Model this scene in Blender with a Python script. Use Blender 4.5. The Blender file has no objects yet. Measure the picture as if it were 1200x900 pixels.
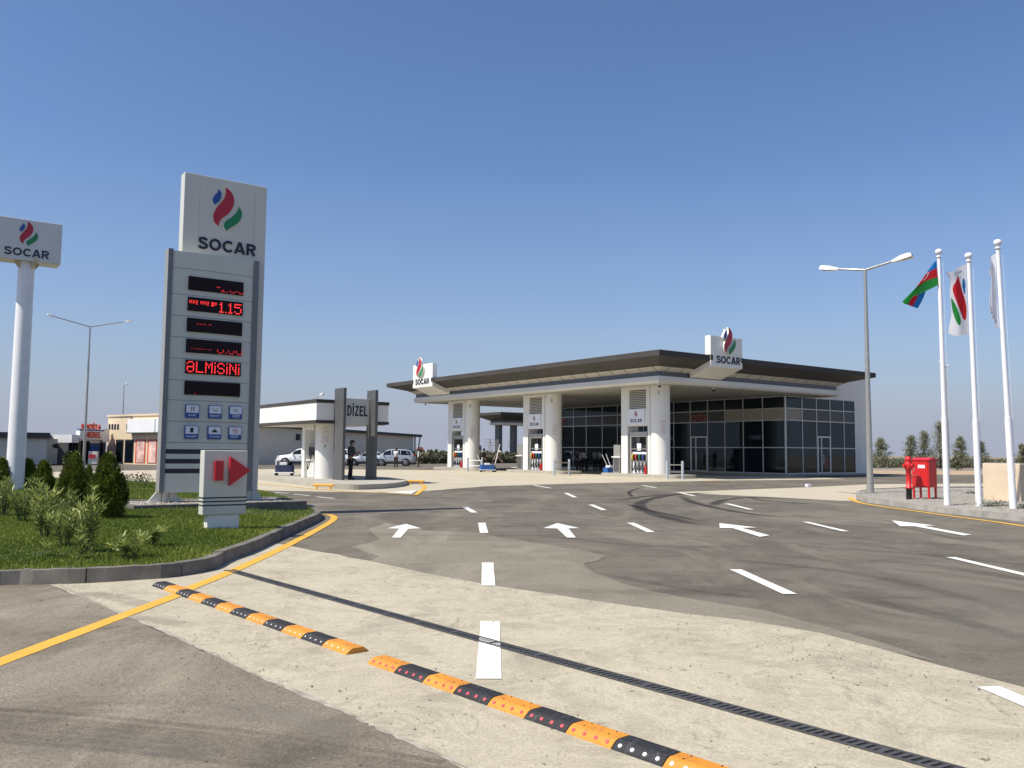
import bpy, bmesh, math, random
import numpy as np
from mathutils import Vector, Matrix

random.seed(7)
RNG = np.random.default_rng(11)
scene = bpy.context.scene
COL = scene.collection
PI = math.pi

# ------------------------------------------------------------------ camera model
CAM_H = 1.45
FPX, PITCH, ROLL, YAW = 1011.0, .0792, .00852, .63124
_c, _s = math.cos(PITCH), math.sin(PITCH)
FW = Vector((0, _c, _s)); _up0 = Vector((0, -_s, _c)); _ri0 = Vector((1, 0, 0))
RI = math.cos(ROLL) * _ri0 + math.sin(ROLL) * _up0
UPV = -math.sin(ROLL) * _ri0 + math.cos(ROLL) * _up0
AX = Vector((-math.sin(YAW), math.cos(YAW), 0))      # site axis running away to the left
BX = Vector((math.cos(YAW), math.sin(YAW), 0))       # site axis running away to the right
EYE = Vector((0, 0, CAM_H))

def ray(x, y): return FW + (x - 600) / FPX * RI - (y - 450) / FPX * UPV
def gp(x, y, z=0.0):
    """point of the photograph -> survey point at height z"""
    d = ray(x, y); return EYE + d * ((z - CAM_H) / d.z)
def at_depth(x, y, Y):
    d = ray(x, y); return EYE + d * (Y / d.y)
def online(x, y, O, d):
    R = ray(x, y); n = Vector((-d.y, d.x, 0)); t = (O - EYE).dot(n) / R.dot(n); return EYE + R * t
def W(u, v, z=0.0): return BX * u + AX * v + Vector((0, 0, z))
def U(P): return P.dot(BX)
def V(P): return P.dot(AX)

# ------------------------------------------------------------------ mesh builder
class MB:
    def __init__(s): s.v = []; s.f = []; s.m = []; s.sm = []
    def add(s, vs, fs, m=0, smooth=False):
        o = len(s.v); s.v += [tuple(p) for p in vs]
        for f in fs:
            s.f.append(tuple(i + o for i in f)); s.m.append(m); s.sm.append(smooth)
        return s
    def box(s, x0, x1, y0, y1, z0, z1, m=0):
        vs = [(x0, y0, z0), (x1, y0, z0), (x1, y1, z0), (x0, y1, z0), (x0, y0, z1), (x1, y0, z1), (x1, y1, z1), (x0, y1, z1)]
        return s.add(vs, [(3, 2, 1, 0), (4, 5, 6, 7), (0, 1, 5, 4), (1, 2, 6, 5), (2, 3, 7, 6), (3, 0, 4, 7)], m)
    def obox(s, c, ax, ay, az, hx, hy, hz, m=0):
        c = Vector(c); ax = Vector(ax).normalized(); ay = Vector(ay).normalized(); az = Vector(az).normalized()
        vs = [c + ax * (hx * i) + ay * (hy * j) + az * (hz * k) for k in (-1, 1) for (i, j) in ((-1, -1), (1, -1), (1, 1), (-1, 1))]
        return s.add(vs, [(3, 2, 1, 0), (4, 5, 6, 7), (0, 1, 5, 4), (1, 2, 6, 5), (2, 3, 7, 6), (3, 0, 4, 7)], m)
    def prism(s, poly, z0, z1, m=0, top=True, bottom=True, side=None):
        n = len(poly); vs = [(p[0], p[1], z0) for p in poly] + [(p[0], p[1], z1) for p in poly]
        fs = [(i, (i + 1) % n, n + (i + 1) % n, n + i) for i in range(n)]
        s.add(vs, fs, m if side is None else side)
        if top: s.add([(p[0], p[1], z1) for p in poly], [tuple(range(n))], m)
        if bottom: s.add([(p[0], p[1], z0) for p in poly], [tuple(reversed(range(n)))], m)
        return s
    def frame_prism(s, poly, O, X, Y, N, depth, m=0, back=True):
        """2-D outline extruded along N; (O,X,Y) is the drawing plane, outline lies at +depth"""
        O, X, Y, N = Vector(O), Vector(X), Vector(Y), Vector(N); n = len(poly)
        fr = [O + X * p[0] + Y * p[1] + N * depth for p in poly]; bk = [O + X * p[0] + Y * p[1] for p in poly]
        area = sum(poly[i][0] * poly[(i + 1) % n][1] - poly[(i + 1) % n][0] * poly[i][1] for i in range(n))
        idx = list(range(n)) if area > 0 else list(reversed(range(n)))
        s.add(fr, [tuple(idx)], m)
        fs = [(a, b, n + b, n + a) for a, b in zip(idx, idx[1:] + idx[:1])]
        s.add(bk + fr, fs, m)
        if back: s.add(bk, [tuple(reversed(idx))], m)
        return s
    def ring(s, c, ax, r, n):
        ax = Vector(ax).normalized(); t = Vector((0, 0, 1)) if abs(ax.z) < .9 else Vector((1, 0, 0))
        e1 = ax.cross(t).normalized(); e2 = ax.cross(e1)
        return [Vector(c) + (e1 * math.cos(2 * PI * k / n) + e2 * math.sin(2 * PI * k / n)) * r for k in range(n)]
    def cyl(s, p0, p1, r0, r1=None, n=16, m=0, caps=True, smooth=True):
        r1 = r0 if r1 is None else r1; p0, p1 = Vector(p0), Vector(p1); d = p1 - p0
        a = s.ring(p0, d, r0, n); b = s.ring(p1, d, r1, n)
        s.add(a + b, [(i, (i + 1) % n, n + (i + 1) % n, n + i) for i in range(n)], m, smooth)
        if caps: s.add(a, [tuple(reversed(range(n)))], m); s.add(b, [tuple(range(n))], m)
        return s
    def tube(s, pts, r, n=8, m=0, caps=True):
        pts = [Vector(p) for p in pts]; rings = []
        rr = r if isinstance(r, (list, tuple)) else [r] * len(pts)
        ref = None
        for i, p in enumerate(pts):
            d = (pts[min(i + 1, len(pts) - 1)] - pts[max(i - 1, 0)]).normalized()
            if ref is None:
                t = Vector((0, 0, 1)) if abs(d.z) < .9 else Vector((1, 0, 0)); ref = d.cross(t).normalized()
            ref = (ref - d * ref.dot(d)).normalized(); e2 = d.cross(ref)
            rings.append([p + (ref * math.cos(2 * PI * k / n) + e2 * math.sin(2 * PI * k / n)) * rr[i] for k in range(n)])
        vs = [q for g in rings for q in g]
        fs = [(j * n + k, j * n + (k + 1) % n, (j + 1) * n + (k + 1) % n, (j + 1) * n + k) for j in range(len(pts) - 1) for k in range(n)]
        s.add(vs, fs, m, True)
        if caps: s.add(rings[0], [tuple(reversed(range(n)))], m); s.add(rings[-1], [tuple(range(n))], m)
        return s
    def lathe(s, prof, c=(0, 0, 0), n=24, m=0, smooth=True):
        c = Vector(c); vs = [c + Vector((r * math.cos(2 * PI * k / n), r * math.sin(2 * PI * k / n), z)) for (r, z) in prof for k in range(n)]
        fs = [(j * n + k, j * n + (k + 1) % n, (j + 1) * n + (k + 1) % n, (j + 1) * n + k) for j in range(len(prof) - 1) for k in range(n)]
        return s.add(vs, fs, m, smooth)
    def ball(s, c, r, m=0, sc=(1, 1, 1), nu=14, nv=9):
        c = Vector(c); vs = []; 
        for j in range(nv + 1):
            th = PI * j / nv
            for k in range(nu):
                ph = 2 * PI * k / nu
                vs.append(c + Vector((r * sc[0] * math.sin(th) * math.cos(ph), r * sc[1] * math.sin(th) * math.sin(ph), r * sc[2] * math.cos(th))))
        fs = [(j * nu + k, (j + 1) * nu + k, (j + 1) * nu + (k + 1) % nu, j * nu + (k + 1) % nu) for j in range(nv) for k in range(nu)]
        return s.add(vs, fs, m, True)
    def xf(s, M):
        s.v = [tuple(M @ Vector(p)) for p in s.v]; return s
    def join(s, o, M=None):
        vs = o.v if M is None else [M @ Vector(p) for p in o.v]
        b = len(s.v); s.v += [tuple(p) for p in vs]; s.f += [tuple(i + b for i in f) for f in o.f]; s.m += o.m; s.sm += o.sm
        return s
    def build(s, name, mats, parent=None, off=(0, 0, 0), bevel=0, seg=2, rz=None, weld=False, angle=40):
        me = bpy.data.meshes.new(name)
        ox, oy, oz = off
        me.from_pydata([(x - ox, y - oy, z - oz) for x, y, z in s.v], [], s.f)
        mats = mats if isinstance(mats, (list, tuple)) else [mats]
        for k in mats: me.materials.append(k)
        me.polygons.foreach_set('material_index', s.m); me.polygons.foreach_set('use_smooth', s.sm)
        if weld:
            bm = bmesh.new(); bm.from_mesh(me); bmesh.ops.remove_doubles(bm, verts=bm.verts, dist=1e-4)
            bmesh.ops.recalc_face_normals(bm, faces=bm.faces); bm.to_mesh(me); bm.free()
        me.update()
        o = bpy.data.objects.new(name, me); COL.objects.link(o)
        if parent: o.parent = parent
        if bevel:
            b = o.modifiers.new('edge', 'BEVEL'); b.width = bevel; b.segments = seg; b.limit_method = 'ANGLE'; b.angle_limit = math.radians(35)
        return o

def tag(o, label=None, cat=None, group=None, kind=None):
    if label: o['label'] = label
    if cat: o['category'] = cat
    if group: o['group'] = group
    if kind: o['kind'] = kind
    return o
def thing(name, label, cat, loc=(0, 0, 0), rz=0.0, group=None):
    o = bpy.data.objects.new(name, None); COL.objects.link(o); o.empty_display_size = .2
    o.location = loc; o.rotation_euler = (0, 0, rz); return tag(o, label, cat, group)
def children(o): return [c for c in bpy.data.objects if c.parent == o]
def copy_tree(o, parent=None):
    kids = list(o.children)
    c = o.copy(); COL.objects.link(c)
    if parent: c.parent = parent
    for k in kids: copy_tree(k, c)
    return c

# ------------------------------------------------------------------ materials
def srgb(r, g, b):
    f = lambda c: (c / 255 / 12.92) if c / 255 <= .04045 else ((c / 255 + .055) / 1.055) ** 2.4
    return (f(r), f(g), f(b))
def newmat(name):
    m = bpy.data.materials.new(name); m.use_nodes = True
    nt = m.node_tree; b = nt.nodes['Principled BSDF']; return m, nt, b
def nd(nt, t, **kw):
    n = nt.nodes.new(t)
    for k, v in kw.items():
        if k in n.inputs: n.inputs[k].default_value = v
        else: setattr(n, k, v)
    return n
def noise(nt, scale, detail=5, rough=.55, coord='Object', sc=None, dist=0):
    tc = nd(nt, 'ShaderNodeTexCoord'); src = tc.outputs[coord]
    if sc:
        mp = nd(nt, 'ShaderNodeMapping'); mp.inputs['Scale'].default_value = sc; nt.links.new(src, mp.inputs['Vector']); src = mp.outputs['Vector']
    n = nd(nt, 'ShaderNodeTexNoise', Scale=scale, Detail=detail, Roughness=rough, Distortion=dist); nt.links.new(src, n.inputs['Vector'])
    return n.outputs['Fac']
def ramp(nt, fac, stops):
    r = nd(nt, 'ShaderNodeValToRGB'); e = r.color_ramp.elements
    while len(e) < len(stops): e.new(.5)
    for k, (p, c) in zip(e, stops): k.position = p; k.color = (*c[:3], 1) if len(c) >= 3 else (c[0],) * 3 + (1,)
    nt.links.new(fac, r.inputs['Fac']); return r.outputs['Color']
def mix(nt, fac, a, b, blend='MIX'):
    n = nd(nt, 'ShaderNodeMix', data_type='RGBA', blend_type=blend)
    for sock, val in ((0, fac), (6, a), (7, b)):
        if hasattr(val, 'links'): nt.links.new(val, n.inputs[sock])
        else: n.inputs[sock].default_value = (*val, 1) if isinstance(val, tuple) and len(val) == 3 else val
    return n.outputs[2]
def bump(nt, b, h, strength, dist=.01):
    n = nd(nt, 'ShaderNodeBump', Strength=strength, Distance=dist); nt.links.new(h, n.inputs['Height']); nt.links.new(n.outputs['Normal'], b.inputs['Normal'])
def M(name, col, rough=.55, metal=0.0, var=.1, scale=2.5, bstr=0, bscale=60, spec=.5, bdist=.004, streak=False):
    m, nt, b = newmat(name)
    f = noise(nt, scale, 6, .6, sc=(1, 1, .15) if streak else None)
    lo = tuple(c * (1 - var) for c in col); hi = tuple(min(1, c * (1 + var)) for c in col)
    nt.links.new(ramp(nt, f, [(.3, lo), (.7, hi)]), b.inputs['Base Color'])
    b.inputs['Roughness'].default_value = rough; b.inputs['Metallic'].default_value = metal; b.inputs['Specular IOR Level'].default_value = spec
    if bstr: bump(nt, b, noise(nt, bscale, 4), bstr, bdist)
    return m

MT = {}
MT['white'] = M('white_panel', (.79, .77, .71), .38, 0, .05, 1.3, streak=True)
MT['whitewall'] = M('white_render', (.86, .80, .70), .7, 0, .06, 1.2, .15, 90, streak=True)
MT['pillar'] = M('pillar_white', (.74, .73, .69), .5, 0, .05, 1.5, streak=True)
MT['signwhite'] = M('sign_white', (.60, .59, .52), .35, 0, .06, 1.0, streak=True)
MT['signface'] = M('sign_face', (.56, .57, .50), .38, 0, .06, 1.2, streak=True)
MT['signgrey'] = M('sign_grey', (.36, .355, .335), .4, .3, .06, 1.2, streak=True)
MT['darkstrip'] = M('dark_strip', (.17, .175, .185), .4, .3, .08, 2)
MT['fascia'] = M('fascia_silver', (.64, .63, .60), .35, .25, .05, .7, streak=True)
MT['roofedge'] = M('roof_edge_grey', (.068, .063, .058), .6, .0, .12, .5, spec=.12)
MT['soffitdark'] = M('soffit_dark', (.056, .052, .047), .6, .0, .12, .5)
MT['bandblue'] = M('band_slate', (.115, .125, .145), .45, .2, .1, .8)
MT['strip'] = M('strip_cream', (.55, .52, .46), .5, 0, .06, .8)
MT['soffit'] = M('soffit_white', (.44, .43, .385), .5, 0, .05, .8)
MT['seam'] = M('seam_dark', (.05, .05, .05), .7)
MT['alu'] = M('alu_frame', (.55, .55, .54), .35, .55, .06, 3)
MT['spandrel'] = M('spandrel_grey', (.045, .044, .042), .3, .1, .15, .6)
MT['louvre'] = M('louvre_grey', (.62, .58, .50), .5, .3, .1, 2)
MT['black'] = M('black_plastic', (.012, .012, .013), .45, 0, .2, 6)
MT['rubber'] = M('black_rubber', (.018, .018, .02), .8, 0, .35, 9, .5, 70)
MT['navy'] = M('navy_letter', (.008, .012, .035), .4, 0, .1, 4)
MT['stripe'] = M('stripe_dark', (.010, .014, .022), .45, 0, .15, 4)
MT['stripegreen'] = M('stripe_green', (.010, .03, .026), .45, 0, .15, 4)
MT['flameR'] = M('flame_red', (.42, .012, .03), .35, 0, .06, 3)
MT['flameB'] = M('flame_blue', (.01, .07, .30), .35, 0, .06, 3)
MT['flameG'] = M('flame_green', (.008, .20, .065), .35, 0, .06, 3)
MT['arrowred'] = M('arrow_red', (.55, .012, .022), .35, 0, .06, 3)
MT['signblue'] = M('sign_blue', (.012, .07, .30), .4, 0, .06, 4)
MT['paper'] = M('paper_white', (.75, .76, .80), .6, 0, .04, 4)
MT['display'] = M('led_display', (.012, .006, .008), .6, 0, .1, 8, spec=.2)
MT['darkgrey'] = M('dark_grey_clad', (.105, .105, .105), .45, .2, .1, 1.2, streak=True)
MT['steel'] = M('galvanised', (.42, .405, .37), .38, .6, .12, 8)
MT['postsilver'] = M('post_silver', (.50, .55, .60), .35, .4, .08, 6)
MT['polewhite'] = M('pole_white', (.80, .79, .80), .35, 0, .04, 2)
MT['red'] = M('paint_red', (.56, .018, .020), .4, 0, .1, 5)
MT['redtext'] = M('text_red', (.50, .20, .18), .6)
MT['cream'] = M('cream_render', (.62, .50, .36), .8, 0, .07, 2, .2, 120)
MT['shopcream'] = M('shop_cream', (.66, .53, .36), .8, 0, .06, .7)
MT['shopwhite'] = M('shop_white', (.76, .76, .76), .6, 0, .05, .7)
MT['grey_clad'] = M('shed_grey', (.68, .61, .50), .7, 0, .07, .5, .1, 8)
MT['darkroof'] = M('roof_dark', (.06, .06, .065), .7, 0, .1, .5)
MT['hutred'] = M('hut_red', (.25, .085, .06), .8, 0, .15, 1)
MT['shopred'] = M('poster_red', (.60, .07, .04), .6, 0, .2, 2)
MT['kerb'] = M('kerb_stone', (.30, .28, .25), .85, 0, .28, 2.2, .5, 50)
MT['kerbdark'] = M('kerb_basalt', (.150, .136, .114), .8, 0, .35, 3.0, .5, 50)
MT['yellow'] = M('road_yellow', (.72, .40, .035), .65, 0, .16, 5, .3, 120)
MT['bumpyellow'] = M('bump_orange', (.66, .265, .025), .6, 0, .22, 14, .5, 90)
MT['guard'] = M('guard_yellow', (.74, .38, .05), .45, 0, .1, 6)
def scuff_mat(name, col, scuff, rough):
    m, nt, b = newmat(name); a = noise(nt, 9, 7, .75, sc=(1, .35, 1), dist=1.5); f = noise(nt, 55, 4, .7); g = noise(nt, 2.5, 4); sp = noise(nt, 30, 6, .8, dist=1)
    c = ramp(nt, g, [(.3, tuple(x * .82 for x in col)), (.7, tuple(min(1, x * 1.12) for x in col))])
    c = mix(nt, ramp(nt, a, [(.55, (0,) * 3), (.66, (.62,) * 3)]), c, scuff)
    c = mix(nt, ramp(nt, sp, [(.60, (0,) * 3), (.67, (.55,) * 3)]), c, tuple(x * .7 for x in scuff))
    nt.links.new(c, b.inputs['Base Color']); b.inputs['Roughness'].default_value = rough; bump(nt, b, f, .5, .003); return m
MT['bumpyellow'] = scuff_mat('bump_orange_worn', (.64, .26, .028), (.20, .11, .05), .6)
MT['rubber_worn'] = scuff_mat('bump_black_worn', (.020, .020, .023), (.11, .105, .10), .75)
MT['reddot'] = M('reflector_red', (.60, .10, .11), .3, 0, .15, 30)
MT['whitedot'] = M('reflector_white', (.78, .78, .80), .3, 0, .08, 30)
MT['skin'] = M('skin', (.28, .165, .11), .55, 0, .08, 12)
MT['hair'] = M('hair_black', (.012, .010, .009), .6)
MT['cloth_black'] = M('cloth_black', (.012, .012, .014), .85, 0, .2, 8)
MT['cloth_char'] = M('cloth_charcoal', (.05, .052, .056), .85, 0, .2, 8)
MT['cloth_white'] = M('cloth_white', (.62, .63, .66), .85, 0, .1, 8)
MT['cloth_pale'] = M('cloth_pale_blue', (.36, .38, .42), .85, 0, .1, 8)
MT['cloth_brown'] = M('cloth_brown', (.045, .035, .032), .85, 0, .2, 8)
MT['cloth_tan'] = M('cloth_tan', (.16, .13, .09), .85, 0, .2, 8)
MT['cap_white'] = M('cap_white', (.75, .72, .70), .8)
MT['carwhite'] = M('car_white', (.78, .78, .77), .22, 0, .03, 2)
MT['carsilver'] = M('car_silver', (.50, .52, .55), .25, .45, .04, 2)
MT['cargrey'] = M('car_grey', (.11, .115, .12), .25, .3, .05, 2)
MT['tyre'] = M('tyre', (.02, .02, .02), .85)
MT['rim'] = M('rim_alloy', (.42, .42, .43), .3, .7, .1, 6)
MT['lampred'] = M('tail_red', (.35, .02, .02), .25)
MT['lampclear'] = M('lamp_clear', (.6, .62, .65), .15, .2)
MT['bluetub'] = M('tub_blue', (.02, .10, .33), .45, 0, .1, 5)
MT['darkblue'] = M('cloth_navy', (.03, .04, .10), .8, 0, .1, 5)
MT['nozY'] = M('nozzle_yellow', (.70, .42, .02), .4)
MT['nozR'] = M('nozzle_red', (.55, .04, .03), .4)
MT['nozG'] = M('nozzle_green', (.01, .16, .08), .4)
MT['nozB'] = M('nozzle_blue', (.02, .08, .30), .4)
MT['bark'] = M('bark', (.12, .085, .06), .9, 0, .25, 10, .5, 40)

def thin_cloth(name, col):
    m, nt, b = newmat(name); b.inputs['Base Color'].default_value = (*col, 1); b.inputs['Roughness'].default_value = .7; b.inputs['Specular IOR Level'].default_value = .2
    tr = nd(nt, 'ShaderNodeBsdfTranslucent'); tr.inputs['Color'].default_value = (*col, 1)
    mx = nd(nt, 'ShaderNodeMixShader', Fac=.6); nt.links.new(b.outputs[0], mx.inputs[1]); nt.links.new(tr.outputs[0], mx.inputs[2]); nt.links.new(mx.outputs[0], nt.nodes['Material Output'].inputs['Surface']); return m
MT['flagB'] = thin_cloth('flag_blue', (.02, .20, .52)); MT['flagR'] = thin_cloth('flag_red', (.66, .025, .035)); MT['flagG'] = thin_cloth('flag_green', (.03, .30, .06)); MT['flagW'] = thin_cloth('flag_white', (.90, .90, .92))
def glass_mat(name, col, ior=1.75, rough=.03):
    m, nt, b = newmat(name)
    oi = nd(nt, 'ShaderNodeObjectInfo')
    nt.links.new(mix(nt, oi.outputs['Random'], tuple(c * .65 for c in col), tuple(c * 1.35 for c in col)), b.inputs['Base Color'])
    b.inputs['Roughness'].default_value = rough; b.inputs['IOR'].default_value = ior; b.inputs['Specular Tint'].default_value = (.72, .92, 1.0, 1)
    bump(nt, b, noise(nt, .9, 1), .05, .02); return m
MT['glass'] = glass_mat('tinted_glass', (.006, .010, .015), 1.44, .035)
MT['carglass'] = glass_mat('car_glass', (.012, .014, .016), 1.5)
def emit_mat(name, col, st):
    m, nt, b = newmat(name); b.inputs['Base Color'].default_value = (*col, 1)
    b.inputs['Emission Color'].default_value = (*col, 1); b.inputs['Emission Strength'].default_value = st; return m
MT['led'] = emit_mat('led_red', (1.0, .035, .035), 1.1)
MT['leddim'] = emit_mat('led_red_dim', (.9, .03, .04), .35)

def paint_mat(name, col, wear):
    m, nt, b = newmat(name)
    f = noise(nt, 38, 6, .7); g = noise(nt, 3, 3)
    k = ramp(nt, f, [(.0, (.3,) * 3), (wear, (.75,) * 3), (wear + .1, (1, 1, 1))])
    nt.links.new(mix(nt, k, tuple(c * .45 for c in col), ramp(nt, g, [(.3, tuple(c * .86 for c in col)), (.7, col)])), b.inputs['Base Color'])
    b.inputs['Roughness'].default_value = .7; bump(nt, b, f, .25, .004); return m
MT['roadwhite'] = paint_mat('road_white', (.80, .775, .70), .37)
MT['roadyellow'] = paint_mat('road_yellow_paint', (.70, .39, .045), .36)

def asphalt_mat(name, base, dust, dark, amount=.5):
    m, nt, b = newmat(name)
    big = noise(nt, .16, 7, .62, dist=.6); mid = noise(nt, .9, 7, .68, dist=.8); streak = noise(nt, .8, 7, .72, sc=(.75, .25, 1), dist=.9); smear = noise(nt, .35, 6, .7, sc=(.35, 1.3, 1), dist=1.2); fine = noise(nt, 85, 4, .7); gr = noise(nt, 260, 2, .5); mot = noise(nt, 14, 6, .75)
    c = mix(nt, ramp(nt, big, [(.38, (0,) * 3), (.62, (1,) * 3)]), base, dust)
    c = mix(nt, ramp(nt, mid, [(.46, (0,) * 3), (.66, (amount,) * 3)]), c, dark)
    c = mix(nt, ramp(nt, streak, [(.50, (0,) * 3), (.64, (.65,) * 3)]), c, tuple(min(1, d * 1.25) for d in dust))
    c = mix(nt, ramp(nt, smear, [(.53, (0,) * 3), (.64, (.55,) * 3)]), c, tuple(d * .92 for d in dark))
    c = mix(nt, ramp(nt, mot, [(.57, (0,) * 3), (.66, (.5,) * 3)]), c, tuple(d * .62 for d in dark))
    c = mix(nt, .6, c, ramp(nt, mot, [(.3, (.72,) * 3), (.5, (1,) * 3), (.7, (1.22,) * 3)]), 'MULTIPLY')
    c = mix(nt, .75, c, ramp(nt, fine, [(.3, (.45,) * 3), (.5, (1.0,) * 3), (.7, (1.55,) * 3)]), 'MULTIPLY')
    c = mix(nt, .5, c, ramp(nt, gr, [(.3, (.5,) * 3), (.7, (1.5,) * 3)]), 'MULTIPLY')
    nt.links.new(c, b.inputs['Base Color']); b.inputs['Roughness'].default_value = .9; b.inputs['Specular IOR Level'].default_value = .25
    bump(nt, b, fine, .7, .008); return m
MT['asphalt'] = asphalt_mat('asphalt', (.124, .107, .0835), (.182, .160, .126), (.083, .071, .056), .7)
MT['asphaltnear'] = asphalt_mat('asphalt_near', (.194, .163, .122), (.250, .213, .162), (.126, .106, .079), .8)
MT['asphaltdust'] = asphalt_mat('asphalt_dusty', (.200, .177, .134), (.245, .218, .166), (.145, .128, .097), .6)
MT['asphaltfar'] = asphalt_mat('asphalt_far', (.10, .092, .080), (.135, .126, .110), (.08, .073, .062), .5)

def concrete_mat(name, base, light, dark, k=1.0):
    m, nt, b = newmat(name)
    big = noise(nt, .22, 6, .6, dist=.4); mid = noise(nt, 1.3, 8, .72, dist=.8); fine = noise(nt, 60, 5, .7); pit = noise(nt, 9, 6, .78); st = noise(nt, 2.6, 8, .78, sc=(1, .5, 1), dist=1.4); vein = noise(nt, .9, 8, .7, dist=2.2); gr = noise(nt, 240, 2, .5)
    c = mix(nt, ramp(nt, big, [(.38, (0,) * 3), (.62, (1,) * 3)]), base, light)
    c = mix(nt, ramp(nt, mid, [(.48, (0,) * 3), (.66, (.7 * k,) * 3)]), c, dark)
    c = mix(nt, ramp(nt, vein, [(.46, (0,) * 3), (.495, (.5 * k,) * 3), (.53, (0,) * 3)]), c, tuple(min(1, d * 1.18) for d in light))
    c = mix(nt, ramp(nt, st, [(.58, (0,) * 3), (.66, (.6 * k,) * 3)]), c, tuple(d * .74 for d in dark))
    c = mix(nt, ramp(nt, pit, [(.615, (0,) * 3), (.66, (.85 * k,) * 3)]), c, tuple(d * .42 for d in dark))
    c = mix(nt, .6, c, ramp(nt, fine, [(.3, (.6,) * 3), (.5, (1,) * 3), (.7, (1.32,) * 3)]), 'MULTIPLY')
    c = mix(nt, .35, c, ramp(nt, gr, [(.3, (.6,) * 3), (.7, (1.35,) * 3)]), 'MULTIPLY')
    nt.links.new(c, b.inputs['Base Color']); b.inputs['Roughness'].default_value = .88; b.inputs['Specular IOR Level'].default_value = .25
    bump(nt, b, fine, .6, .006); return m
MT['concrete'] = concrete_mat('concrete', (.385, .340, .252), (.455, .405, .302), (.262, .232, .174))
MT['apron'] = concrete_mat('apron_concrete', (.445, .392, .292), (.485, .428, .320), (.37, .325, .245), .5)
MT['island'] = concrete_mat('island_concrete', (.36, .335, .28), (.41, .385, .325), (.27, .25, .21), .6)

def soil_mat():
    m, nt, b = newmat('dry_field')
    a = noise(nt, .05, 6, .6); f = noise(nt, 1.4, 6, .7)
    c = mix(nt, ramp(nt, a, [(.4, (0,) * 3), (.6, (1,) * 3)]), (.22, .175, .125), (.29, .25, .19))
    c = mix(nt, ramp(nt, f, [(.5, (0,) * 3), (.7, (.6,) * 3)]), c, (.14, .13, .075))
    nt.links.new(c, b.inputs['Base Color']); b.inputs['Roughness'].default_value = .95; bump(nt, b, f, .6, .05); return m
MT['soil'] = soil_mat()
def gravel_mat():
    m, nt, b = newmat('gravel')
    tc = nd(nt, 'ShaderNodeTexCoord'); vo = nd(nt, 'ShaderNodeTexVoronoi', Scale=55); nt.links.new(tc.outputs['Object'], vo.inputs['Vector'])
    sp = nd(nt, 'ShaderNodeSeparateColor'); nt.links.new(vo.outputs['Color'], sp.inputs['Color'])
    c = ramp(nt, sp.outputs[0], [(0, (.27, .245, .205)), (.4, (.36, .33, .28)), (.8, (.43, .395, .34)), (1, (.54, .50, .43))])
    c = mix(nt, ramp(nt, vo.outputs['Distance'], [(.40, (0,) * 3), (.68, (.6,) * 3)]), c, (.17, .155, .13))
    c = mix(nt, .35, c, ramp(nt, noise(nt, 1.2, 5), [(.3, (.7,) * 3), (.7, (1.2,) * 3)]), 'MULTIPLY')
    nt.links.new(c, b.inputs['Base Color']); b.inputs['Roughness'].default_value = .9
    n = nd(nt, 'ShaderNodeBump', Strength=.7, Distance=.012, invert=True); nt.links.new(vo.outputs['Distance'], n.inputs['Height']); nt.links.new(n.outputs['Normal'], b.inputs['Normal']); return m
MT['gravel'] = gravel_mat()
def leaf_mat(name, a, b_, trans=.35, rough=.5):
    """leaf colour varies leaf by leaf through the 'tint' attribute"""
    m, nt, b = newmat(name)
    at = nd(nt, 'ShaderNodeAttribute', attribute_name='tint')
    c = ramp(nt, at.outputs['Fac'], [(0, a), (1, b_)])
    nt.links.new(c, b.inputs['Base Color']); b.inputs['Roughness'].default_value = rough; b.inputs['Specular IOR Level'].default_value = .3
    tr = nd(nt, 'ShaderNodeBsdfTranslucent'); nt.links.new(c, tr.inputs['Color'])
    mx = nd(nt, 'ShaderNodeMixShader', Fac=trans); nt.links.new(b.outputs[0], mx.inputs[1]); nt.links.new(tr.outputs[0], mx.inputs[2])
    nt.links.new(mx.outputs[0], nt.nodes['Material Output'].inputs['Surface']); return m
MT['grass'] = leaf_mat('grass_blades', (.105, .158, .020), (.290, .325, .058), .32)
MT['lawnsoil'] = M('lawn_base', (.055, .070, .018), .95, 0, .35, 6, .5, 40)
MT['thuja'] = leaf_mat('thuja_leaf', (.036, .066, .010), (.185, .215, .034), .3)
MT['oleander'] = leaf_mat('oleander_leaf', (.075, .12, .025), (.42, .46, .13), .3, .4)
MT['pine'] = leaf_mat('pine_leaf', (.10, .115, .060), (.36, .36, .22), .3)
MT['scrub'] = leaf_mat('scrub_leaf', (.075, .082, .048), (.17, .165, .10), .2)
MT['bush'] = leaf_mat('bush_leaf', (.045, .065, .022), (.12, .14, .05), .2)

def np_mesh(name, verts, faces, mats, tint=None, parent=None, loc=None):
    """faces: (n,3) or (n,4) array; tint: one value per face"""
    me = bpy.data.meshes.new(name); n, k = faces.shape
    me.vertices.add(len(verts)); me.vertices.foreach_set('co', np.asarray(verts, np.float32).ravel())
    me.loops.add(n * k); me.loops.foreach_set('vertex_index', faces.astype(np.int32).ravel())
    me.polygons.add(n); me.polygons.foreach_set('loop_start', np.arange(0, n * k, k, dtype=np.int32))
    me.update(calc_edges=True)
    if tint is not None:
        at = me.attributes.new('tint', 'FLOAT', 'FACE'); at.data.foreach_set('value', np.asarray(tint, np.float32))
    for m in (mats if isinstance(mats, (list, tuple)) else [mats]): me.materials.append(m)
    me.validate()
    o = bpy.data.objects.new(name, me); COL.objects.link(o)
    if parent: o.parent = parent
    if loc is not None: o.location = loc
    return o

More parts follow.
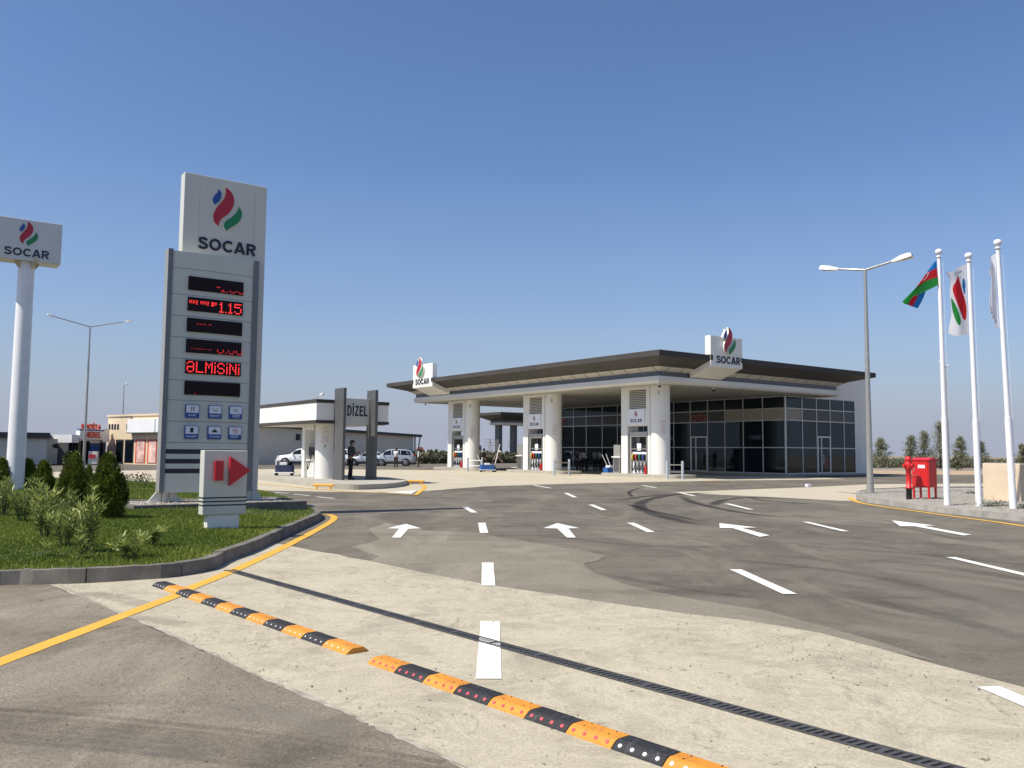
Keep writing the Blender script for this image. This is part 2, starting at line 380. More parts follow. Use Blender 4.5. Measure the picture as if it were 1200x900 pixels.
# ------------------------------------------------------------------ lettering and the flame emblem
def text_geo(s, bold=.0, space=1.0):
    cu = bpy.data.curves.new('letters', 'FONT'); cu.body = s; cu.size = 1; cu.offset = bold; cu.resolution_u = 3; cu.space_character = space
    o = bpy.data.objects.new('letters', cu); COL.objects.link(o)
    bpy.context.view_layer.update()
    me = bpy.data.meshes.new_from_object(o.evaluated_get(bpy.context.evaluated_depsgraph_get()))
    vs = [tuple(v.co) for v in me.vertices]; fs = [tuple(p.vertices) for p in me.polygons]
    bpy.data.objects.remove(o); bpy.data.meshes.remove(me); bpy.data.curves.remove(cu)
    return vs, fs
def add_text(mb, s, O, X, Y, N, width=None, height=None, depth=.01, m=0, bold=.0, center=True, space=1.0):
    """flat letters of the given size standing 'depth' proud of the plane (O,X,Y), with sides"""
    vs, fs = text_geo(s, bold, space)
    if not vs: return
    xs = [v[0] for v in vs]; ys = [v[1] for v in vs]; x0, x1, y0, y1 = min(xs), max(xs), min(ys), max(ys)
    kx = width / (x1 - x0) if width else None; ky = height / (y1 - y0) if height else None
    kx = kx or ky; ky = ky or kx
    O, X, Y, N = Vector(O), Vector(X), Vector(Y), Vector(N)
    cx = (x0 + x1) / 2 if center else x0; cy = (y0 + y1) / 2 if center else y0
    P = [O + X * ((v[0] - cx) * kx) + Y * ((v[1] - cy) * ky) for v in vs]; F = [p + N * depth for p in P]
    mb.add(F, fs, m)
    cnt = {}
    for f in fs:
        for a, b in zip(f, f[1:] + f[:1]): cnt[(a, b)] = cnt.get((a, b), 0) + 1
    n = len(P); side = [(a, b, n + b, n + a) for (a, b) in cnt if (b, a) not in cnt]
    mb.add(P + F, [(q[1], q[0], q[3], q[2]) for q in side] if False else side, m)
def cat_curve(pts, n=6, closed_at=()):
    out = []; N = len(pts)
    for i in range(N):
        p0, p1, p2, p3 = pts[i - 1], pts[i], pts[(i + 1) % N], pts[(i + 2) % N]
        if i in closed_at: p0 = p1
        if (i + 1) % N in closed_at: p3 = p2
        for k in range(n):
            t = k / n
            out.append(tuple(.5 * ((2 * p1[d]) + (-p0[d] + p2[d]) * t + (2 * p0[d] - 5 * p1[d] + 4 * p2[d] - p3[d]) * t * t + (-p0[d] + 3 * p1[d] - 3 * p2[d] + p3[d]) * t ** 3) for d in (0, 1)))
    return out
_FL = dict(   # outlines read off the emblem, y down, tips at index 0 and 'tip'
    B=([(648, 240), (678, 282), (668, 335), (645, 365), (622, 382), (604, 345), (614, 308), (640, 275)], (0, 4)),
    R=([(705, 218), (762, 268), (790, 335), (778, 405), (740, 462), (690, 500), (668, 535), (662, 572), (625, 535), (612, 478), (632, 420), (668, 372), (700, 325), (712, 270)], (0, 7)),
    G=([(828, 390), (855, 432), (858, 480), (836, 530), (790, 568), (750, 590), (733, 612), (712, 585), (706, 550), (726, 518), (766, 490), (806, 450), (826, 418)], (0, 6)))
def flame(key):
    pts, tips = _FL[key]
    q = [((x - 730) / 396, -((y - .165 * (x - 605)) - 395) / 396) for x, y in pts]
    return cat_curve(q, 5, tips)
def emblem(parent, O, X, Y, N, h, depth, rim=None, dim=''):
    """the three flames, each its own part, h = overall height"""
    O, X, Y, N = Vector(O), Vector(X), Vector(Y), Vector(N)
    for k in 'BRG':
        mb = MB(); mats = [MT['flame' + k]]
        p = [(x * h, y * h) for x, y in flame(k)]
        if rim:
            mats.append(MT['white']); cx = sum(a for a, _ in p) / len(p); cy = sum(b for _, b in p) / len(p)
            mb.frame_prism(p, O, X, Y, N, depth, 1); mb.frame_prism([(cx + (a - cx) * .985, cy + (b - cy) * .985) for a, b in p], O + N * depth, X, Y, N, .004, 0, back=False)
        else: mb.frame_prism(p, O, X, Y, N, depth, 0, back=False)
        mb.build({'B': 'blue_flame', 'R': 'red_flame', 'G': 'green_flame'}[k], mats, parent)
def socar(parent, O, X, Y, N, width, height, depth=.012):
    mb = MB(); block_text(mb, 'SOCAR', O, X, Y, N, width, height, depth); return mb.build('lettering', MT['navy'], parent)
Z = Vector((0, 0, 1))
def _arc(cx, cy, rx, ry, a0, a1, n=18): return [(cx + rx * math.cos(math.radians(a0 + (a1 - a0) * k / n)), cy + ry * math.sin(math.radians(a0 + (a1 - a0) * k / n))) for k in range(n + 1)]
def _spl(p): return [(q.x, q.y) for q in smooth_path([(x, y, 0) for x, y in p], 4)]
def glyphs(t):
    h = t / 2
    return {
        'S': (.74, lambda: [_spl([(.66, .76), (.54, .89), (.36, 1 - h), (.16, .87), (.09, .72), (.18, .59), (.38, .51), (.58, .43), (.67, .28), (.58, .13), (.37, h), (.17, .11), (.05, .25)])]),
        'O': (.96, lambda: [_arc(.48, .5, .48 - h, .5 - h, 90, 450, 32)]),
        'C': (.86, lambda: [_arc(.48, .5, .48 - h, .5 - h, 42, 318, 26)]),
        'A': (.90, lambda: [[(h * .9, 0), (.45 - h * .15, 1)], [(.90 - h * .9, 0), (.45 + h * .15, 1)], [(.20, .27), (.70, .27)]]),
        'R': (.76, lambda: [[(h, 0), (h, 1)], [(h, 1 - h), (.42, 1 - h)] + _arc(.42, .70, .26, .30 - h, 80, -80, 12) + [(.42, .40 + h), (h, .40 + h)], [(.40, .44), (.68, 0)]]),
        'D': (.62, lambda: [[(h, 0), (h, 1)], [(h, 1 - h), (.28, 1 - h)] + _arc(.26, .62, .36 - h, .38 - h, 80, 0, 8) + _arc(.26, .38, .36 - h, .38 - h, 0, -80, 8) + [(.28, h), (h, h)]]),
        'İ': (.22, lambda: [[(.11, 0), (.11, 1)], [(.11, 1.08), (.11, 1.08 + t * .8)]]),
        'Z': (.56, lambda: [[(.02, 1 - h), (.54, 1 - h)], [(.46, 1 - t * .6), (.10, t * .6)], [(.02, h), (.54, h)]]),
        'E': (.52, lambda: [[(h, 0), (h, 1)], [(h, 1 - h), (.52, 1 - h)], [(h, .52), (.47, .52)], [(h, h), (.52, h)]]),
        'L': (.50, lambda: [[(h, 0), (h, 1)], [(h, h), (.50, h)]])}
def block_text(mb, s, O, X, Y, N, width, height, depth, m=0, t=.19, gap=.13):
    """heavy even stroke lettering, each stroke a raised bar"""
    G = glyphs(t); tot = sum(G[c][0] for c in s) + gap * (len(s) - 1); kx = width / tot; ky = height; x = -tot / 2; O, X, Y, N = Vector(O), Vector(X), Vector(Y), Vector(N); lev = 0
    for c in s:
        for st in G[c][1]():
            P = [Vector((p[0] + x, p[1] - .5, 0)) for p in st]; closed = (P[0] - P[-1]).length < 1e-3; n = len(P); L_, R_ = [], []
            for i in range(n):
                a = P[i - 1] if i else (P[-2] if closed else P[0]); b = P[i + 1] if i < n - 1 else (P[1] if closed else P[-1])
                d = (b - a).normalized(); q = Vector((-d.y, d.x, 0)) * (t / 2); L_.append(P[i] + q); R_.append(P[i] - q)
            d_ = depth + .0006 * (lev % 4); lev += 1
            f = lambda p, e: O + X * (p.x * kx) + Y * (p.y * ky) + N * e
            vs = [f(p, d_) for p in L_] + [f(p, d_) for p in R_] + [f(p, 0) for p in L_] + [f(p, 0) for p in R_]
            fs = [(n + i, n + i + 1, i + 1, i) for i in range(n - 1)] + [(i, i + 1, 2 * n + i + 1, 2 * n + i) for i in range(n - 1)] + [(n + i + 1, n + i, 3 * n + i, 3 * n + i + 1) for i in range(n - 1)] + [(0, 2 * n, 3 * n, n), (n - 1, 2 * n - 1, 4 * n - 1, 3 * n - 1)]
            mb.add(vs, fs, m)
        x += G[c][0] + gap

# ================================================================== THE GROUND
def rough_poly(pts, step=.5, jit=.0, seed=1):
    r = random.Random(seed); out = []
    for (a, b) in zip(pts, pts[1:] + pts[:1]):
        L = math.hypot(b[0] - a[0], b[1] - a[1]); n = max(1, min(60, int(L / step)))
        for k in range(n):
            t = k / n; j = jit if k else 0
            out.append((a[0] + (b[0] - a[0]) * t + r.uniform(-j, j), a[1] + (b[1] - a[1]) * t + r.uniform(-j, j)))
    return out
def sheet(name, pts, z, mat, jit=0, step=.5, seed=1, kind='structure'):
    p = [(q[0], q[1]) for q in pts]
    if jit: p = rough_poly(p, step, jit, seed)
    a = sum(p[i][0] * p[(i + 1) % len(p)][1] - p[(i + 1) % len(p)][0] * p[i][1] for i in range(len(p)))
    if a < 0: p.reverse()
    mb = MB(); mb.add([(x, y, z) for x, y in p], [tuple(range(len(p)))]); o = mb.build(name, mat); o['kind'] = kind; return o
def px(*pts, z=0.0): return [gp(x, y, z) for x, y in pts]
def smooth_path(pts, n=6):
    P = [Vector(p) for p in pts]; out = []
    for i in range(len(P) - 1):
        p0, p1, p2, p3 = P[max(i - 1, 0)], P[i], P[i + 1], P[min(i + 2, len(P) - 1)]
        for k in range(n):
            t = k / n; out.append(.5 * ((2 * p1) + (-p0 + p2) * t + (2 * p0 - 5 * p1 + 4 * p2 - p3) * t * t + (-p0 + 3 * p1 - 3 * p2 + p3) * t ** 3))
    return out + [P[-1]]
def ribbon(name, pts, w, z, mat, kind='structure', jit=.004, taper=False):
    P = [Vector((p[0], p[1], 0)) for p in pts]; vs = []; n = len(P); r = random.Random(len(P))
    for i, p in enumerate(P):
        d = (P[min(i + 1, n - 1)] - P[max(i - 1, 0)]).normalized(); q = Vector((-d.y, d.x, 0))
        ww = w * (math.sin(PI * (i + .3) / (n - .4)) ** .5 if taper else 1)
        vs += [p + q * (ww / 2 + r.uniform(-jit, jit)) + Vector((0, 0, z)), p - q * (ww / 2 + r.uniform(-jit, jit)) + Vector((0, 0, z))]
    mb = MB(); mb.add(vs, [(2 * i, 2 * i + 1, 2 * i + 3, 2 * i + 2) for i in range(n - 1)]); o = mb.build(name, mat); o['kind'] = kind; return o

sheet('ground', [(-2500, -60), (2500, -60), (2500, 4000), (-2500, 4000)], -.03, MT['soil'])
sheet('asphalt_road', [(-160, -12), (70, -12), (70, 40), (62, 60), (45, 67), (24, 70), (24, 118), (-10, 128), (-70, 132), (-160, 140)], 0, MT['asphalt'])
# the near carriageway below the concrete crossing
near_edge = px((-400, 560), (-60, 650), (60, 686), (136, 718), (204, 747), (259, 773), (337, 809), (412, 840), (446, 857), (520, 890), (640, 945), (900, 1120))
far_edge = px((1500, 890), (1330, 840), (1200, 806), (1100, 780), (1040, 763), (960, 742), (870, 727), (800, 719), (720, 708), (650, 697), (575, 686), (520, 676), (430, 657), (345, 641), (300, 632), (200, 615), (-300, 560))
sheet('concrete_crossing', near_edge + far_edge, .004, MT['concrete'], .03, .35, 3)
nr = px((-60, 651), (60, 686), (136, 718), (204, 747), (259, 773), (337, 809), (412, 840), (446, 857), (520, 890), (640, 945), (900, 1120))
sheet('near_road', [(p[0], p[1]) for p in nr] + [(3, -8), (-30, -8), (-40, 12)], .006, MT['asphaltnear'], .03, .3, 5)
sheet('dusty_asphalt', px((575, 688), (520, 678), (430, 659), (446, 652), (411, 641), (430, 637), (445, 632), (432, 620), (452, 613), (500, 622), (560, 624), (600, 632), (640, 638), (680, 644), (707, 651), (700, 657), (683, 661), (692, 670), (730, 684), (800, 700), (900, 716), (960, 733), (1040, 755), (1100, 776), (1040, 764), (960, 744), (870, 729), (720, 710)), .0025, MT['asphaltdust'], .04, .4, 8)
# forecourt slab in light concrete
sheet('forecourt', px((-30, 556), (100, 552), (345, 549.5), (520, 551), (610, 551.5)) + [W(51, 70), W(51, 36.5), W(48, 30.8)] + px((915, 562.5), (840, 563.3), (760, 565), (690, 566.3), (640, 567.7), (570, 570), (500, 575.3), (440, 577), (380, 576.3), (300, 574.6), (200, 571), (-30, 566)), .004, MT['apron'], .05, 1.2, 4)
sheet('driveway', px((786, 577), (850, 574.6), (950, 571), (1020, 567.5), (1200, 566.5), (1400, 566), (1400, 580), (1200, 580), (1012, 580), (1003, 587), (985, 587), (930, 584)), .004, MT['apron'], .04, .8, 6)
sheet('dirt_verge', px((1018, 557), (1100, 556.4), (1250, 556), (1500, 556), (1500, 551.5), (1020, 551.5)), -.02, M('orange_dirt', (.40, .29, .18), .95, 0, .3, .5, .4, 3), .4, 3, 6)
sheet('street_pavement', px((-200, 551.5), (-200, 546), (60, 547), (130, 546.5), (300, 545.6), (300, 543.8), (130, 544), (-200, 542.5)), .004, MT['asphaltfar'], 0)

# ---- painted markings
def dash(p0, p1, w=.15, name='lane_dash'): return ribbon(name, [gp(*p0) + (gp(*p1) - gp(*p0)) * t for t in (0, .2, .4, .6, .8, 1)], w, .009, MT['roadwhite'])
for p0, p1, w in [((574.5, 729), (573, 797), .165), ((571.5, 660), (572.5, 687), .15), ((564.5, 613), (567.5, 625), .15), ((545, 594.6), (556, 601), .15), ((626, 569), (645, 572.2), .15), ((663, 578), (674, 583), .15),
                  ((692.5, 591.7), (708, 598), .15), ((739, 613), (763, 624), .15), ((753, 569), (769, 571.8), .15), ((796, 577.4), (814, 581.4), .15), ((851.5, 590.4), (880.5, 597.4), .15), ((862, 668), (926, 697), .15),
                  ((944, 612), (991, 623), .14), ((1114, 653.5), (1218, 678), .14), ((1158, 806), (1250, 844), .15), ((300, 575.6), (312, 576.4), .12), ((321, 577.2), (338, 578.4), .12), ((344, 579.4), (363, 581), .12), ((371, 582.4), (392, 584.4), .12), ((525, 560.5), (545, 562), .12), ((560, 561.2), (590, 563.2), .12)]:
    dash(p0, p1, w)
for pts in ([(476, 614.5), (493.5, 619.9), (478.8, 620.3), (469.4, 630.8), (459.2, 630.8), (467.6, 620.2), (453.3, 619.9)],
            [(653, 613.6), (679, 619.6), (666, 619.9), (674.8, 630.7), (664.6, 630.7), (653, 620), (637, 619.6)],
            [(843, 613.6), (887, 618.8), (869, 619.2), (902, 628.2), (890.5, 629.8), (859, 619.6), (843.5, 619.2)],
            [(1045, 610.4), (1096, 616.4), (1082, 616.8), (1138.5, 627.3), (1129, 628.2), (1071.5, 617.3), (1055, 617.2)]):
    sheet('lane_arrow', px(*pts), .012, MT['roadwhite'])
ribbon('yellow_line', smooth_path(px((-120, 824), (0, 777), (100, 739), (200, 701), (225, 689), (260, 675), (300, 657.5), (340, 638), (370, 622), (388, 611.5), (391.5, 606.5), (386, 603.6), (378, 602.8))), .145, .009, MT['roadyellow'])
ribbon('yellow_line', smooth_path(px((995, 583), (1002, 587.3), (1011, 590), (1032, 593.6), (1070, 598.8), (1117, 605.4), (1167, 612), (1200, 617), (1300, 632))), .17, .009, MT['roadyellow'])
ribbon('yellow_line', smooth_path(px((300, 567.5), (340, 570.5), (400, 576), (440, 577.6), (484, 580.2), (487.5, 579.6), (493, 575.6), (498, 571.5), (495, 568))), .16, .012, MT['roadyellow'])
ribbon('yellow_line', px((826, 564.3), (840, 564.9)), .2, .012, MT['roadyellow'])
sheet('hatched_paint', px((447, 577), (465, 576.6), (489, 574.9), (482, 579)), .010, MT['roadwhite'])

# ---- tyre marks left on the asphalt
def stain(pts, w, z, taper=True, mat='tyremark', soft=1.0):
    P = [Vector((p[0], p[1], 0)) for p in pts]; n = len(P); r = random.Random(n * 7 + int(w * 1000)); vs = []; fd = []
    for i, p in enumerate(P):
        d = (P[min(i + 1, n - 1)] - P[max(i - 1, 0)]).normalized(); q = Vector((-d.y, d.x, 0)); e = min(1, 5 * min(i, n - 1 - i) / n) if taper else 1
        for k, a in ((-1, 0), (-.45, 1), (.45, 1), (1, 0)): vs.append(p + q * (w * .5 * k * r.uniform(.85, 1.15)) + Vector((0, 0, z))); fd.append(a * e)
    mb = MB(); mb.add(vs, [(4 * i + k, 4 * i + k + 1, 4 * i + k + 5, 4 * i + k + 4) for i in range(n - 1) for k in range(3)]); o = mb.build('tyre_mark', MT[mat]); o['kind'] = 'structure'
    at = o.data.attributes.new('fade', 'FLOAT', 'POINT'); at.data.foreach_set('value', fd); return o
def tyre_mat(name='tyre_mark', alpha=1.0, col=(.028, .025, .021)):
    m, nt, b = newmat(name); b.inputs['Base Color'].default_value = (*col, 1); b.inputs['Roughness'].default_value = .85
    f = noise(nt, 1.6, 6, .7); g = noise(nt, 45, 4, .7); at = nd(nt, 'ShaderNodeAttribute', attribute_name='fade')
    a = mix(nt, .6, ramp(nt, f, [(.30, (.30,) * 3), (.58, (1,) * 3)]), ramp(nt, g, [(.36, (.1,) * 3), (.6, (1,) * 3)]), 'MULTIPLY')
    a = mix(nt, 1.0, a, at.outputs['Color'], 'MULTIPLY')
    sc_ = nd(nt, 'ShaderNodeMath', operation='MULTIPLY'); sc_.inputs[1].default_value = alpha; nt.links.new(a, sc_.inputs[0]); nt.links.new(sc_.outputs[0], b.inputs['Alpha']); return m
MT['tyremark'] = tyre_mat(); MT['tyrefaint'] = tyre_mat('tyre_faint', .25); MT['dustmark'] = tyre_mat('dust_streak', .42, (.27, .245, .20))
for pts, w in [([(723, 587), (760, 581.5), (800, 579), (830, 578)], .22), ([(836, 577), (790, 580), (757, 586.5), (750, 595), (765, 602), (800, 611), (830, 616)], .26),
               ([(797, 580.5), (810, 588), (835, 594.5), (870, 601), (920, 607)], .22), ([(834, 593), (845, 587), (870, 583.5), (905, 582.5)], .24), ([(876, 583), (900, 587), (960, 591)], .2),
               ([(735, 591), (760, 598), (830, 613)], .14), ([(741, 583), (738, 576), (755, 571)], .12), ([(980, 576), (1040, 583)], .12)]:
    stain(smooth_path(px(*pts), 8), w * 1.7, .008)
for dy, w in ((0, .10), (7, .12), (14, .09), (22, .13), (-8, .08), (30, .08)):
    stain(smooth_path(px((-60, 838 + dy), (0, 841 + dy), (100, 848 + dy), (200, 858 + dy), (300, 869 + dy), (400, 884 + dy), (520, 905 + dy * 1.2)), 10), w, .010, False, 'tyrefaint')
for pts, w in (([(980, 655), (1100, 664), (1260, 690)], .35), ([(960, 642), (1080, 650), (1250, 668)], .25), ([(840, 655), (1000, 672), (1180, 712)], .3), ([(420, 600), (520, 606), (640, 607)], .3), ([(520, 583), (700, 587)], .3), ([(640, 628), (760, 640), (900, 640)], .3), ([(700, 672), (800, 690), (900, 704)], .2), ([(1000, 700), (1100, 722), (1240, 760)], .35), ([(900, 604), (1020, 612), (1160, 640)], .25)):
    stain(smooth_path(px(*pts), 10), w, .007, True, 'tyrefaint')
for pts, w in (([(930, 632), (1060, 650), (1200, 690)], .6), ([(1010, 660), (1130, 690), (1240, 725)], .7), ([(960, 676), (1080, 700), (1200, 730)], .4), ([(620, 600), (740, 615), (860, 640)], .5), ([(1090, 720), (1180, 745), (1260, 765)], .5), ([(860, 628), (960, 640), (1060, 655)], .3)):
    stain(smooth_path(px(*pts), 10), w, .0065, True, 'dustmark')
for pts, w in (([(60, 726), (150, 724), (230, 735)], .25), ([(30, 705), (110, 697), (180, 712)], .3), ([(230, 830), (340, 842), (430, 870)], .3), ([(0, 880), (120, 872), (260, 890)], .3)):
    stain(smooth_path(px(*pts), 10), w, .0085, True, 'dustmark')
ribbon('concrete_lip', smooth_path(px((66, 684), (136, 716.5), (204, 745.5), (259, 771.5), (337, 807.5), (412, 838.5), (446, 855.5), (520, 888), (600, 926)), 8), .034, .0075, M('cement_lip', (.345, .312, .245), .9, 0, .35, 9, .5, 60), jit=.014)
ribbon('concrete_lip', smooth_path(px((640, 638), (680, 644), (707, 651), (700, 657), (683, 661), (692, 670), (730, 684)), 6), .032, .0045, MT['asphaltdust'], jit=.014)
ribbon('concrete_lip', smooth_path(px((560, 624), (600, 632), (640, 638)), 6), .03, .0045, MT['asphaltdust'], jit=.012)

# ---- kerbs
def offset_in(P, d):
    n = len(P); out = []
    for i in range(n):
        a, b, c = P[i - 1], P[i], P[(i + 1) % n]
        d1 = (b - a).normalized(); d2 = (c - b).normalized(); n1 = Vector((-d1.y, d1.x, 0)); n2 = Vector((-d2.y, d2.x, 0)); q = n1 + n2
        q = q / max(.3, q.dot(q) / 2) if q.length > 1e-6 else n1
        out.append(b + q * d)
    return out
def resample(P, step):
    out = []
    for a, b in zip(P, P[1:] + P[:1]):
        n = max(1, int(round((b - a).length / step)))
        out += [a + (b - a) * (k / n) for k in range(n)]
    return out
def ccw(P):
    a = sum(P[i].x * P[(i + 1) % len(P)].y - P[(i + 1) % len(P)].x * P[i].y for i in range(len(P)))
    return list(reversed(P)) if a < 0 else P
def kerb_ring(name, P, w, h, mat, stone=1.0, kind='structure'):
    P = ccw(P); I = offset_in(P, w); B = offset_in(P, .03); mb = MB(); n = len(P); r = random.Random(3); acc = 0
    for i in range(n):
        j = (i + 1) % n; L = (P[j] - P[i]).length
        a0, a1, b0, b1, c0, c1 = P[i], P[j], I[i], I[j], B[i], B[j]
        acc += L; gap = 0
        if acc >= stone: acc = 0; gap = min(.3, .012 / max(L, .02))
        t1 = 1 - gap; l = lambda p, q: p + (q - p) * t1
        hz = h + r.uniform(-.004, .004)
        q = [a0, c0, b0, b0 * 1, l(a0, a1), l(c0, c1), l(b0, b1), l(b0, b1)]
        zz = [-.02, hz, hz, -.02]
        vs = [Vector((q[k].x, q[k].y, zz[k % 4])) for k in range(8)]
        # add a small chamfer between face and top
        mb.add(vs, [(0, 4, 5, 1), (1, 5, 6, 2), (2, 6, 7, 3), (3, 2, 1, 0), (4, 7, 6, 5)])
    o = mb.build(name, mat); o['kind'] = kind; return o, P, I
grass_front = px((-700, 715), (-200, 699), (0, 687), (37, 686), (101, 684), (165, 680), (200, 677.5), (240, 671), (256, 666), (270, 658), (300, 647), (332, 631), (360, 618), (374, 611), (377.5, 607), (372, 602))
tip = grass_front[-1]
grass_back = px((352, 592), (320, 582), (280, 576), (240, 572), (200, 570), (150, 567), (100, 564.5), (0, 562), (-200, 560))
gf = smooth_path(grass_front, 3) + smooth_path(grass_back, 2)
gf = [Vector((p.x, p.y, 0)) for p in gf]
_, GP, GI = kerb_ring('kerb', gf, .16, .155, MT['kerbdark'])
isl_front = px((1300, 623), (1200, 611.8), (1167, 608), (1117, 602.6), (1070, 596.8), (1032, 591), (1010, 587.6), (1002.5, 583.5), (1004, 579.5))
isl_back = px((1020, 577), (1060, 575), (1120, 574), (1200, 573.4), (1300, 573))
ri_poly = [Vector((p.x, p.y, 0)) for p in smooth_path(isl_front, 3) + isl_back]
_, RP, RIi = kerb_ring('kerb', ri_poly, .16, .15, MT['kerb'])

def poly_dist(P, X, Y):
    """signed distance to polygon, positive inside (numpy)"""
    n = len(P); inside = np.zeros(X.shape, bool); dmin = np.full(X.shape, 1e9)
    for i in range(n):
        ax, ay, bx, by = P[i].x, P[i].y, P[(i + 1) % n].x, P[(i + 1) % n].y
        cond = ((ay > Y) != (by > Y)) & (X < (bx - ax) * (Y - ay) / ((by - ay) if abs(by - ay) > 1e-9 else 1e-9) + ax); inside ^= cond
        dx, dy = bx - ax, by - ay; L = dx * dx + dy * dy + 1e-12; t = np.clip(((X - ax) * dx + (Y - ay) * dy) / L, 0, 1)
        dmin = np.minimum(dmin, np.hypot(X - ax - t * dx, Y - ay - t * dy))
    return np.where(inside, dmin, -dmin)
def mound_z(d, base, rise, run): 
    t = np.clip((d - .1) / run, 0, 1); return np.where(d < .06, -.15, base + rise * (t * t * (3 - 2 * t)))
def mound(name, P, x0, x1, y0, y1, step, base, rise, run, mat, rough=0):
    xs = np.arange(x0, x1, step); ys = np.arange(y0, y1, step); X, Y = np.meshgrid(xs, ys); d = poly_dist(P, X, Y)
    Zz = mound_z(d, base, rise, run) + RNG.uniform(-rough, rough, X.shape) * (d > .2)
    ny, nx = X.shape; idx = np.arange(nx * ny).reshape(ny, nx)
    q = np.stack([idx[:-1, :-1], idx[:-1, 1:], idx[1:, 1:], idx[1:, :-1]], -1).reshape(-1, 4)
    keep = (d.ravel()[q].max(1) > .06) & (d.ravel()[q].min(1) > -step * .5); q = q[keep]
    o = np_mesh(name, np.stack([X, Y, Zz], -1).reshape(-1, 3), q, mat); o['kind'] = 'structure'
    o.data.polygons.foreach_set('use_smooth', np.ones(len(q), bool)); return o
G_BASE, G_RISE, G_RUN = .13, .13, 3.0
mound('lawn', GP, -26, -3, 8.5, 36, .14, G_BASE, G_RISE, G_RUN, MT['lawnsoil'], .012)
def lawn_z(x, y): return float(mound_z(poly_dist(GP, np.array([float(x)]), np.array([float(y)])), G_BASE, G_RISE, G_RUN)[0])
mound('gravel_bed', RP, 11, 26, 18, 36, .16, .125, .03, 1.2, MT['gravel'], .012)

# ---- grass: blades, nobody could count them
def grass_blades(n, x0, x1, y0, y1, hmin, hmax, avoid):
    x = RNG.uniform(x0, x1, n); y = RNG.uniform(y0, y1, n); d = poly_dist(GP, x, y)
    k = (d > .13) & (np.abs(x) < y * .64 + .6)
    for (ax, ay, bx, by) in avoid: k &= ~((x > ax) & (x < bx) & (y > ay) & (y < by))
    sg = np.array([S0.x, S0.y]); lu = (x - sg[0]) * BX.x + (y - sg[1]) * BX.y; lv = (x - sg[0]) * AX.x + (y - sg[1]) * AX.y
    k &= ~((lu > -1.80) & (lu < 1.87) & (lv > -1.32) & (lv < .86))
    x, y, d = x[k], y[k], d[k]; z = mound_z(d, G_BASE, G_RISE, G_RUN); n = len(x)
    patch = (np.sin(x * 1.3 + 2 * np.sin(y * .9)) + np.sin(y * 2.1 + x * .7)) * .25 + .5
    h = RNG.uniform(hmin, hmax, n) * (.75 + .5 * patch); w = RNG.uniform(.005, .010, n) * (1 + y / 22); a = RNG.uniform(0, 2 * PI, n); lean = RNG.uniform(.1, .8, n) * h; la = RNG.uniform(0, 2 * PI, n)
    ca, sa = np.cos(a) * w, np.sin(a) * w
    v = np.empty((n, 3, 3)); v[:, 0] = np.stack([x - ca, y - sa, z - .01], -1); v[:, 1] = np.stack([x + ca, y + sa, z - .01], -1); v[:, 2] = np.stack([x + np.cos(la) * lean, y + np.sin(la) * lean, z + h], -1)
    dry = np.clip(1.1 - d * 1.4, 0, 1) * RNG.uniform(0, 1, n)
    t = np.clip(patch * .45 + RNG.uniform(-.25, .45, n) + dry * .5, 0, 1)
    return v.reshape(-1, 3), np.arange(n * 3).reshape(-1, 3), t
S0 = gp(240, 587, .32)
gv = [grass_blades(210000, -14, -3.2, 9, 17, .022, .055, []), grass_blades(120000, -22, -3.2, 16, 34, .03, .065, [])]
off = 0; VV, FF, TT = [], [], []
for v, f, t in gv: VV.append(v); FF.append(f + off); TT.append(t); off += len(v)
tag(np_mesh('grass', np.concatenate(VV), np.concatenate(FF), MT['grass'], np.concatenate(TT)), 'short mown green grass of the kerbed lawn', 'grass', kind='stuff')

# ---- loose stones on the gravel
def stones(name, P, n, x0, x1, y0, y1, zf, smin, smax, mats):
    x = RNG.uniform(x0, x1, n); y = RNG.uniform(y0, y1, n); d = poly_dist(P, x, y); k = d > .15; x, y, d = x[k], y[k], d[k]; n = len(x)
    base = np.array([(1, 0, 0), (-1, 0, 0), (0, 1, 0), (0, -1, 0), (0, 0, 1), (0, 0, -1)], float)
    fc = np.array([(0, 2, 4), (2, 1, 4), (1, 3, 4), (3, 0, 4), (2, 0, 5), (1, 2, 5), (3, 1, 5), (0, 3, 5)])
    s = RNG.uniform(smin, smax, n)[:, None, None] * RNG.uniform(.6, 1.3, (n, 6, 1)); a = RNG.uniform(0, 2 * PI, n); ca, sa = np.cos(a), np.sin(a)
    v = base[None] * s * np.array([1, .8, .6]); vx = v[..., 0] * ca[:, None] - v[..., 1] * sa[:, None]; vy = v[..., 0] * sa[:, None] + v[..., 1] * ca[:, None]
    z = zf(d)
    v = np.stack([vx + x[:, None], vy + y[:, None], v[..., 2] + z[:, None]], -1).reshape(-1, 3)
    f = (fc[None] + (np.arange(n) * 6)[:, None, None]).reshape(-1, 3)
    return np_mesh(name, v, f, mats, RNG.uniform(0, 1, n).repeat(8))
def stone_mat():
    m, nt, b = newmat('pebble'); at = nd(nt, 'ShaderNodeAttribute', attribute_name='tint')
    nt.links.new(ramp(nt, at.outputs['Fac'], [(0, (.22, .20, .165)), (.5, (.36, .33, .28)), (1, (.52, .48, .41))]), b.inputs['Base Color']); b.inputs['Roughness'].default_value = .9; return m
MT['pebble'] = stone_mat()
tag(stones('loose_gravel', RP, 12000, 12, 21, 18, 33, lambda d: mound_z(d, .125, .03, 1.2) + .008, .008, .022, MT['pebble']), 'loose grey gravel filling the kerbed island', 'gravel', kind='stuff')

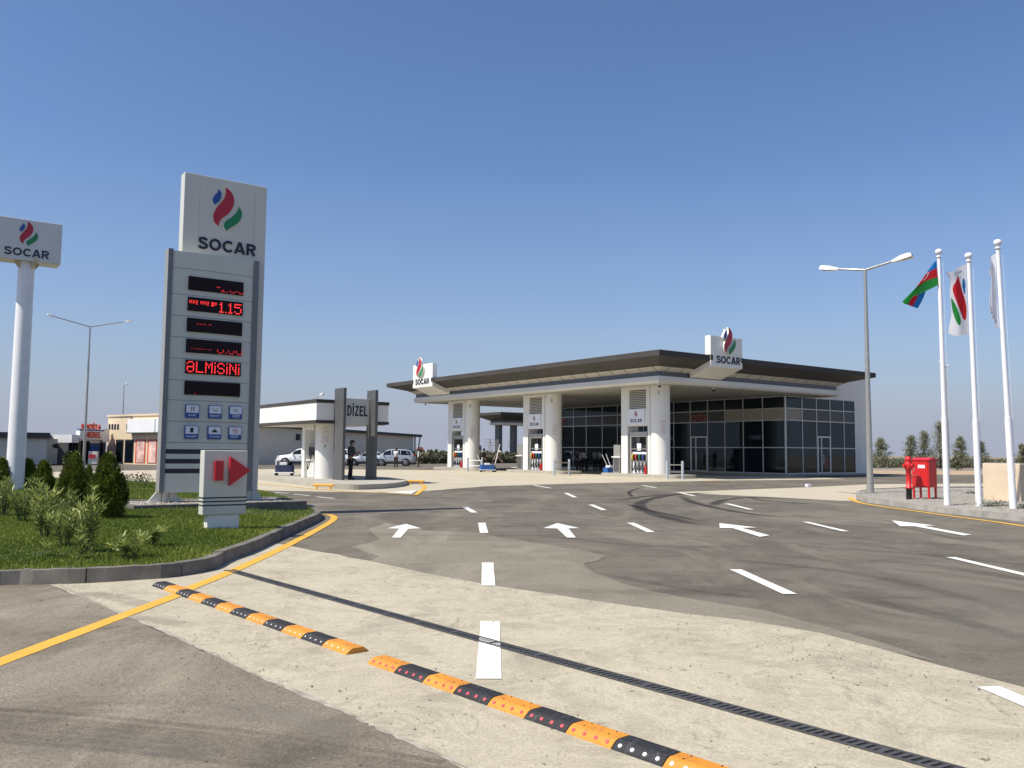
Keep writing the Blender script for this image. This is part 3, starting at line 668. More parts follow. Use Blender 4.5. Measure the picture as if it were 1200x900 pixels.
def grit(n, smin, smax, z, name, label, lines, spread):
    r = RNG; xs, ys = [], []
    for (p, q, k) in lines:
        a, b_ = gp(*p), gp(*q); t = r.uniform(0, 1, int(n * k)); xs.append(a.x + (b_.x - a.x) * t + r.normal(0, spread, len(t))); ys.append(a.y + (b_.y - a.y) * t + r.normal(0, spread, len(t)))
    x = np.concatenate(xs + [r.uniform(-5, 4.5, int(n * .5))]); y = np.concatenate(ys + [r.uniform(3.2, 11, int(n * .5))]); ok = poly_dist(GP, x, y) < -.05; x, y = x[ok], y[ok]; m_ = len(x)
    base = np.array([(1, 0, 0), (-1, 0, 0), (0, 1, 0), (0, -1, 0), (0, 0, 1), (0, 0, -1)], float); fc = np.array([(0, 2, 4), (2, 1, 4), (1, 3, 4), (3, 0, 4)])
    sz = (smin * (smax / smin) ** (r.uniform(0, 1, m_) ** 2))[:, None, None] * r.uniform(.6, 1.4, (m_, 6, 1)); a = r.uniform(0, 6.28, m_)
    v = base[None] * sz * np.array([1, .75, .55]); vx = v[..., 0] * np.cos(a)[:, None] - v[..., 1] * np.sin(a)[:, None]; vy = v[..., 0] * np.sin(a)[:, None] + v[..., 1] * np.cos(a)[:, None]
    v = np.stack([vx + x[:, None], vy + y[:, None], v[..., 2] + z], -1).reshape(-1, 3); f = (fc[None] + (np.arange(m_) * 6)[:, None, None]).reshape(-1, 3)
    tag(np_mesh(name, v, f, MT['grit'], r.uniform(0, 1, m_).repeat(4)), label, 'grit', kind='stuff')
def grit_mat():
    m, nt, b = newmat('grit'); at = nd(nt, 'ShaderNodeAttribute', attribute_name='tint'); nt.links.new(ramp(nt, at.outputs['Fac'], [(0, (.07, .06, .05)), (.6, (.15, .135, .11)), (.85, (.22, .20, .16)), (1, (.42, .39, .33))]), b.inputs['Base Color']); b.inputs['Roughness'].default_value = .95; return m
MT['grit'] = grit_mat()
grit(2600, .0025, .011, .009, 'grit', 'dark crumbs and grit strewn over the crossing and road', [((60, 690), (446, 857), .20), ((345, 645), (1200, 806), .22), ((0, 690), (330, 636), .2), ((880, 760), (1100, 800), .06)], .28)

# ---- slotted drain across the crossing
dd = (gp(1000, 853) - gp(440, 706)); dd.z = 0; dlen = 12.2; dd.normalize(); dn = Vector((-dd.y, dd.x, 0))
dr0 = gp(268, 668.6); ang = math.atan2(dd.y, dd.x)
t = thing('trench_drain', 'black slotted drain grating running across the concrete crossing', 'drain', (dr0.x, dr0.y, .006), ang)
mb = MB(); mb.box(0, dlen, -.062, -.045, 0, .007); mb.box(0, dlen, .045, .062, 0, .007); mb.build('channel_frame', M('cast_iron_edge', (.085, .082, .078), .6, .3, .2, 8), t)
mb = MB(); mb.box(0, dlen, -.046, .046, -.001, .0005); mb.build('channel_bed', M('drain_dark', (.012, .011, .010), .9), t)
mb = MB(); x = .01; k = 0
while x < dlen:
    mb.add([(x, -.046, .005), (x + .021, -.046, .005), (x + .040, .046, .005), (x + .019, .046, .005), (x, -.046, .0007), (x + .021, -.046, .0007), (x + .040, .046, .0007), (x + .019, .046, .0007)], [(0, 1, 2, 3), (0, 4, 5, 1), (1, 5, 6, 2), (3, 2, 6, 7), (0, 3, 7, 4)])
    x += .046; k += 1
    if k % 11 == 0: mb.box(x - .006, x + .028, -.046, .046, .0007, .0054)
mb.build('grating', M('cast_iron', (.10, .096, .09), .55, .3, .25, 12), t)

# ---- rubber speed bumps
def speed_bump(label, A, B, nseg, first, studs):
    d = B - A; d.z = 0; L = d.length; rz = math.atan2(d.y, d.x); t = thing('speed_bump', label, 'speed bump', (A.x, A.y, .004), rz, 'striped speed bumps across the entrance')
    prof = [(0, 0), (.004, .010), (.035, .034), (.055, .041), (.135, .041), (.155, .034), (.186, .010), (.19, 0)]
    sl = L / nseg; r = random.Random(nseg)
    for i in range(nseg):
        yel = (i % 2 == 0) == first; mb = MB(); x0, x1 = i * sl + .003, (i + 1) * sl - .003; n = len(prof)
        xs = [x0, x0 + .004, x1 - .004, x1]; ins = [.004, 0, 0, .004]
        if i == 0: xs = [x0 - .012, x0, x1 - .004, x1]; ins = [.006, 0, 0, .004]
        if i == nseg - 1: xs = [x0, x0 + .004, x1 + .01, x1 + .022]; ins = [.004, 0, 0, .006]
        vs = []
        for xx, q in zip(xs, ins): vs += [(xx, p[0] + (q * .12 if p[0] < .09 else -q * .12), max(0, p[1] * (1 - q / .055) if q > .03 else p[1] - q * .5)) for p in prof]
        m_ = len(xs)
        mb.add(vs, [(j * n + k, (j + 1) * n + k, (j + 1) * n + k + 1, j * n + k + 1) for j in range(m_ - 1) for k in range(n - 1)], 0)
        mb.add(vs[:n], [tuple(range(n))], 0); mb.add(vs[-n:], [tuple(reversed(range(n)))], 0)
        # ribbed tread and bolt heads
        for k in range(3):
            yy = .062 + k * .03; mb.box(x0 + .02, x1 - .02, yy, yy + .008, .040, .0435, 0)
        for bx in (x0 + .07, x1 - .07):
            for by in (.066, .125): mb.cyl((bx, by, .040), (bx, by, .0435), .006, n=8, m=1, smooth=False)
        sgm = mb.build('yellow_segment' if yel else 'black_segment', [MT['bumpyellow'] if yel else MT['rubber_worn'], MT['seam']], t)
        for q in range(4):
            cx = x0 + (x1 - x0) * (q + .5) / 4; s_ = MB(); red = studs[i]
            n_ = Vector((0, -.61, .79)); c = Vector((cx, .0192, .0222)) 
            rr = .0125 if red != 's' else .0075; s_.cyl(c - n_ * .002, c + n_ * .0035, rr, rr * .85, 10, 0, smooth=False)
            s_.build('reflector', MT['reddot'] if red == 'r' else MT['whitedot'], sgm)
    return t
speed_bump('striped speed bump crossing the yellow line, beginning with a black segment by the kerb', gp(178, 687.2), gp(403.8, 767.6), 12, False, 's' * 12)
b0 = gp(431, 778.7); b1 = gp(716, 879); dv = (b1 - b0); dv.z = 0; L = dv.length; dv.normalize()
speed_bump('striped speed bump with pink reflectors below the wide white dash', b0, b0 + dv * (L / 7 * 11), 11, True, 'rrrrrrrwwww')

# ================================================================== THE STATION BUILDING AND ITS CANOPY
X3, Y3 = Vector((1, 0, 0)), Vector((0, 1, 0))
NEG_U, NEG_V = Vector((-1, 0, 0)), Vector((0, -1, 0))
# on a -u face (sun side) text runs along -v, on a -v face it runs along +u
def root_uv(name, label, cat, u, v, z=0, group=None): return thing(name, label, cat, W(u, v, z), YAW, group)

GU, GV0, FL = 50.5, 37.03, .16
VM = [37.03, 38.9, 40.62, 42.3, 43.95, 45.67, 47.4, 49.1, 50.75, 52.3, 53.85, 55.75, 57.85, 59.6, 61.3, 62.9, 64.5, 65.6]
UM = [50.5, 52.43, 54.11, 55.76, 57.47, 58.9]
ZR = [FL, 1.95, 3.86, 4.69, 5.51]
B0 = (GU, GV0, 0)
bld = root_uv('shop_building', 'glazed filling station shop and office under the wide grey roof', 'building', GU, GV0)
mb = MB()
mb.box(GU + .14, 60.3, GV0 + .14, 65.6, 0, 7.0); mb.build('wall_core', MT['spandrel'], bld, B0)
mb = MB(); mb.box(58.9, 60.54, GV0 + .01, GV0 + .5, 0, 7.3); mb.box(54.2, 58.9, GV0 + .01, GV0 + .5, 5.51, 7.3); mb.box(60.3, 60.54, GV0 + .5, 65.6, 0, 7.3); mb.box(60.1, 60.3, GV0 + .5, 65.6, 7.0, 7.3)
mb.build('white_wall', MT['whitewall'], bld, B0)
mb = MB(); mb.box(GU - .02, 60.54, GV0 - .05, GV0 + .13, 0, FL - .03); mb.box(GU - .05, GU + .13, GV0 + .13, 65.7, 0, FL - .03); mb.build('plinth', MT['island'], bld, B0)
# frames
fr = MB(); f = .035
for v in VM: fr.box(GU - .03, GU + .09, v - f, v + f, FL - .03, 5.56)
for u in UM[1:]: fr.box(u - f, u + f, GV0 - .03, GV0 + .09, FL - .03, 5.56)
for z in ZR:
    for v0, v1 in zip(VM, VM[1:]): fr.box(GU - .025, GU + .085, v0 + f, v1 - f, z - .03, z + .03)
    for u0, u1 in zip(UM, UM[1:]): fr.box(u0 + f, u1 - f, GV0 - .025, GV0 + .085, z - .03, z + .03)
fr.build('window_frame', MT['alu'], bld, B0)
def louvre_panel(a0, a1, z0, z1, left):
    p = MB(); n = 9; g = (z1 - z0) / n
    for i in range(n):
        z = z0 + g * i
        if left: p.obox((GU + .02, (a0 + a1) / 2, z + g * .5), (0, 1, 0), (.8, 0, .6), (-.6, 0, .8), (a1 - a0) / 2, .045, .006)
        else: p.obox(((a0 + a1) / 2, GV0 + .02, z + g * .5), (1, 0, 0), (0, .8, .6), (0, -.6, .8), (a1 - a0) / 2, .045, .006)
    if left: p.box(GU + .07, GU + .09, a0, a1, z0, z1)
    else: p.box(a0, a1, GV0 + .07, GV0 + .09, z0, z1)
    return p
DOORS_V = {4, 14}
for i, (v0, v1) in enumerate(zip(VM, VM[1:])):
    for j, (z0, z1) in enumerate(zip(ZR, ZR[1:])):
        a0, a1, q0, q1 = v0 + f, v1 - f, z0 + .03, z1 - .03
        if j == 2 and i < 3: louvre_panel(a0, a1, q0, q1, True).build('louvre', MT['louvre'], bld, B0); continue
        if i in DOORS_V and j == 0: continue
        if i in DOORS_V and j == 1: q0 = 2.84
        MB().box(GU + .01, GU + .05, a0, a1, q0, q1).build('spandrel_panel' if j == 2 else 'window_pane', MT['spandrel'] if j == 2 else MT['glass'], bld, B0)
for i, (u0, u1) in enumerate(zip(UM, UM[1:])):
    for j, (z0, z1) in enumerate(zip(ZR, ZR[1:])):
        a0, a1, q0, q1 = u0 + f, u1 - f, z0 + .03, z1 - .03
        if j == 2 and i == 0: louvre_panel(a0, a1, q0, q1, False).build('louvre', MT['louvre'], bld, B0); continue
        if i == 2 and j == 0: continue
        if i == 2 and j == 1: q0 = 2.84
        MB().box(a0, a1, GV0 + .01, GV0 + .05, q0, q1).build('spandrel_panel' if j == 2 else 'window_pane', MT['spandrel'] if j == 2 else MT['glass'], bld, B0)
def door(left, a0, a1, red=False):
    z0, z1 = FL, 2.80
    def bx(m, p0, p1, q0, q1, d0, d1):
        if left: m.box(GU + d0, GU + d1, p0, p1, q0, q1)
        else: m.box(p0, p1, GV0 + d0, GV0 + d1, q0, q1)
    fm = MB(); w = .11; sp = a0 + (a1 - a0) * (.68 if left else .30)
    for p in (a0 + w / 2, a1 - w / 2, sp): bx(fm, p - w / 2, p + w / 2, z0, z1, -.05, .06)
    bx(fm, a0 + w, sp - w / 2, z1 - w, z1, -.05, .06); bx(fm, sp + w / 2, a1 - w, z1 - w, z1, -.05, .06)
    bx(fm, a0 + w, sp - w / 2, z0, z0 + .07, -.05, .06); bx(fm, sp + w / 2, a1 - w, z0, z0 + .07, -.05, .06)
    d = fm.build('door', MT['alu'], bld, B0)
    g = MB(); bx(g, a0 + w, a1 - w, z0 + .07, z1 - w, .0, .03); g.build('door_glass', MT['glass'], d)
    for c in d.children: pass
    h = MB(); hp = sp + (.14 if not left else -.14)
    bx(h, hp - .012, hp + .012, .85, 1.45, -.13, -.105); bx(h, hp - .012, hp + .012, .85, .88, -.105, -.05); bx(h, hp - .012, hp + .012, 1.42, 1.45, -.105, -.05); h.build('handle', MT['polewhite'], d)
    for c in d.children: c.location = (-GU, -GV0, 0)
    if red:
        r_ = MB(); bx(r_, sp + w / 2 + .02, a1 - w - .02, z0 + .45, 1.15, -.008, -.002); o = r_.build('red_sticker', M('door_red', (.10, .008, .012), .3), d); o.location = (-GU, -GV0, 0)
for i in DOORS_V: door(True, VM[i] + f, VM[i + 1] - f)
door(False, UM[2] + f, UM[3] - f, True)
MT['redletter'] = M('red_letter', (.50, .13, .11), .5)
mb = MB(); add_text(mb, 'OFİS', (GU - .02, (VM[4] + VM[5]) / 2, 4.27), (0, -1, 0), Z, NEG_U, 1.5, .62, .04, 0, .01); mb.build('lettering', MT['redletter'], bld, B0)
mb = MB(); add_text(mb, 'MARKET', (GU - .03, 62.15, 4.27), (0, -1, 0), Z, NEG_U, 3.1, .56, .04, 0, .01); mb.build('lettering', MT['redletter'], bld, B0)

# ---- the canopy roof
FU0, FV0, FU1, FV1 = 36.35, 35.27, 54.3, 63.8
can = root_uv('station_roof', 'large flat grey roof with silver fascia over the pumps and shop', 'canopy', FU0, FV0); C0 = (FU0, FV0, 0)
OV_END = (2.1, 2.05)     # how far the eaves reach past the far ends, relative to 1.5 on the near sides
def eave_ring(o, z):
    k1, k2 = (OV_END[0] / 1.5, OV_END[1] / 1.5) if o > 0 else (1, 1)
    return [(FU0 - o, FV0 - o, z), (FU1 + o * k1, FV0 - o, z), (FU1 + o * k1, FV1 + o * k2, z), (FU0 - o, FV1 + o * k2, z)]
def eave_loft(prof, name, mat, seams=None):
    mb = MB(); rings = [eave_ring(o, z) for o, z in prof]
    for r0, r1 in zip(rings, rings[1:]):
        for i in range(4):
            j = (i + 1) % 4; mb.add([r0[i], r0[j], r1[j], r1[i]], [(0, 1, 2, 3)], 0)
    o = mb.build(name, mat, can, C0)
    return o
arc = [(-.35, 5.565), (-.20, 5.555)] + [(-.20 + .20 * math.sin(a), 5.755 - .20 * math.cos(a)) for a in (.25, .5, .8, 1.1, 1.35, 1.57)] + [(0, 5.98), (-.13, 5.985)]
fa = eave_loft(arc, 'fascia', MT['fascia'])
for p in fa.data.polygons: p.use_smooth = False
eave_loft([(-.13, 5.985), (-.13, 6.27)], 'slate_band', MT['bandblue'])
st_ = eave_loft([(-.13, 6.27), (.26, 6.50)], 'cream_strip', MT['strip'])
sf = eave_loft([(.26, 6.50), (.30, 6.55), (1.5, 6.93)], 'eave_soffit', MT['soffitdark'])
ed = eave_loft([(1.5, 6.93), (1.52, 6.94), (1.52, 7.245), (1.48, 7.26), (1.35, 7.26), (1.2, 7.22)], 'roof_edge', MT['roofedge'])
mb = MB(); r = eave_ring(1.2, 7.22); mb.add(r, [(0, 1, 2, 3)]); mb.build('roof_deck', M('roof_deck', (.3, .3, .3), .8), can, C0)
mb = MB(); r = eave_ring(-.33, 5.58); mb.add(r, [(3, 2, 1, 0)])
mb.build('ceiling', MT['soffit'], can, C0)
sm = MB()                                                    # joints between the cladding sheets
v = FV0 - 1.0
while v < FV1 + 1.9:
    sm.box(FU0 - 1.526, FU0 - 1.515, v, v + .022, 6.95, 7.24)
    if FV0 < v < FV1:
        sm.add([(FU0 + .125, v, 6.262), (FU0 + .125, v + .05, 6.262), (FU0 - .265, v + .05, 6.492), (FU0 - .265, v, 6.492)], [(0, 3, 2, 1)])
        sm.add([(FU0 - .28, v, 6.515), (FU0 - .28, v + .015, 6.515), (FU0 - 1.5, v + .015, 6.925), (FU0 - 1.5, v, 6.925)], [(0, 3, 2, 1)])
    v += 1.22
u = FU0 - .6
while u < FU1 + 1.9:
    sm.box(u, u + .022, FV0 - 1.526, FV0 - 1.515, 6.95, 7.24)
    if FU0 < u < FU1: sm.add([(u, FV0 + .125, 6.262), (u + .05, FV0 + .125, 6.262), (u + .05, FV0 - .265, 6.492), (u, FV0 - .265, 6.492)], [(0, 1, 2, 3)])
    u += 1.22
sm.build('cladding_joint', MT['seam'], can, C0)
cs = MB()
v = FV0 + 1
while v < FV1: cs.box(FU0 + .4, 50.4, v, v + .012, 5.572, 5.579); v += 1.8
u = FU0 + 1.5

cs.build('ceiling_joint', MT['darkgrey'], can, C0)

# ---- flame signs standing on the eaves
def eave_sign(label, left, a0, a1, name='roof_sign'):
    z0, zb, z1 = 6.58, 6.95, 8.42; D = .42; w_ = a1 - a0
    if left:
        pl = FU0 - 1.60; t = root_uv(name, label, 'sign', pl, (a0 + a1) / 2, 0, 'flame signs on the station roof'); O = (pl, (a0 + a1) / 2, 0)
        bx = lambda m, p0, p1, d0, d1, q0, q1: m.box(pl + d0, pl + d1, p0, p1, q0, q1); Xd, N = Vector((0, -1, 0)), NEG_U
        pos = lambda s_, z, d: Vector((-d, (a1 - s_) - (a0 + a1) / 2, z))
    else:
        pl = FV0 - 1.60; t = root_uv(name, label, 'sign', (a0 + a1) / 2, pl, 0, 'flame signs on the station roof'); O = ((a0 + a1) / 2, pl, 0)
        bx = lambda m, p0, p1, d0, d1, q0, q1: m.box(p0, p1, pl + d0, pl + d1, q0, q1); Xd, N = X3, NEG_V
        pos = lambda s_, z, d: Vector(((a0 + s_) - (a0 + a1) / 2, -d, z))
    w = a1 - a0
    m = MB(); bx(m, a0, a1, 0, D, 7.27, z1); bx(m, a0 + .03, a1 - .03, 0, .075, z0 + .36, 7.27); bx(m, a0, a1, 0, .075, z0, z0 + .36); m.build('board', MT['white'], t, O, .012)
    m = MB(); prof = [(.080, z0 + .002), (1.66, 6.02), (1.66, 6.35), (.080, 6.92)]
    if left: m.frame_prism([(d, z) for d, z in prof], (pl, a1 - .012, 0), X3, Z, NEG_V, w_ - .024)
    else: m.frame_prism([(d, z) for d, z in prof], (a0 + .012, pl, 0), Y3, Z, X3, w_ - .024)
    m.build('tray', MT['white'], t, O, .01)
    m = MB()
    for p0, p1 in ((a0 - .03, a0 + .15), (a1 - .10, a1 + .03)): bx(m, p0, p1, -.05, -.004, 6.955, 7.25)
    m.build('edge_return', MT['roofedge'], t, O)
    emblem(t, pos(w * (.43 if left else .53), 8.16, .0), Xd, Z, N, 1.72, .16, rim=True)
    socar(t, pos(w * (.49 if left else .55), 7.03, .0), Xd, Z, N, 2.1, .44, .03)
    return t
eave_sign('white flame sign on the shaded roof edge above the office glazing', False, 39.0, 41.85)
eave_sign('sunlit white flame sign on the roof edge above the farthest pump pillar', True, 58.13, 61.2)

# ---- pump pillars, islands and what stands on them
def bars(mb, O, X, Y, N, rows, w, h, m, seed, gap=.35):
    """lines of print too small to read, as rows of short raised dashes"""
    r = random.Random(seed); O, X, Y, N = Vector(O), Vector(X), Vector(Y), Vector(N)
    for i in range(rows):
        y = -i * h; x = 0
        while x < w:
            L = min(w - x, r.uniform(.03, .10) * w / .5)
            if r.random() > .15:
                c = O + X * x + Y * y; q = [c, c + X * L, c + X * L + Y * (h * gap), c + Y * (h * gap)]
                mb.add([p + N * .004 for p in q], [(0, 1, 2, 3)], m)
            x += L + .02 * w / .5
PU = 36.94
KS = 1.026         # the pillar row stands this much farther and larger than first paced out
def far_set(o): o.location = o.location * KS; o.scale = (KS,) * 3; return o
def make_pillar(k, label):
    v = k * 10.085; t = far_set(root_uv('pump_pillar', label, 'pillar', PU, 36.87 + v, 0, 'pump pillars under the station roof')); O = (PU, 36.87, 0)
    m = MB(); z0, z1 = .2, 5.575; th = .92
    m.box(PU, PU + th, 38.5, 39.07, z0, z1); m.box(PU, PU + th, 36.62, 36.80, z0, z1); m.box(PU, PU + th, 36.80, 38.5, 3.07, 4.13)
    m.box(PU, PU + th, 36.80, 36.92, 4.13, z1); m.box(PU, PU + th, 38.36, 38.5, 4.13, z1); m.box(PU, PU + th, 36.92, 38.36, 5.26, z1); m.box(PU + .2, PU + th, 36.92, 38.36, 4.13, 5.26)
    m.build('pier', MT['pillar'], t, O, .015)
    m = MB(); m.cyl((37.42, 36.22, z0), (37.42, 36.22, z1), .58, n=48); m.build('round_column', MT['pillar'], t, O)
    m = MB(); n = 10
    for i in range(n): m.obox((PU + .06, 37.64, 4.16 + 1.06 * (i + .5) / n), (0, 1, 0), (.55, 0, .83), (-.83, 0, .55), .70, .036, .010)
    m.build('louvre', MT['strip'], t, O); MB().box(PU + .18, PU + .195, 36.93, 38.35, 4.14, 5.25).build('louvre_backing', MT['black'], t, O)
    m = MB(); m.box(PU - .05, PU - .002, 37.02, 38.40, 3.17, 4.10); sg = m.build('brand_sign', MT['paper'], t, O, .01)
    for kk in 'BRG':
        q = MB(); q.frame_prism([(x * .38, y * .38) for x, y in flame(kk)], (PU - .05, 37.71, 3.80), (0, -1, 0), Z, NEG_U, .006, 0, back=False)
        q.build({'B': 'blue_flame', 'R': 'red_flame', 'G': 'green_flame'}[kk], MT['flame' + kk], sg, (0, 0, 0)).location = (-PU, -36.87, 0)
    q = MB(); block_text(q, 'SOCAR', (PU - .05, 37.71, 3.40), (0, -1, 0), Z, NEG_U, 1.0, .22, .006, 0, .2, .16); q.build('lettering', MT['navy'], sg).location = (-PU, -36.87, 0)
    # number and safety text on the round column, facing the lane
    q = MB(); nrm = Vector((-.80, -.60, 0)); tx = Vector((.60, -.80, 0)); c = Vector((37.42, 36.22, 0)) + nrm * .583
    add_text(q, str(k + 1), c + Z * 5.0, tx, Z, nrm, None, .24, .004, 0, .01)
    q.build('number', MT['stripe'], t, O)
    q = MB(); nrm = Vector((-.45, -.89, 0)); tx = Vector((.89, -.45, 0)); c = Vector((37.42, 36.22, 0)) + nrm * .590
    bars(q, c + Z * 3.35 - tx * .2, tx, Z, nrm, 7, .36, .12, 0, k, .22); q.build('safety_text', MT['redtext'], t, O)
    return t
pl = ['white pump pillar standing closest to the office corner', 'white pump pillar in the middle of the row', 'white pump pillar at the far end of the row']
for k in range(3): make_pillar(k, pl[k])
def stadium(u0, u1, v0, v1, n=8, r=None):
    r = (u1 - u0) / 2 if r is None else r; pts = []
    for cx, cy, a in ((u1 - r, v0 + r, -PI / 2), (u1 - r, v1 - r, 0), (u0 + r, v1 - r, PI / 2), (u0 + r, v0 + r, PI)):
        pts += [(cx + r * math.cos(a + PI / 2 * k / n), cy + r * math.sin(a + PI / 2 * k / n)) for k in range(n + 1)]
    return pts
for k in range(3):
    v = k * 10.085
    o = MB().prism(stadium(36.25, 38.5, 34.1 + v, 40.5 + v, 8, .6), 0, .2, 0).build('pump_island', MT['island'], None, (36.25, 37 + v, 0), .02)
    o.location = W(36.25, 37 + v); o.rotation_euler = (0, 0, YAW); far_set(o)
    tag(o, ['raised concrete island under the pillar closest to the office corner', 'raised concrete island under the middle pump pillar', 'raised concrete island under the far end pump pillar'][k], 'pump island', 'pump islands under the station roof')

def hose(p0, p1, sag, n=14, out=.12):
    P = []
    for i in range(n + 1):
        t = i / n; q = Vector(p0).lerp(Vector(p1), t); q.z -= sag * math.sin(PI * t) ** .8; q.x -= out * math.sin(PI * t); P.append(q)
    return P
def make_pump(k, label):
    v = k * 10.085; t = far_set(root_uv('fuel_pump', label, 'fuel pump', PU + .45, 37.65 + v, .2, 'fuel pumps inside the pillars')); O = (PU + .45, 37.65, .2)
    y0, y1 = 36.88, 38.42
    m = MB(); m.box(PU + .14, PU + .78, y0 + .06, y1 - .20, .2, 1.52); m.build('cabinet', MT['paper'], t, O, .02)
    m = MB(); m.box(PU + .04, PU + .82, y0 + .02, y0 + .08, .2, 2.75); m.box(PU + .04, PU + .82, y1 - .20, y1 - .08, .2, 2.75); m.box(PU + .02, PU + .84, y0 + .02, y1 - .08, 2.42, 2.72); m.build('frame', MT['steel'], t, O, .01)
    m = MB(); m.box(PU + .10, PU + .80, y0 + .08, y1 - .20, 1.56, 1.66); m.box(PU + .10, PU + .80, y0 + .08, y1 - .20, 1.72, 1.95); m.build('price_display', MT['black'], t, O, .01)
    m = MB(); m.box(PU + .06, PU + .80, y0 + .08, y1 - .20, 1.665, 1.715); m.build('display_trim', MT['steel'], t, O)
    m = MB(); m.box(PU + .07, PU + .095, 37.42, 37.76, 1.60, 2.02); m.build('notice', MT['paper'], t, O)
    m = MB(); m.box(PU + .5, PU + .72, y0 + .30, y1 - .45, 1.95, 2.42); m.build('top_column', MT['black'], t, O)
    for i, c in enumerate('YRGB'):
        y = y1 - .36 - i * .30; col = MT['noz' + c]
        m = MB(); m.box(PU + .03, PU + .14, y - .085, y + .085, .98, 1.38); hb = m.build('nozzle_boot', MT['black'], t, O, .01)
        m = MB(); m.tube([(PU + .0, y, 1.36), (PU - .04, y, 1.25), (PU - .03, y, 1.10), (PU + .02, y, 1.00)], [.05, .06, .05, .035], 8); nz = m.build('nozzle', col, t, O)
        m = MB(); m.tube(hose((PU + .0, y, 1.02), (PU + .06, y - .22, .95), .62 + .05 * (i % 2), out=.18) + hose((PU + .06, y - .22, .95), (PU + .04, y + .05, .85), .48, out=.10)[1:], .026, 7); m.build('hose', MT['rubber'], t, O)
    return t
pp = ['fuel pump with four coloured nozzles in the pillar closest to the office', 'fuel pump with four coloured nozzles in the middle pillar', 'fuel pump with four coloured nozzles in the far end pillar']
for k in range(3): make_pump(k, pp[k])
def make_extinguisher(label, P, rz, group):
    t = thing('fire_extinguisher', label, 'extinguisher', P, rz, group)
    m = MB(); m.lathe([(.0, 0), (.078, 0), (.082, .03), (.082, .40), (.07, .46), (.035, .50), (.03, .53), (0, .53)], n=20); m.build('cylinder', MT['red'], t)
    m = MB(); m.box(-.03, .03, -.02, .02, .53, .57); m.obox((.04, 0, .59), (1, 0, .3), (0, 1, 0), (-.3, 0, 1), .06, .012, .008); m.build('valve', MT['black'], t)
    m = MB(); m.tube([(-.03, 0, .55), (-.10, 0, .50), (-.105, 0, .30), (-.09, 0, .18)], .012, 7); m.build('hose', MT['rubber'], t); return t
for k in range(3): make_extinguisher(['red extinguisher beside the pump closest to the office', 'red extinguisher beside the middle pump', 'red extinguisher beside the far end pump'][k], W(PU - .06, 36.93 + k * 10.085, .2) * KS, YAW, 'fire extinguishers by the pumps')

# windscreen-wash stands on the islands
def make_stand(k, label):
    v = k * 10.085; t = far_set(root_uv('wash_stand', label, 'wash stand', 37.4, 39.62 + v, .2, 'wash stands beside the pillars'))
    m = MB(); m.box(-.36, .36, -.30, .30, 0, .95); m.build('cabinet', MT['steel'], t, (0, 0, 0), .015)
    m = MB(); m.box(-.355, -.362, -.24, .24, .08, .88); m.build('door', MT['darkgrey'], t)
    m = MB(); m.box(-.44, .40, -.40, .36, .95, 1.02); m.build('counter', MT['white'], t, (0, 0, 0), .012)
    m = MB(); m.box(-.30, -.27, -.30, .30, 1.02, 1.75); m.box(-.27, .30, .27, .30, 1.02, 1.75); m.box(-.30, .30, -.30, .30, 1.72, 1.75); m.build('hood', MT['steel'], t)
    m = MB(); m.box(-.2, 0, -.15, .05, 1.02, 1.38); m.build('paper_dispenser', MT['paper'], t, (0, 0, 0), .02)
for k in range(2): make_stand(k, ['grey wash stand with white counter beside the pillar closest to the office', 'grey wash stand with white counter beside the middle pillar'][k])

def make_barrier(p, q, label):
    d = q - p; d.z = 0; L = d.length; t = thing('guard_rail', label, 'guard rail', (p.x, p.y, 0), math.atan2(d.y, d.x), 'steel guard rails at the island ends')
    for x in (0, L):
        m = MB(); m.cyl((x, 0, 0), (x, 0, 1.02), .075, n=18); m.ball((x, 0, 1.02), .075, sc=(1, 1, .35)); m.build('post', MT['postsilver'], t)
    for z in (.42, .82):
        m = MB(); m.cyl((.07, 0, z), (L - .07, 0, z), .03, n=10); m.build('rail', MT['steel'], t)
make_barrier(gp(782, 561.7), gp(800, 561.9), 'silver guard rail of two posts outside the office glazing')
make_barrier(gp(649.5, 557.3), gp(667, 557), 'silver guard rail of two posts in front of the shop entrance')
make_barrier(gp(548, 552.5), gp(565, 552.8), 'silver guard rail of two posts by the farthest pillar')
def make_cctv(P, label):
    t = thing('security_camera', label, 'camera', P, YAW, 'security cameras under the roof edge')
    m = MB(); m.box(-.04, .04, -.04, .04, 0, .12); m.build('bracket', MT['white'], t)
    m = MB(); m.obox((-.05, -.08, -.04), (.5, .8, .2), (.8, -.5, 0), (0, -.2, 1), .15, .05, .05); m.build('housing', MT['black'], t)
make_cctv(W(36.7, 35.6, 5.43), 'black security camera under the roof corner nearest the lane'); make_cctv(W(36.8, 62.6, 5.43), 'black security camera under the far end of the roof'); make_cctv(W(41.5, 35.65, 5.43), 'black security camera under the fascia below the shaded flame sign')
def make_guide(P, label, rz, L):
    t = thing('wheel_guard', label, 'wheel guard', P, rz, 'yellow wheel guards at the diesel island')
    m = MB(); m.box(0, L, -.05, .05, .12, .215); m.build('bar', MT['guard'], t, (0, 0, 0), .03)
    for x in (.14, L - .14): m = MB(); m.box(x - .03, x + .03, -.035, .035, 0, .12); m.build('foot', MT['guard'], t)

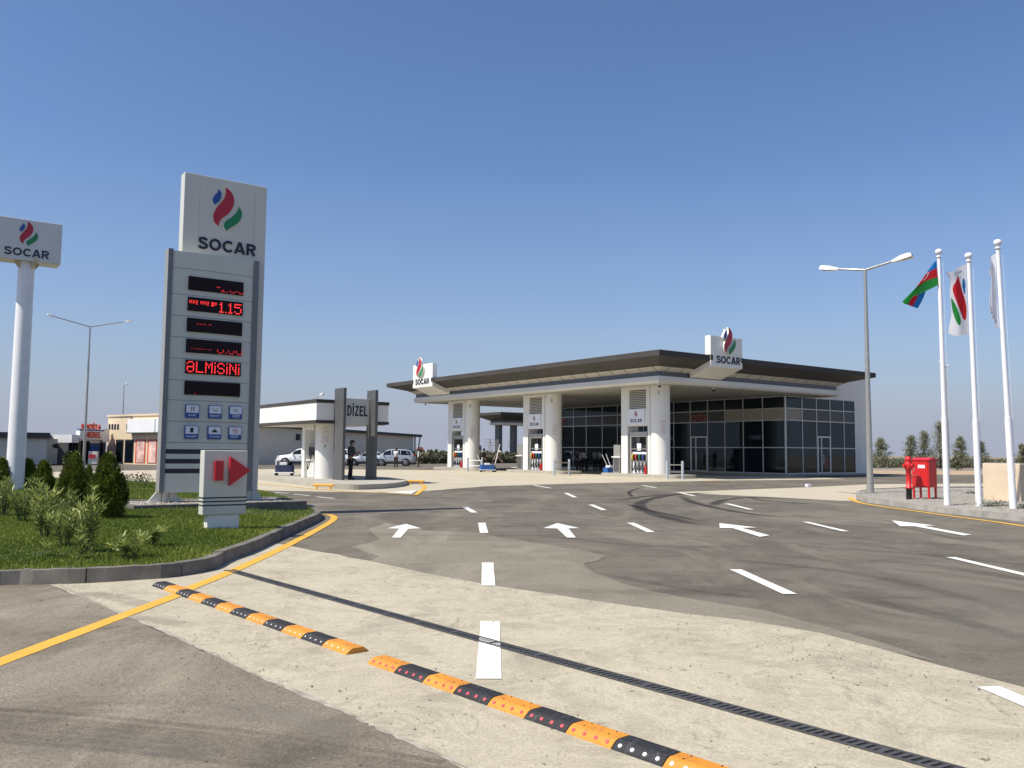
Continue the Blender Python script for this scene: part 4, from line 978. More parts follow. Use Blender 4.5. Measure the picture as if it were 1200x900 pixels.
# ================================================================== THE DIESEL CANOPY
DV = 35.3
K = online(371.2, 467.5, W(16, DV), BX); du0 = U(K); du1 = U(online(455.5, 470.8, W(16, DV), BX))
dz = [online(371.2, y, W(16, DV), BX).z for y in (495.4, 492.2, 471.6, 467.5)]
dc = root_uv('diesel_canopy', 'low white box canopy with grey edges over the diesel pump', 'canopy', du0, DV); D0 = (du0, DV, 0); DV1 = 42.3
for nm, m_, a, b, e in (('lower_trim', 'roofedge', 0, 1, .03), ('white_panel', 'white', 1, 2, 0), ('upper_trim', 'roofedge', 2, 3, .03)):
    MB().box(du0 - e, du1 + e, DV - e, DV1 + e, dz[a] + (.002 if a else 0), dz[b]).build(nm, MT[m_], dc, D0, .01)
MB().box(du0 + .1, du1 - .1, DV + .1, DV1 - .1, dz[0] - .03, dz[0] - .003).build('ceiling', MT['soffit'], dc, D0)
sm = MB()
for v in (37.0, 39.0, 41.0): sm.box(du0 - .003, du0 - .0008, v, v + .012, dz[1] + .01, dz[2] - .01)
sm.build('panel_joint', MT['signgrey'], dc, D0)
cy = gp(374.5, 560.8, .2)
dp = root_uv('diesel_pillar', 'thick round white column and pier around the diesel pump', 'pillar', 16.55, 37.3); P0 = (16.55, 37.3, 0)
cu, cv, cr_ = 16.62, 37.10, .53
m = MB(); m.cyl((cu, cv, .2), (cu, cv, dz[0]), cr_, n=48); m.build('round_column', MT['pillar'], dp, P0)
m = MB(); m.box(16.08, 17.0, 38.42, 38.72, .2, dz[0]); m.box(16.10, 17.0, 37.5, 38.42, 2.42, dz[0]); m.build('pier', MT['pillar'], dp, P0, .015)
q = MB(); nrm = Vector((-.55, -.835, 0)); tx = Vector((.835, -.55, 0)); c = Vector((cu, cv, 0)) + nrm * (cr_ + .004)
bars(q, c + Z * 2.50 - tx * .17, tx, Z, nrm, 9, .32, .085, 0, 5, .24); q.build('safety_text', MT['redtext'], dp, P0)
q = MB(); add_text(q, '7', c + Z * 1.64, tx, Z, nrm, None, .15, .004, 0, .01); q.build('number', MT['stripe'], dp, P0)
dpump = root_uv('diesel_pump', 'single hose diesel pump with white cabinet between pier and column', 'fuel pump', 16.4, 38.05, .2); Q0 = (16.4, 38.05, .2)
m = MB(); m.box(16.22, 16.85, 37.68, 38.40, .2, .98); m.build('cabinet', MT['white'], dpump, Q0, .04)
m = MB(); m.box(16.30, 16.85, 37.70, 38.38, 1.0, 1.70); m.build('head', MT['steel'], dpump, Q0, .05)
m = MB(); m.box(16.26, 16.29, 37.78, 38.30, 1.25, 1.62); m.build('display', MT['black'], dpump, Q0)
m = MB(); m.box(16.16, 16.30, 37.70, 38.42, .98, 1.04); m.build('shelf', MT['white'], dpump, Q0, .01)
m = MB(); m.tube([(16.2, 37.8, 1.42), (16.12, 37.8, 1.25), (16.16, 37.8, 1.08)], [.03, .05, .035], 8); m.build('nozzle', MT['black'], dpump, Q0)
m = MB(); m.tube(hose((16.16, 37.82, 1.08), (16.2, 38.2, .98), .45, out=.1), .02, 7); m.build('hose', MT['rubber'], dpump, Q0)
dt = root_uv('diesel_portal', 'pair of tall dark grey slabs carrying the diesel sign', 'sign', 16.1, 34.4); T0 = (16.1, 34.4, 0)
m = MB(); m.box(16.1, 16.235, 34.34, 35.28, .2, 4.19); m.build('slab', MT['darkgrey'], dt, T0, .012)
m = MB(); m.box(17.68, 17.82, 34.45, 35.28, .2, 4.17); m.build('slab', MT['darkgrey'], dt, T0, .012)
zt, zb = 3.78, 2.60
m = MB(); m.box(16.24, 17.675, 34.98, 35.06, zb, zt); sb = m.build('sign_board', MT['signface'], dt, T0, .01)
q = MB(); t0, t1 = U(online(407, 482, W(16, 34.98), BX)), U(online(430.3, 482, W(16, 34.98), BX)); block_text(q, 'DİZEL', ((t0 + t1) / 2, 34.98, (zb + zt) / 2 + .04), X3, Z, NEG_V, t1 - t0, .46, .02, 0, .17, .14); o = q.build('lettering', MT['navy'], sb); o.location = (-16.1, -34.4, 0)
isl = [gp(x, y, .2) for x, y in ((290, 556.5), (300, 557.6), (320, 559.6), (340, 561.8), (360, 564.2), (380, 566.5), (400, 567.5), (420, 567.8), (440, 567.2), (455, 566.4), (467, 565.2), (475.5, 563.6), (478, 562.2))]
isl2 = [(U(p), V(p)) for p in smooth_path(isl, 4)] + [(20.0, 37.5), (19.6, 44), (15.4, 44.5)]
o = MB().prism(list(reversed(isl2)) if sum(isl2[i][0] * isl2[(i + 1) % len(isl2)][1] - isl2[(i + 1) % len(isl2)][0] * isl2[i][1] for i in range(len(isl2))) < 0 else isl2, 0, .2, 0).build('diesel_island', MT['island'], None, (16, 35, 0), .02)
o.location = W(16, 35); o.rotation_euler = (0, 0, YAW); tag(o, 'rounded raised concrete island under the diesel canopy', 'pump island')
g0, g1 = gp(367, 573.3), gp(391, 573.8); make_guide(g0, 'yellow wheel guard bar along the long side of the diesel island', math.atan2(g1.y - g0.y, g1.x - g0.x), (g1 - g0).length)
g0, g1 = gp(477, 568.4), gp(497, 568.6); make_guide(g0, 'yellow wheel guard bar past the rounded end of the diesel island', math.atan2(g1.y - g0.y, g1.x - g0.x), (g1 - g0).length)

# ================================================================== THE PRICE TOTEM
tot = thing('price_totem', 'tall grey price totem with red lit displays standing on the lawn', 'sign', S0, YAW)
H0 = .32
def tz(z): return z - H0
m = MB(); m.box(-.70, 1.19, .0, .30, tz(5.80), tz(7.66)); m.box(.86, 1.19, .0, .30, tz(.52), tz(5.798)); m.box(-.70, .858, .03, .29, tz(.52), tz(5.798)); m.build('back_slab', MT['signwhite'], tot, (0, 0, 0), .012)
m = MB()
for x in (-.36, .90): m.box(x, x + .006, -.0015, .01, tz(6.2), tz(7.45))
m.build('slab_joint', MT['signgrey'], tot)
# bowed front panel
m = MB(); n = 12; xs = [-.93 + 1.78 * k / n for k in range(n + 1)]; bow = lambda x: -.20 - .06 * (1 - ((x + .04) / .89) ** 2)
zt_, zb_ = tz(5.80), tz(.53)
fr_ = [(x, bow(x), z) for z in (zb_, zt_) for x in xs]; m.add(fr_, [(i, i + 1, n + 2 + i, n + 1 + i) for i in range(n)], 0, True)
top = [(x, bow(x), zt_) for x in xs] + [(.85, -.003, zt_), (-.93, -.003, zt_)]; m.add(top, [tuple(range(len(top)))], 0)
bt = [(x, bow(x), zb_) for x in xs] + [(.85, -.003, zb_), (-.93, -.003, zb_)]; m.add(bt, [tuple(reversed(range(len(bt))))], 0)
m.build('front_panel', MT['signface'], tot)
m = MB()
m.box(-1.04, -.932, -.215, .06, tz(.53), tz(5.83)); m.box(.852, .985, -.215, -.003, tz(.53), tz(5.815)); m.build('edge_post', MT['signgrey'], tot, (0, 0, 0), .01)
m = MB(); m.box(-1.035, -.935, -.228, -.217, tz(.53), tz(5.83)); m.box(.857, .980, -.228, -.217, tz(.53), tz(5.815)); m.build('edge_strip', MT['darkstrip'], tot)
def front_y(x): return bow(x) - .004
for z in (5.42, 4.84, 4.37, 3.90, 3.43, 2.96, 2.52, 2.06, 1.60):
    m = MB()
    for a, b in zip(xs, xs[1:]): m.add([(a, bow(a) - .0015, tz(z)), (b, bow(b) - .0015, tz(z)), (b, bow(b) - .0015, tz(z) + .010), (a, bow(a) - .0015, tz(z) + .010)], [(0, 1, 2, 3)])
    m.build('panel_joint', MT['darkgrey'], tot)
for z0, z1 in ((1.36, 1.46), (1.15, 1.25), (.94, 1.04)):
    m = MB()
    for a, b in zip(xs, xs[1:]): m.add([(a, bow(a) - .003, tz(z0)), (b, bow(b) - .003, tz(z0)), (b, bow(b) - .003, tz(z1)), (a, bow(a) - .003, tz(z1))], [(0, 1, 2, 3)])
    m.build('dark_stripe', MT['stripe'], tot)
DOT = {'Ə': ["01110", "10001", "00001", "11111", "10001", "10001", "01110"], 'L': ["10000"] * 6 + ["11111"], 'M': ["10001", "11011", "10101", "10101", "10001", "10001", "10001"], 'İ': ["1", "0", "1", "1", "1", "1", "1"], 'S': ["01110", "10001", "10000", "01110", "00001", "10001", "01110"],
       'N': ["10001", "11001", "10101", "10101", "10011", "10001", "10001"], '1': ["010", "110", "010", "010", "010", "010", "111"], '5': ["11111", "10000", "11110", "00001", "00001", "10001", "01110"], '0': ["01110", "10001", "10001", "10001", "10001", "10001", "01110"], '.': ["0"] * 6 + ["1"],
       '6': ["00110", "01000", "10000", "11110", "10001", "10001", "01110"], '-': ["000", "000", "000", "111", "000", "000", "000"], 'x': ["11", "01", "11", "10", "11", "00", "00"], 'y': ["101", "111", "101", "101", "000", "000", "000"], '=': ["111", "000", "111", "111", "000", "000", "000"]}
def led_text(mb, s, x0, zc, h, rows=range(7), wid=1.0, m=0):
    p = h / 7; x = x0
    for ch in s:
        if ch == ' ': x += 2 * p; continue
        g = DOT[ch]
        for r_, row in enumerate(g):
            if r_ not in rows: continue
            for c_, bit in enumerate(row):
                if bit == '1':
                    cx = x + (c_ + .5) * p * wid; cz = zc + h / 2 - (r_ + .5) * p; e = p * .36; yy = -.2915
                    mb.add([(cx - e * wid, yy, cz - e), (cx + e * wid, yy, cz - e), (cx + e * wid, yy, cz + e), (cx - e * wid, yy, cz + e)], [(0, 1, 2, 3)], m)
        x += (len(g[0]) + 1) * p * wid
for i in range(6):
    zc = tz(5.11 - .462 * i); m = MB(); m.box(-.60, .61, -.288, -.19, zc - .15, zc + .15); d = m.build('led_display', [MT['display']], tot)
    q = MB()
    if i == 0: led_text(q, '1.00', .10, zc - .02, .22, range(5, 7)); led_text(q, '-', .0, zc - .03, .2, range(3, 4))
    if i == 1: led_text(q, 'yyx yyx xy', -.58, zc + .02, .13, range(7), 1); led_text(q, '=', -.10, zc, .14); led_text(q, '1.15', .075, zc - .015, .24, range(7), .98)
    if i == 2: led_text(q, '--- -', -.4, zc + .03, .13, range(7))
    if i == 3: led_text(q, '0.60', .06, zc - .02, .23, range(4, 7), .92); led_text(q, '- ---- --', -.5, zc - .06, .10, range(7))
    if i == 4: led_text(q, 'ƏLMİSİNİ', -.585, zc, .25, range(7), .93)
    if i == 5: led_text(q, '-', -.4, zc - .12, .10)
    q.build('lettering', [MT['led'] if i in (1, 4) else MT['leddim']], d)
emblem(tot, (.255, -.002, tz(6.97)), X3, Z, NEG_V, 1.06, .035, rim=True)
socar(tot, (.30, 0, tz(6.10)), X3, Z, NEG_V, 1.30, .27, .03)
words_ = [['KAFE', 'MARKET', 'bars'], ['BANKOMAT', 'AVTOYUMA', 'bars']]
for r_ in range(2):
    for c_ in range(3):
        xc = (-.425, .065, .53)[c_]; zc = tz((2.29, 1.83)[r_]); w = .145; yb = bow(xc) - .002
        m = MB(); m.box(xc - w, xc + w, yb - .05, yb, zc - w, zc + w); pn = m.build('service_panel', MT['signblue'], tot, (0, 0, 0), .006)
        m = MB(); m.box(xc - w + .014, xc + w - .014, yb - .053, yb - .0505, zc - .035, zc + w - .014); m.build('icon_field', MT['paper'], pn)
        m = MB(); yy = yb - .054; ic = zc + .05
        def fp(pts): m.add([(xc + a, yy, ic + b) for a, b in pts], [tuple(range(len(pts)))])
        if (r_, c_) == (0, 0): fp([(-.035, -.055), (-.02, -.055), (-.02, .05), (-.035, .05)]); fp([(.015, -.055), (.03, -.055), (.035, .05), (.01, .05)])
        if (r_, c_) == (0, 1): fp([(-.06, .03), (-.05, .035), (-.02, -.03), (-.03, -.03)]); fp([(-.03, -.03), (.035, -.03), (.06, .03), (.05, .03), (.03, -.018), (-.025, -.018)]); fp([(-.02, -.05), (-.008, -.05), (-.008, -.04), (-.02, -.04)]); fp([(.02, -.05), (.032, -.05), (.032, -.04), (.02, -.04)])
        if (r_, c_) == (0, 2): add_text(m, '1C', (xc, yy + .001, ic), X3, Z, NEG_V, .10, .075, .002, 0, .01)
        if (r_, c_) == (1, 0): fp([(-.035, -.055), (.035, -.055), (.035, .05), (-.035, .05)])
        if (r_, c_) == (1, 1): fp([(-.06, -.045), (.06, -.045), (.06, -.012), (.035, -.008), (.022, .02), (-.025, .02), (-.04, -.008), (-.06, -.012)]); fp([(-.03, .045), (.03, .045), (.03, .054), (-.03, .054)])
        if (r_, c_) == (1, 2):
            for k in range(20):
                a0_, a1_ = 2 * PI * k / 20, 2 * PI * (k + 1) / 20; fp([(.046 * math.cos(a0_), .046 * math.sin(a0_)), (.058 * math.cos(a0_), .058 * math.sin(a0_)), (.058 * math.cos(a1_), .058 * math.sin(a1_)), (.046 * math.cos(a1_), .046 * math.sin(a1_))][::-1])
            fp([(-.042, .030), (-.032, .040), (.042, -.030), (.032, -.040)][::-1]); fp([(-.02, -.01), (.02, -.01), (.02, .012), (-.02, .012)])
        m.build('icon', MT['reddot'] if (r_, c_) == (1, 2) else MT['black'], pn)
        m = MB(); wd = words_[r_][c_]
        if wd == 'bars':
            bars(m, (xc - .10, yb - .050, zc - .070), X3, Z, NEG_V, 2, .2, .035, 0, 4 + r_, .45)
        else: add_text(m, wd, (xc, yb - .0505, zc - .088), X3, Z, NEG_V, min(.22, .04 * len(wd)), .042, .003, 0, .005)
        m.build('caption', MT['paper'], pn)
for x in (-.86, .95):
    m = MB(); m.cyl((x, -.02, 0), (x, -.02, tz(.54)), .075, n=18); m.build('leg', MT['signwhite'], tot)
    m = MB()
    for sx in (-1, 1):
        pts = [(x + sx * .09, 0), (x + sx * .34, 0), (x + sx * .34, .03), (x + sx * .19, tz(.535)), (x + sx * .09, tz(.535))]
        m.frame_prism(pts, (0, .0, .0), X3, Z, NEG_V, .06)
        m.box(x + sx * .24 - .11, x + sx * .24 + .11, -.12, .06, 0, .015)
    m.build('foot_bracket', MT['signwhite'], tot)
# its gravelled plinth
pb = thing('totem_plinth', 'low stone kerb filled with gravel around the totem feet', 'plinth', W(U(S0), V(S0), .0), YAW)
m = MB(); h0 = .34
m.box(-1.78, 1.85, -1.30, -1.18, 0, h0); m.box(-1.78, 1.85, .72, .84, 0, h0); m.box(-1.78, -1.66, -1.18, .72, 0, h0); m.box(1.73, 1.85, -1.18, .72, 0, h0); m.build('stone_edge', MT['kerbdark'], pb, (0, 0, 0), .01)
m = MB(); m.box(-1.66, 1.73, -1.18, .72, 0, .315); m.build('gravel_fill', MT['gravel'], pb)
PR = [W(U(S0) + a, V(S0) + b_) for a, b_ in ((-1.66, -1.18), (1.73, -1.18), (1.73, .72), (-1.66, .72))]
sx_ = [p.x for p in PR]; sy_ = [p.y for p in PR]
so = stones('pebbles', [Vector((p.x, p.y, 0)) for p in PR], 3200, min(sx_), max(sx_), min(sy_), max(sy_), lambda d: .318 + 0 * d, .014, .03, MT['pebble'])
so.parent = pb; so.matrix_parent_inverse = (Matrix.Translation(W(U(S0), V(S0), 0)) @ Matrix.Rotation(YAW, 4, 'Z')).inverted(); so['kind'] = 'stuff'

# ---- the small direction sign in front of it
A0 = gp(260, 612, .27); A0.z = min(.28, lawn_z(A0.x, A0.y) - .01)
ar = thing('direction_sign', 'short white box sign with red arrow standing on the lawn', 'sign', A0, YAW); g0 = A0.z
hw = .355; zb_, zt_ = .40 - g0, 1.445 - g0
m = MB(); m.box(-hw, hw, -.11, .11, zb_, zt_); m.build('box', MT['signwhite'], ar, (0, 0, 0), .012)
m = MB(); m.box(-.265, .255, -.085, .085, 0, zb_ - .002); m.build('base', MT['white'], ar, (0, 0, 0), .008)
m = MB()
for z in (.545, .605, .665): m.box(-hw - .0015, hw + .0015, -.1135, .1135, z - g0, z + .022 - g0)
m.build('green_stripe', MT['stripegreen'], ar)
m = MB(); m.box(-.195, -.055, -.175, -.112, .955 - g0, 1.275 - g0); m.build('red_bar', MT['arrowred'], ar, (0, 0, 0), .004)
m = MB(); m.frame_prism([(.045, -.235), (.385, .01), (.045, .24)], (0, -.112, 1.105 - g0), X3, Z, NEG_V, .075); m.build('red_arrowhead', MT['arrowred'], ar, (0, 0, 0), .004)

# ---- the pole sign at the edge of the picture
PL = gp(17, 572, .3)
py = thing('pole_sign', 'wide white box sign high on a thick round white pole', 'sign', (PL.x, PL.y, .25), YAW)
def pz(y): return at_depth(27, y, PL.y).z - .25
m = MB(); m.cyl((0, 0, 0), (0, 0, pz(305)), .245, .215, 40); m.build('pole', MT['polewhite'], py)
m = MB(); zz = pz(304)
for a in range(4):
    c, s_ = math.cos(a * PI / 2 + .4), math.sin(a * PI / 2 + .4)
    m.frame_prism([(.2, -.28), (.25, -.28), (.46, -.02), (.46, 0), (.2, 0)], (0, 0, zz), (c, s_, 0), Z, (-s_, c, 0), .05)
m.build('bracket', MT['cream'], py)
fl = V(PL) - .34 - V(PL); Pl = W(U(PL), V(PL) - .34)
uL = U(online(-14, 251, Pl, BX)) - U(PL); uR = U(online(73.5, 262.5, Pl, BX)) - U(PL); zT = online(40, 258.3, Pl, BX).z - .25; zB = online(40, 306.5, Pl, BX).z - .25
m = MB(); m.box(uL, uR, -.34, .34, zB, zT); m.build('box', M('pole_sign_face', (.62, .61, .59), .38, 0, .05, 1.2), py, (0, 0, 0), .015)
Lc = online(33.5, 274, Pl, BX); Lt = online(31.5, 296, Pl, BX)
emblem(py, (U(Lc) - U(PL), -.342, Lc.z - .25 + .0), X3, Z, NEG_V, .74, .012)
socar(py, (U(Lt) - U(PL), -.342, Lt.z - .25), X3, Z, NEG_V, 1.14, .23, .012)

# ================================================================== LAMPS, FLAGS, HYDRANT
def lamp_post(label, P, zj, arms, group, r=.07, name='street_lamp'):
    """arms: list of (dx, dy, dz) vectors from the joint to the tip of each lamp head"""
    t = thing(name, label, 'street lamp', (P.x, P.y, P.z), 0, group); zj -= P.z
    m = MB(); m.cyl((0, 0, 0), (0, 0, zj), r * 1.35, r * .62, 16); m.build('pole', MT['steel'], t)
    m = MB(); m.cyl((0, 0, 0), (0, 0, .02), r * 2.4, n=16); m.cyl((0, 0, .02), (0, 0, .30), r * 1.55, r * 1.4, 16); m.build('base_plate', MT['steel'], t)
    for a in arms:
        a = Vector(a); L = a.length; d = a.normalized(); j = Vector((0, 0, zj)); hl = min(.75, L * .42)
        m = MB(); m.cyl(j - d * .03, j + d * (L - hl), r * .5, r * .42, 10); ao = m.build('arm', MT['steel'], t)
        m = MB(); sd = d.cross(Z).normalized(); up = sd.cross(d).normalized(); b = j + d * (L - hl); e = j + d * L
        sec = [(0, .06, .07), (.25, .10, .11), (.45, .16, .15), (.9, .17, .15), (1, .13, .10)]; vs = []
        for q, w, h in sec:
            c = b.lerp(e, q); vs += [c - sd * w - up * h * .45, c + sd * w - up * h * .45, c + sd * w * .8 + up * h * .6, c - sd * w * .8 + up * h * .6]
        fs = [(i * 4 + k, i * 4 + (k + 1) % 4, i * 4 + 4 + (k + 1) % 4, i * 4 + 4 + k) for i in range(4) for k in range(4)] + [(3, 2, 1, 0), (16, 17, 18, 19)]
        m.add(vs, fs, 0); hd = m.build('lamp_head', MT['white'], ao, weld=True)
        m = MB(); c0 = b.lerp(e, .5) - up * .071; c1 = b.lerp(e, .92) - up * .071; m.add([c0 - sd * .09, c0 + sd * .09, c1 + sd * .1, c1 - sd * .1], [(0, 1, 2, 3)]); m.build('lens', MT['steel'], hd)
    return t
LP = gp(1020, 577.5, .14)
lamp_post('tall grey twin lamp post on the gravel island beside the building corner', LP, at_depth(1018, 316.5, LP.y).z, [(1.19, -1.13, .30), (-1.19, 1.13, .30)], 'street lamps around the station', .085)
L2 = gp(98, 545); zj = at_depth(101, 383, L2.y).z
lamp_post('tall twin lamp post on the verge in front of the furniture shop', L2, zj, [(-3.1, -1.58, .85), (3.1, 1.58, .85)], 'street lamps around the station', .10)
L3 = gp(141.5, 541.8); lamp_post('slim single lamp post in front of the cream shop windows', L3, at_depth(143.6, 451, L3.y).z, [(.5, -.25, .1)], 'street lamps around the station', .075)
L4 = gp(1112, 549.5); lamp_post('distant twin lamp post half hidden behind the first flagpole', L4, at_depth(1110.5, 430, L4.y).z, [(-1.5, -1.8, .45), (1.3, 1.8, .35)], 'street lamps around the station', .08)
L5 = gp(365.5, 545.5); lamp_post('distant lamp post whose head peeps over the diesel canopy', L5, at_depth(365.5, 466.5, L5.y).z, [(1.05, -.3, .45)], 'street lamps around the station', .08)

def flagpole(label, x0, y0, xt, yt, zg, w):
    P = gp(x0, y0, zg); T = at_depth(xt, yt, P.y); t = thing('flagpole', label, 'flagpole', (P.x, P.y, P.z), 0, 'white flagpoles on the gravel island')
    d = T - P; m = MB(); r = w / 2 * P.y / FPX
    m.cyl((0, 0, 0), d * .35, r * 1.05, r * .98, 20); m.cyl(d * .35, d, r * .82, r * .62, 20); m.build('pole', MT['polewhite'], t)
    m = MB(); k = r * 1.1; m.lathe([(0, 0), (k * .8, 0), (k * .8, k * .45), (k * .55, k * .6), (k * .55, k * 1.0), (k * .95, k * 1.3), (k * 1.15, k * 1.9), (k * 1.0, k * 2.5), (k * .5, k * 2.85), (0, k * 2.95)], d, 20); m.build('finial', MT['polewhite'], t)
    m = MB(); s_ = Vector((r * 1.3, -.02, 0)); m.tube([s_ + d * .12, s_ + d * .5, s_ + d * .98], .004, 5); m.build('halyard', MT['paper'], t)
    return P, d
FP1 = flagpole('white flagpole carrying the blue red and green flag', 1110, 592, 1100.2, 302, .14, 6.6)
FP2 = flagpole('white flagpole carrying the white flag with red flame', 1147.5, 594, 1135.2, 307, .14, 7.0)
FP3 = flagpole('white flagpole carrying the folded white flag', 1187.5, 597, 1169.3, 292, .14, 7.4)
def cloth(fn, nu, nv): return [[fn(i / nu, j / nv) for i in range(nu + 1)] for j in range(nv + 1)]
def cloth_mesh(g, matfn, thick=True):
    mb = MB(); nv, nu = len(g) - 1, len(g[0]) - 1; vs = [p for r in g for p in r]
    for j in range(nv):
        for i in range(nu):
            a = j * (nu + 1) + i; mb.add([vs[a], vs[a + 1], vs[a + nu + 2], vs[a + nu + 1]], [(0, 1, 2, 3)], matfn((i + .5) / nu, (j + .5) / nv), True)
    return mb
def pix_curve(pts, Y):      # outline measured on the photograph, set out at the flag's own distance
    return [at_depth(x, y, Y) for x, y in pts]
def lerp_curve(P, t):
    n = len(P) - 1; k = min(int(t * n), n - 1); f_ = t * n - k
    p0, p1, p2, p3 = P[max(k - 1, 0)], P[k], P[k + 1], P[min(k + 2, n)]
    return .5 * ((2 * p1) + (-p0 + p2) * f_ + (2 * p0 - 5 * p1 + 4 * p2 - p3) * f_ ** 2 + (-p0 + 3 * p1 - 3 * p2 + p3) * f_ ** 3)
def flag(label, P, rails, fold, matfn, mats, nu=36, nv=30, name='flag', extra=None):
    """rails: curves along the fly, listed from the top of the hoist to its bottom"""
    Y = P.y; R = [pix_curve(r, Y) for r in rails]
    def fn(u, v):
        col = [lerp_curve(r, u) for r in R]; p = lerp_curve(col, v)
        return p + Vector((0, fold(u, v), 0))
    g = cloth(fn, nu, nv); t = cloth_mesh(g, matfn)
    o = t.build(name, mats, None, (P.x, P.y, 4)); o.location = (P.x, P.y, 4)
    tag(o, label, 'flag'); 
    return o, fn
# tricolour: streams from the hoist and hangs at the fly, its lower corner turned back
def tri(u, v): return 0 if v < 1 / 3 else (1 if v < 2 / 3 else 2)
f1, fn1 = flag('blue red and green flag with white crescent drooping from its pole', FP1[0], [
    [(1097.5, 304.5), (1095.6, 307), (1093.5, 310), (1090, 328), (1084.5, 347), (1078, 360.5)],
    [(1097.6, 314), (1091, 317.5), (1084.5, 322), (1080.5, 336), (1076.5, 348), (1071.5, 358.5)],
    [(1098, 325), (1087, 328.5), (1074, 336), (1072, 343), (1069, 350), (1065.5, 356.5)],
    [(1098.3, 334.5), (1082, 342.5), (1058.5, 352.5), (1058.3, 353.5), (1059.5, 354.5), (1061, 355.5)]],
    lambda u, v: (-.10 * math.sin(u * 11 + v * 4) * u if u < .4 else .16 * (u - .4) + .03) - .05 * v, lambda u, v: (2 - tri(u, v)) if u > .72 + .25 * (1 - v) and False else tri(u, v), [MT['flagB'], MT['flagR'], MT['flagG'], MT['flagW']])
cm = MB(); cx, cy_ = .30, .46
for k in range(14):
    a0_, a1_ = .7 + (2 * PI - 1.4) * k / 14, .7 + (2 * PI - 1.4) * (k + 1) / 14
    def cp(a, r, dx): return fn1(cx + .055 * r * math.cos(a) + dx, cy_ + .13 * r * math.sin(a)) - Vector((FP1[0].x, FP1[0].y + .012, 4))
    cm.add([cp(a0_, 1, 0), cp(a1_, 1, 0), cp(a1_, .72, .008), cp(a0_, .72, .008)], [(0, 1, 2, 3)])
cm.build('crescent', MT['flagW'], f1)
# long white banner with the flame running down it
def inside(poly, x, y):
    c = False; n = len(poly)
    for i in range(n):
        (x0, y0), (x1, y1) = poly[i], poly[(i + 1) % n]
        if (y0 > y) != (y1 > y) and x < (x1 - x0) * (y - y0) / (y1 - y0) + x0: c = not c
    return c
bR = [(.52, .13), (.63, .24), (.74, .36), (.88, .50), (.93, .64), (.82, .77), (.56, .66), (.28, .52), (.12, .40), (.20, .27)]
bG = [(.06, .54), (.20, .57), (.38, .65), (.55, .77), (.46, .84), (.24, .78), (.08, .68)]
bB = [(.80, .20), (.88, .21), (.91, .30), (.88, .42), (.80, .36), (.76, .28)]
def banner_m(u, v):   # u from fly (0) to hoist (1)
    u = 1 - u
    if inside(cat_curve(bR, 4), u, v): return 1
    if inside(cat_curve(bG, 4), u, v): return 2
    if inside(cat_curve(bB, 4), u, v): return 3
    return 0
f2, fn2 = flag('white flag with a large red flame hanging beside the tricolour', FP2[0], [
    [(1132.3, 309), (1124, 313), (1116, 318.5), (1106, 320)],
    [(1133.0, 330), (1126, 332), (1119, 333), (1113, 330)],
    [(1134.0, 352), (1126, 352), (1119, 351), (1113.5, 346)],
    [(1135.0, 374), (1127, 374), (1120, 373), (1115.5, 368)],
    [(1136.0, 391), (1128, 393), (1119, 394), (1111.5, 390)]],
    lambda u, v: .07 * math.sin(u * 6 + 2 * v) * (.3 + u) - .05 * u, banner_m, [MT['flagW'], MT['flagR'], MT['flagG'], MT['flagB']], 60, 110)
q = MB(); add_text(q, 'SOCAR', (0, 0, 0), X3, Z, NEG_V, .26, .05, .001, 0, .018)
p_ = fn2(.52, .085) - Vector((FP2[0].x, FP2[0].y + .05, 4)); q.xf(Matrix.Translation(p_) @ Matrix.Rotation(-.42, 4, 'Y')); q.build('lettering', MT['navy'], f2)
f3, fn3 = flag('white flag hanging folded with only part of its dark letters showing', FP3[0], [
    [(1166.5, 297.5), (1163.5, 300), (1161, 306), (1156.5, 319)],
    [(1167.2, 318), (1165, 322), (1161.5, 326), (1159.5, 330)],
    [(1168.2, 345), (1166, 346), (1161, 350), (1157.2, 350)],
    [(1169.3, 366), (1167, 367), (1162, 369), (1158.6, 367)],
    [(1170.4, 383.5), (1169, 384), (1167.5, 383.5), (1165, 381)]],
    lambda u, v: .10 * math.sin(u * 5) , lambda u, v: 1 if (v < .18 and .55 < u < .75) else 0, [MT['flagW'], M('flag_pale_red', (.62, .42, .45), .75)], 24, 40)
q = MB()
for (uu, vv, rr) in ((.97, .66, .9), (.97, .74, 1.1), (.95, .82, .9), (.93, .90, .7)):
    c = fn3(uu, vv) - Vector((FP3[0].x, FP3[0].y + .02, 4)); w = .035 * rr
    q.add([c + Vector((0, 0, .05)), c + Vector((w * .7, 0, .03)), c + Vector((w * .4, 0, 0)), c + Vector((w, 0, -.03)), c + Vector((0, 0, -.05)), c + Vector((w * .2, 0, 0))], [(0, 5, 4, 3, 2, 1)])
q.build('lettering', MT['navy'], f3)

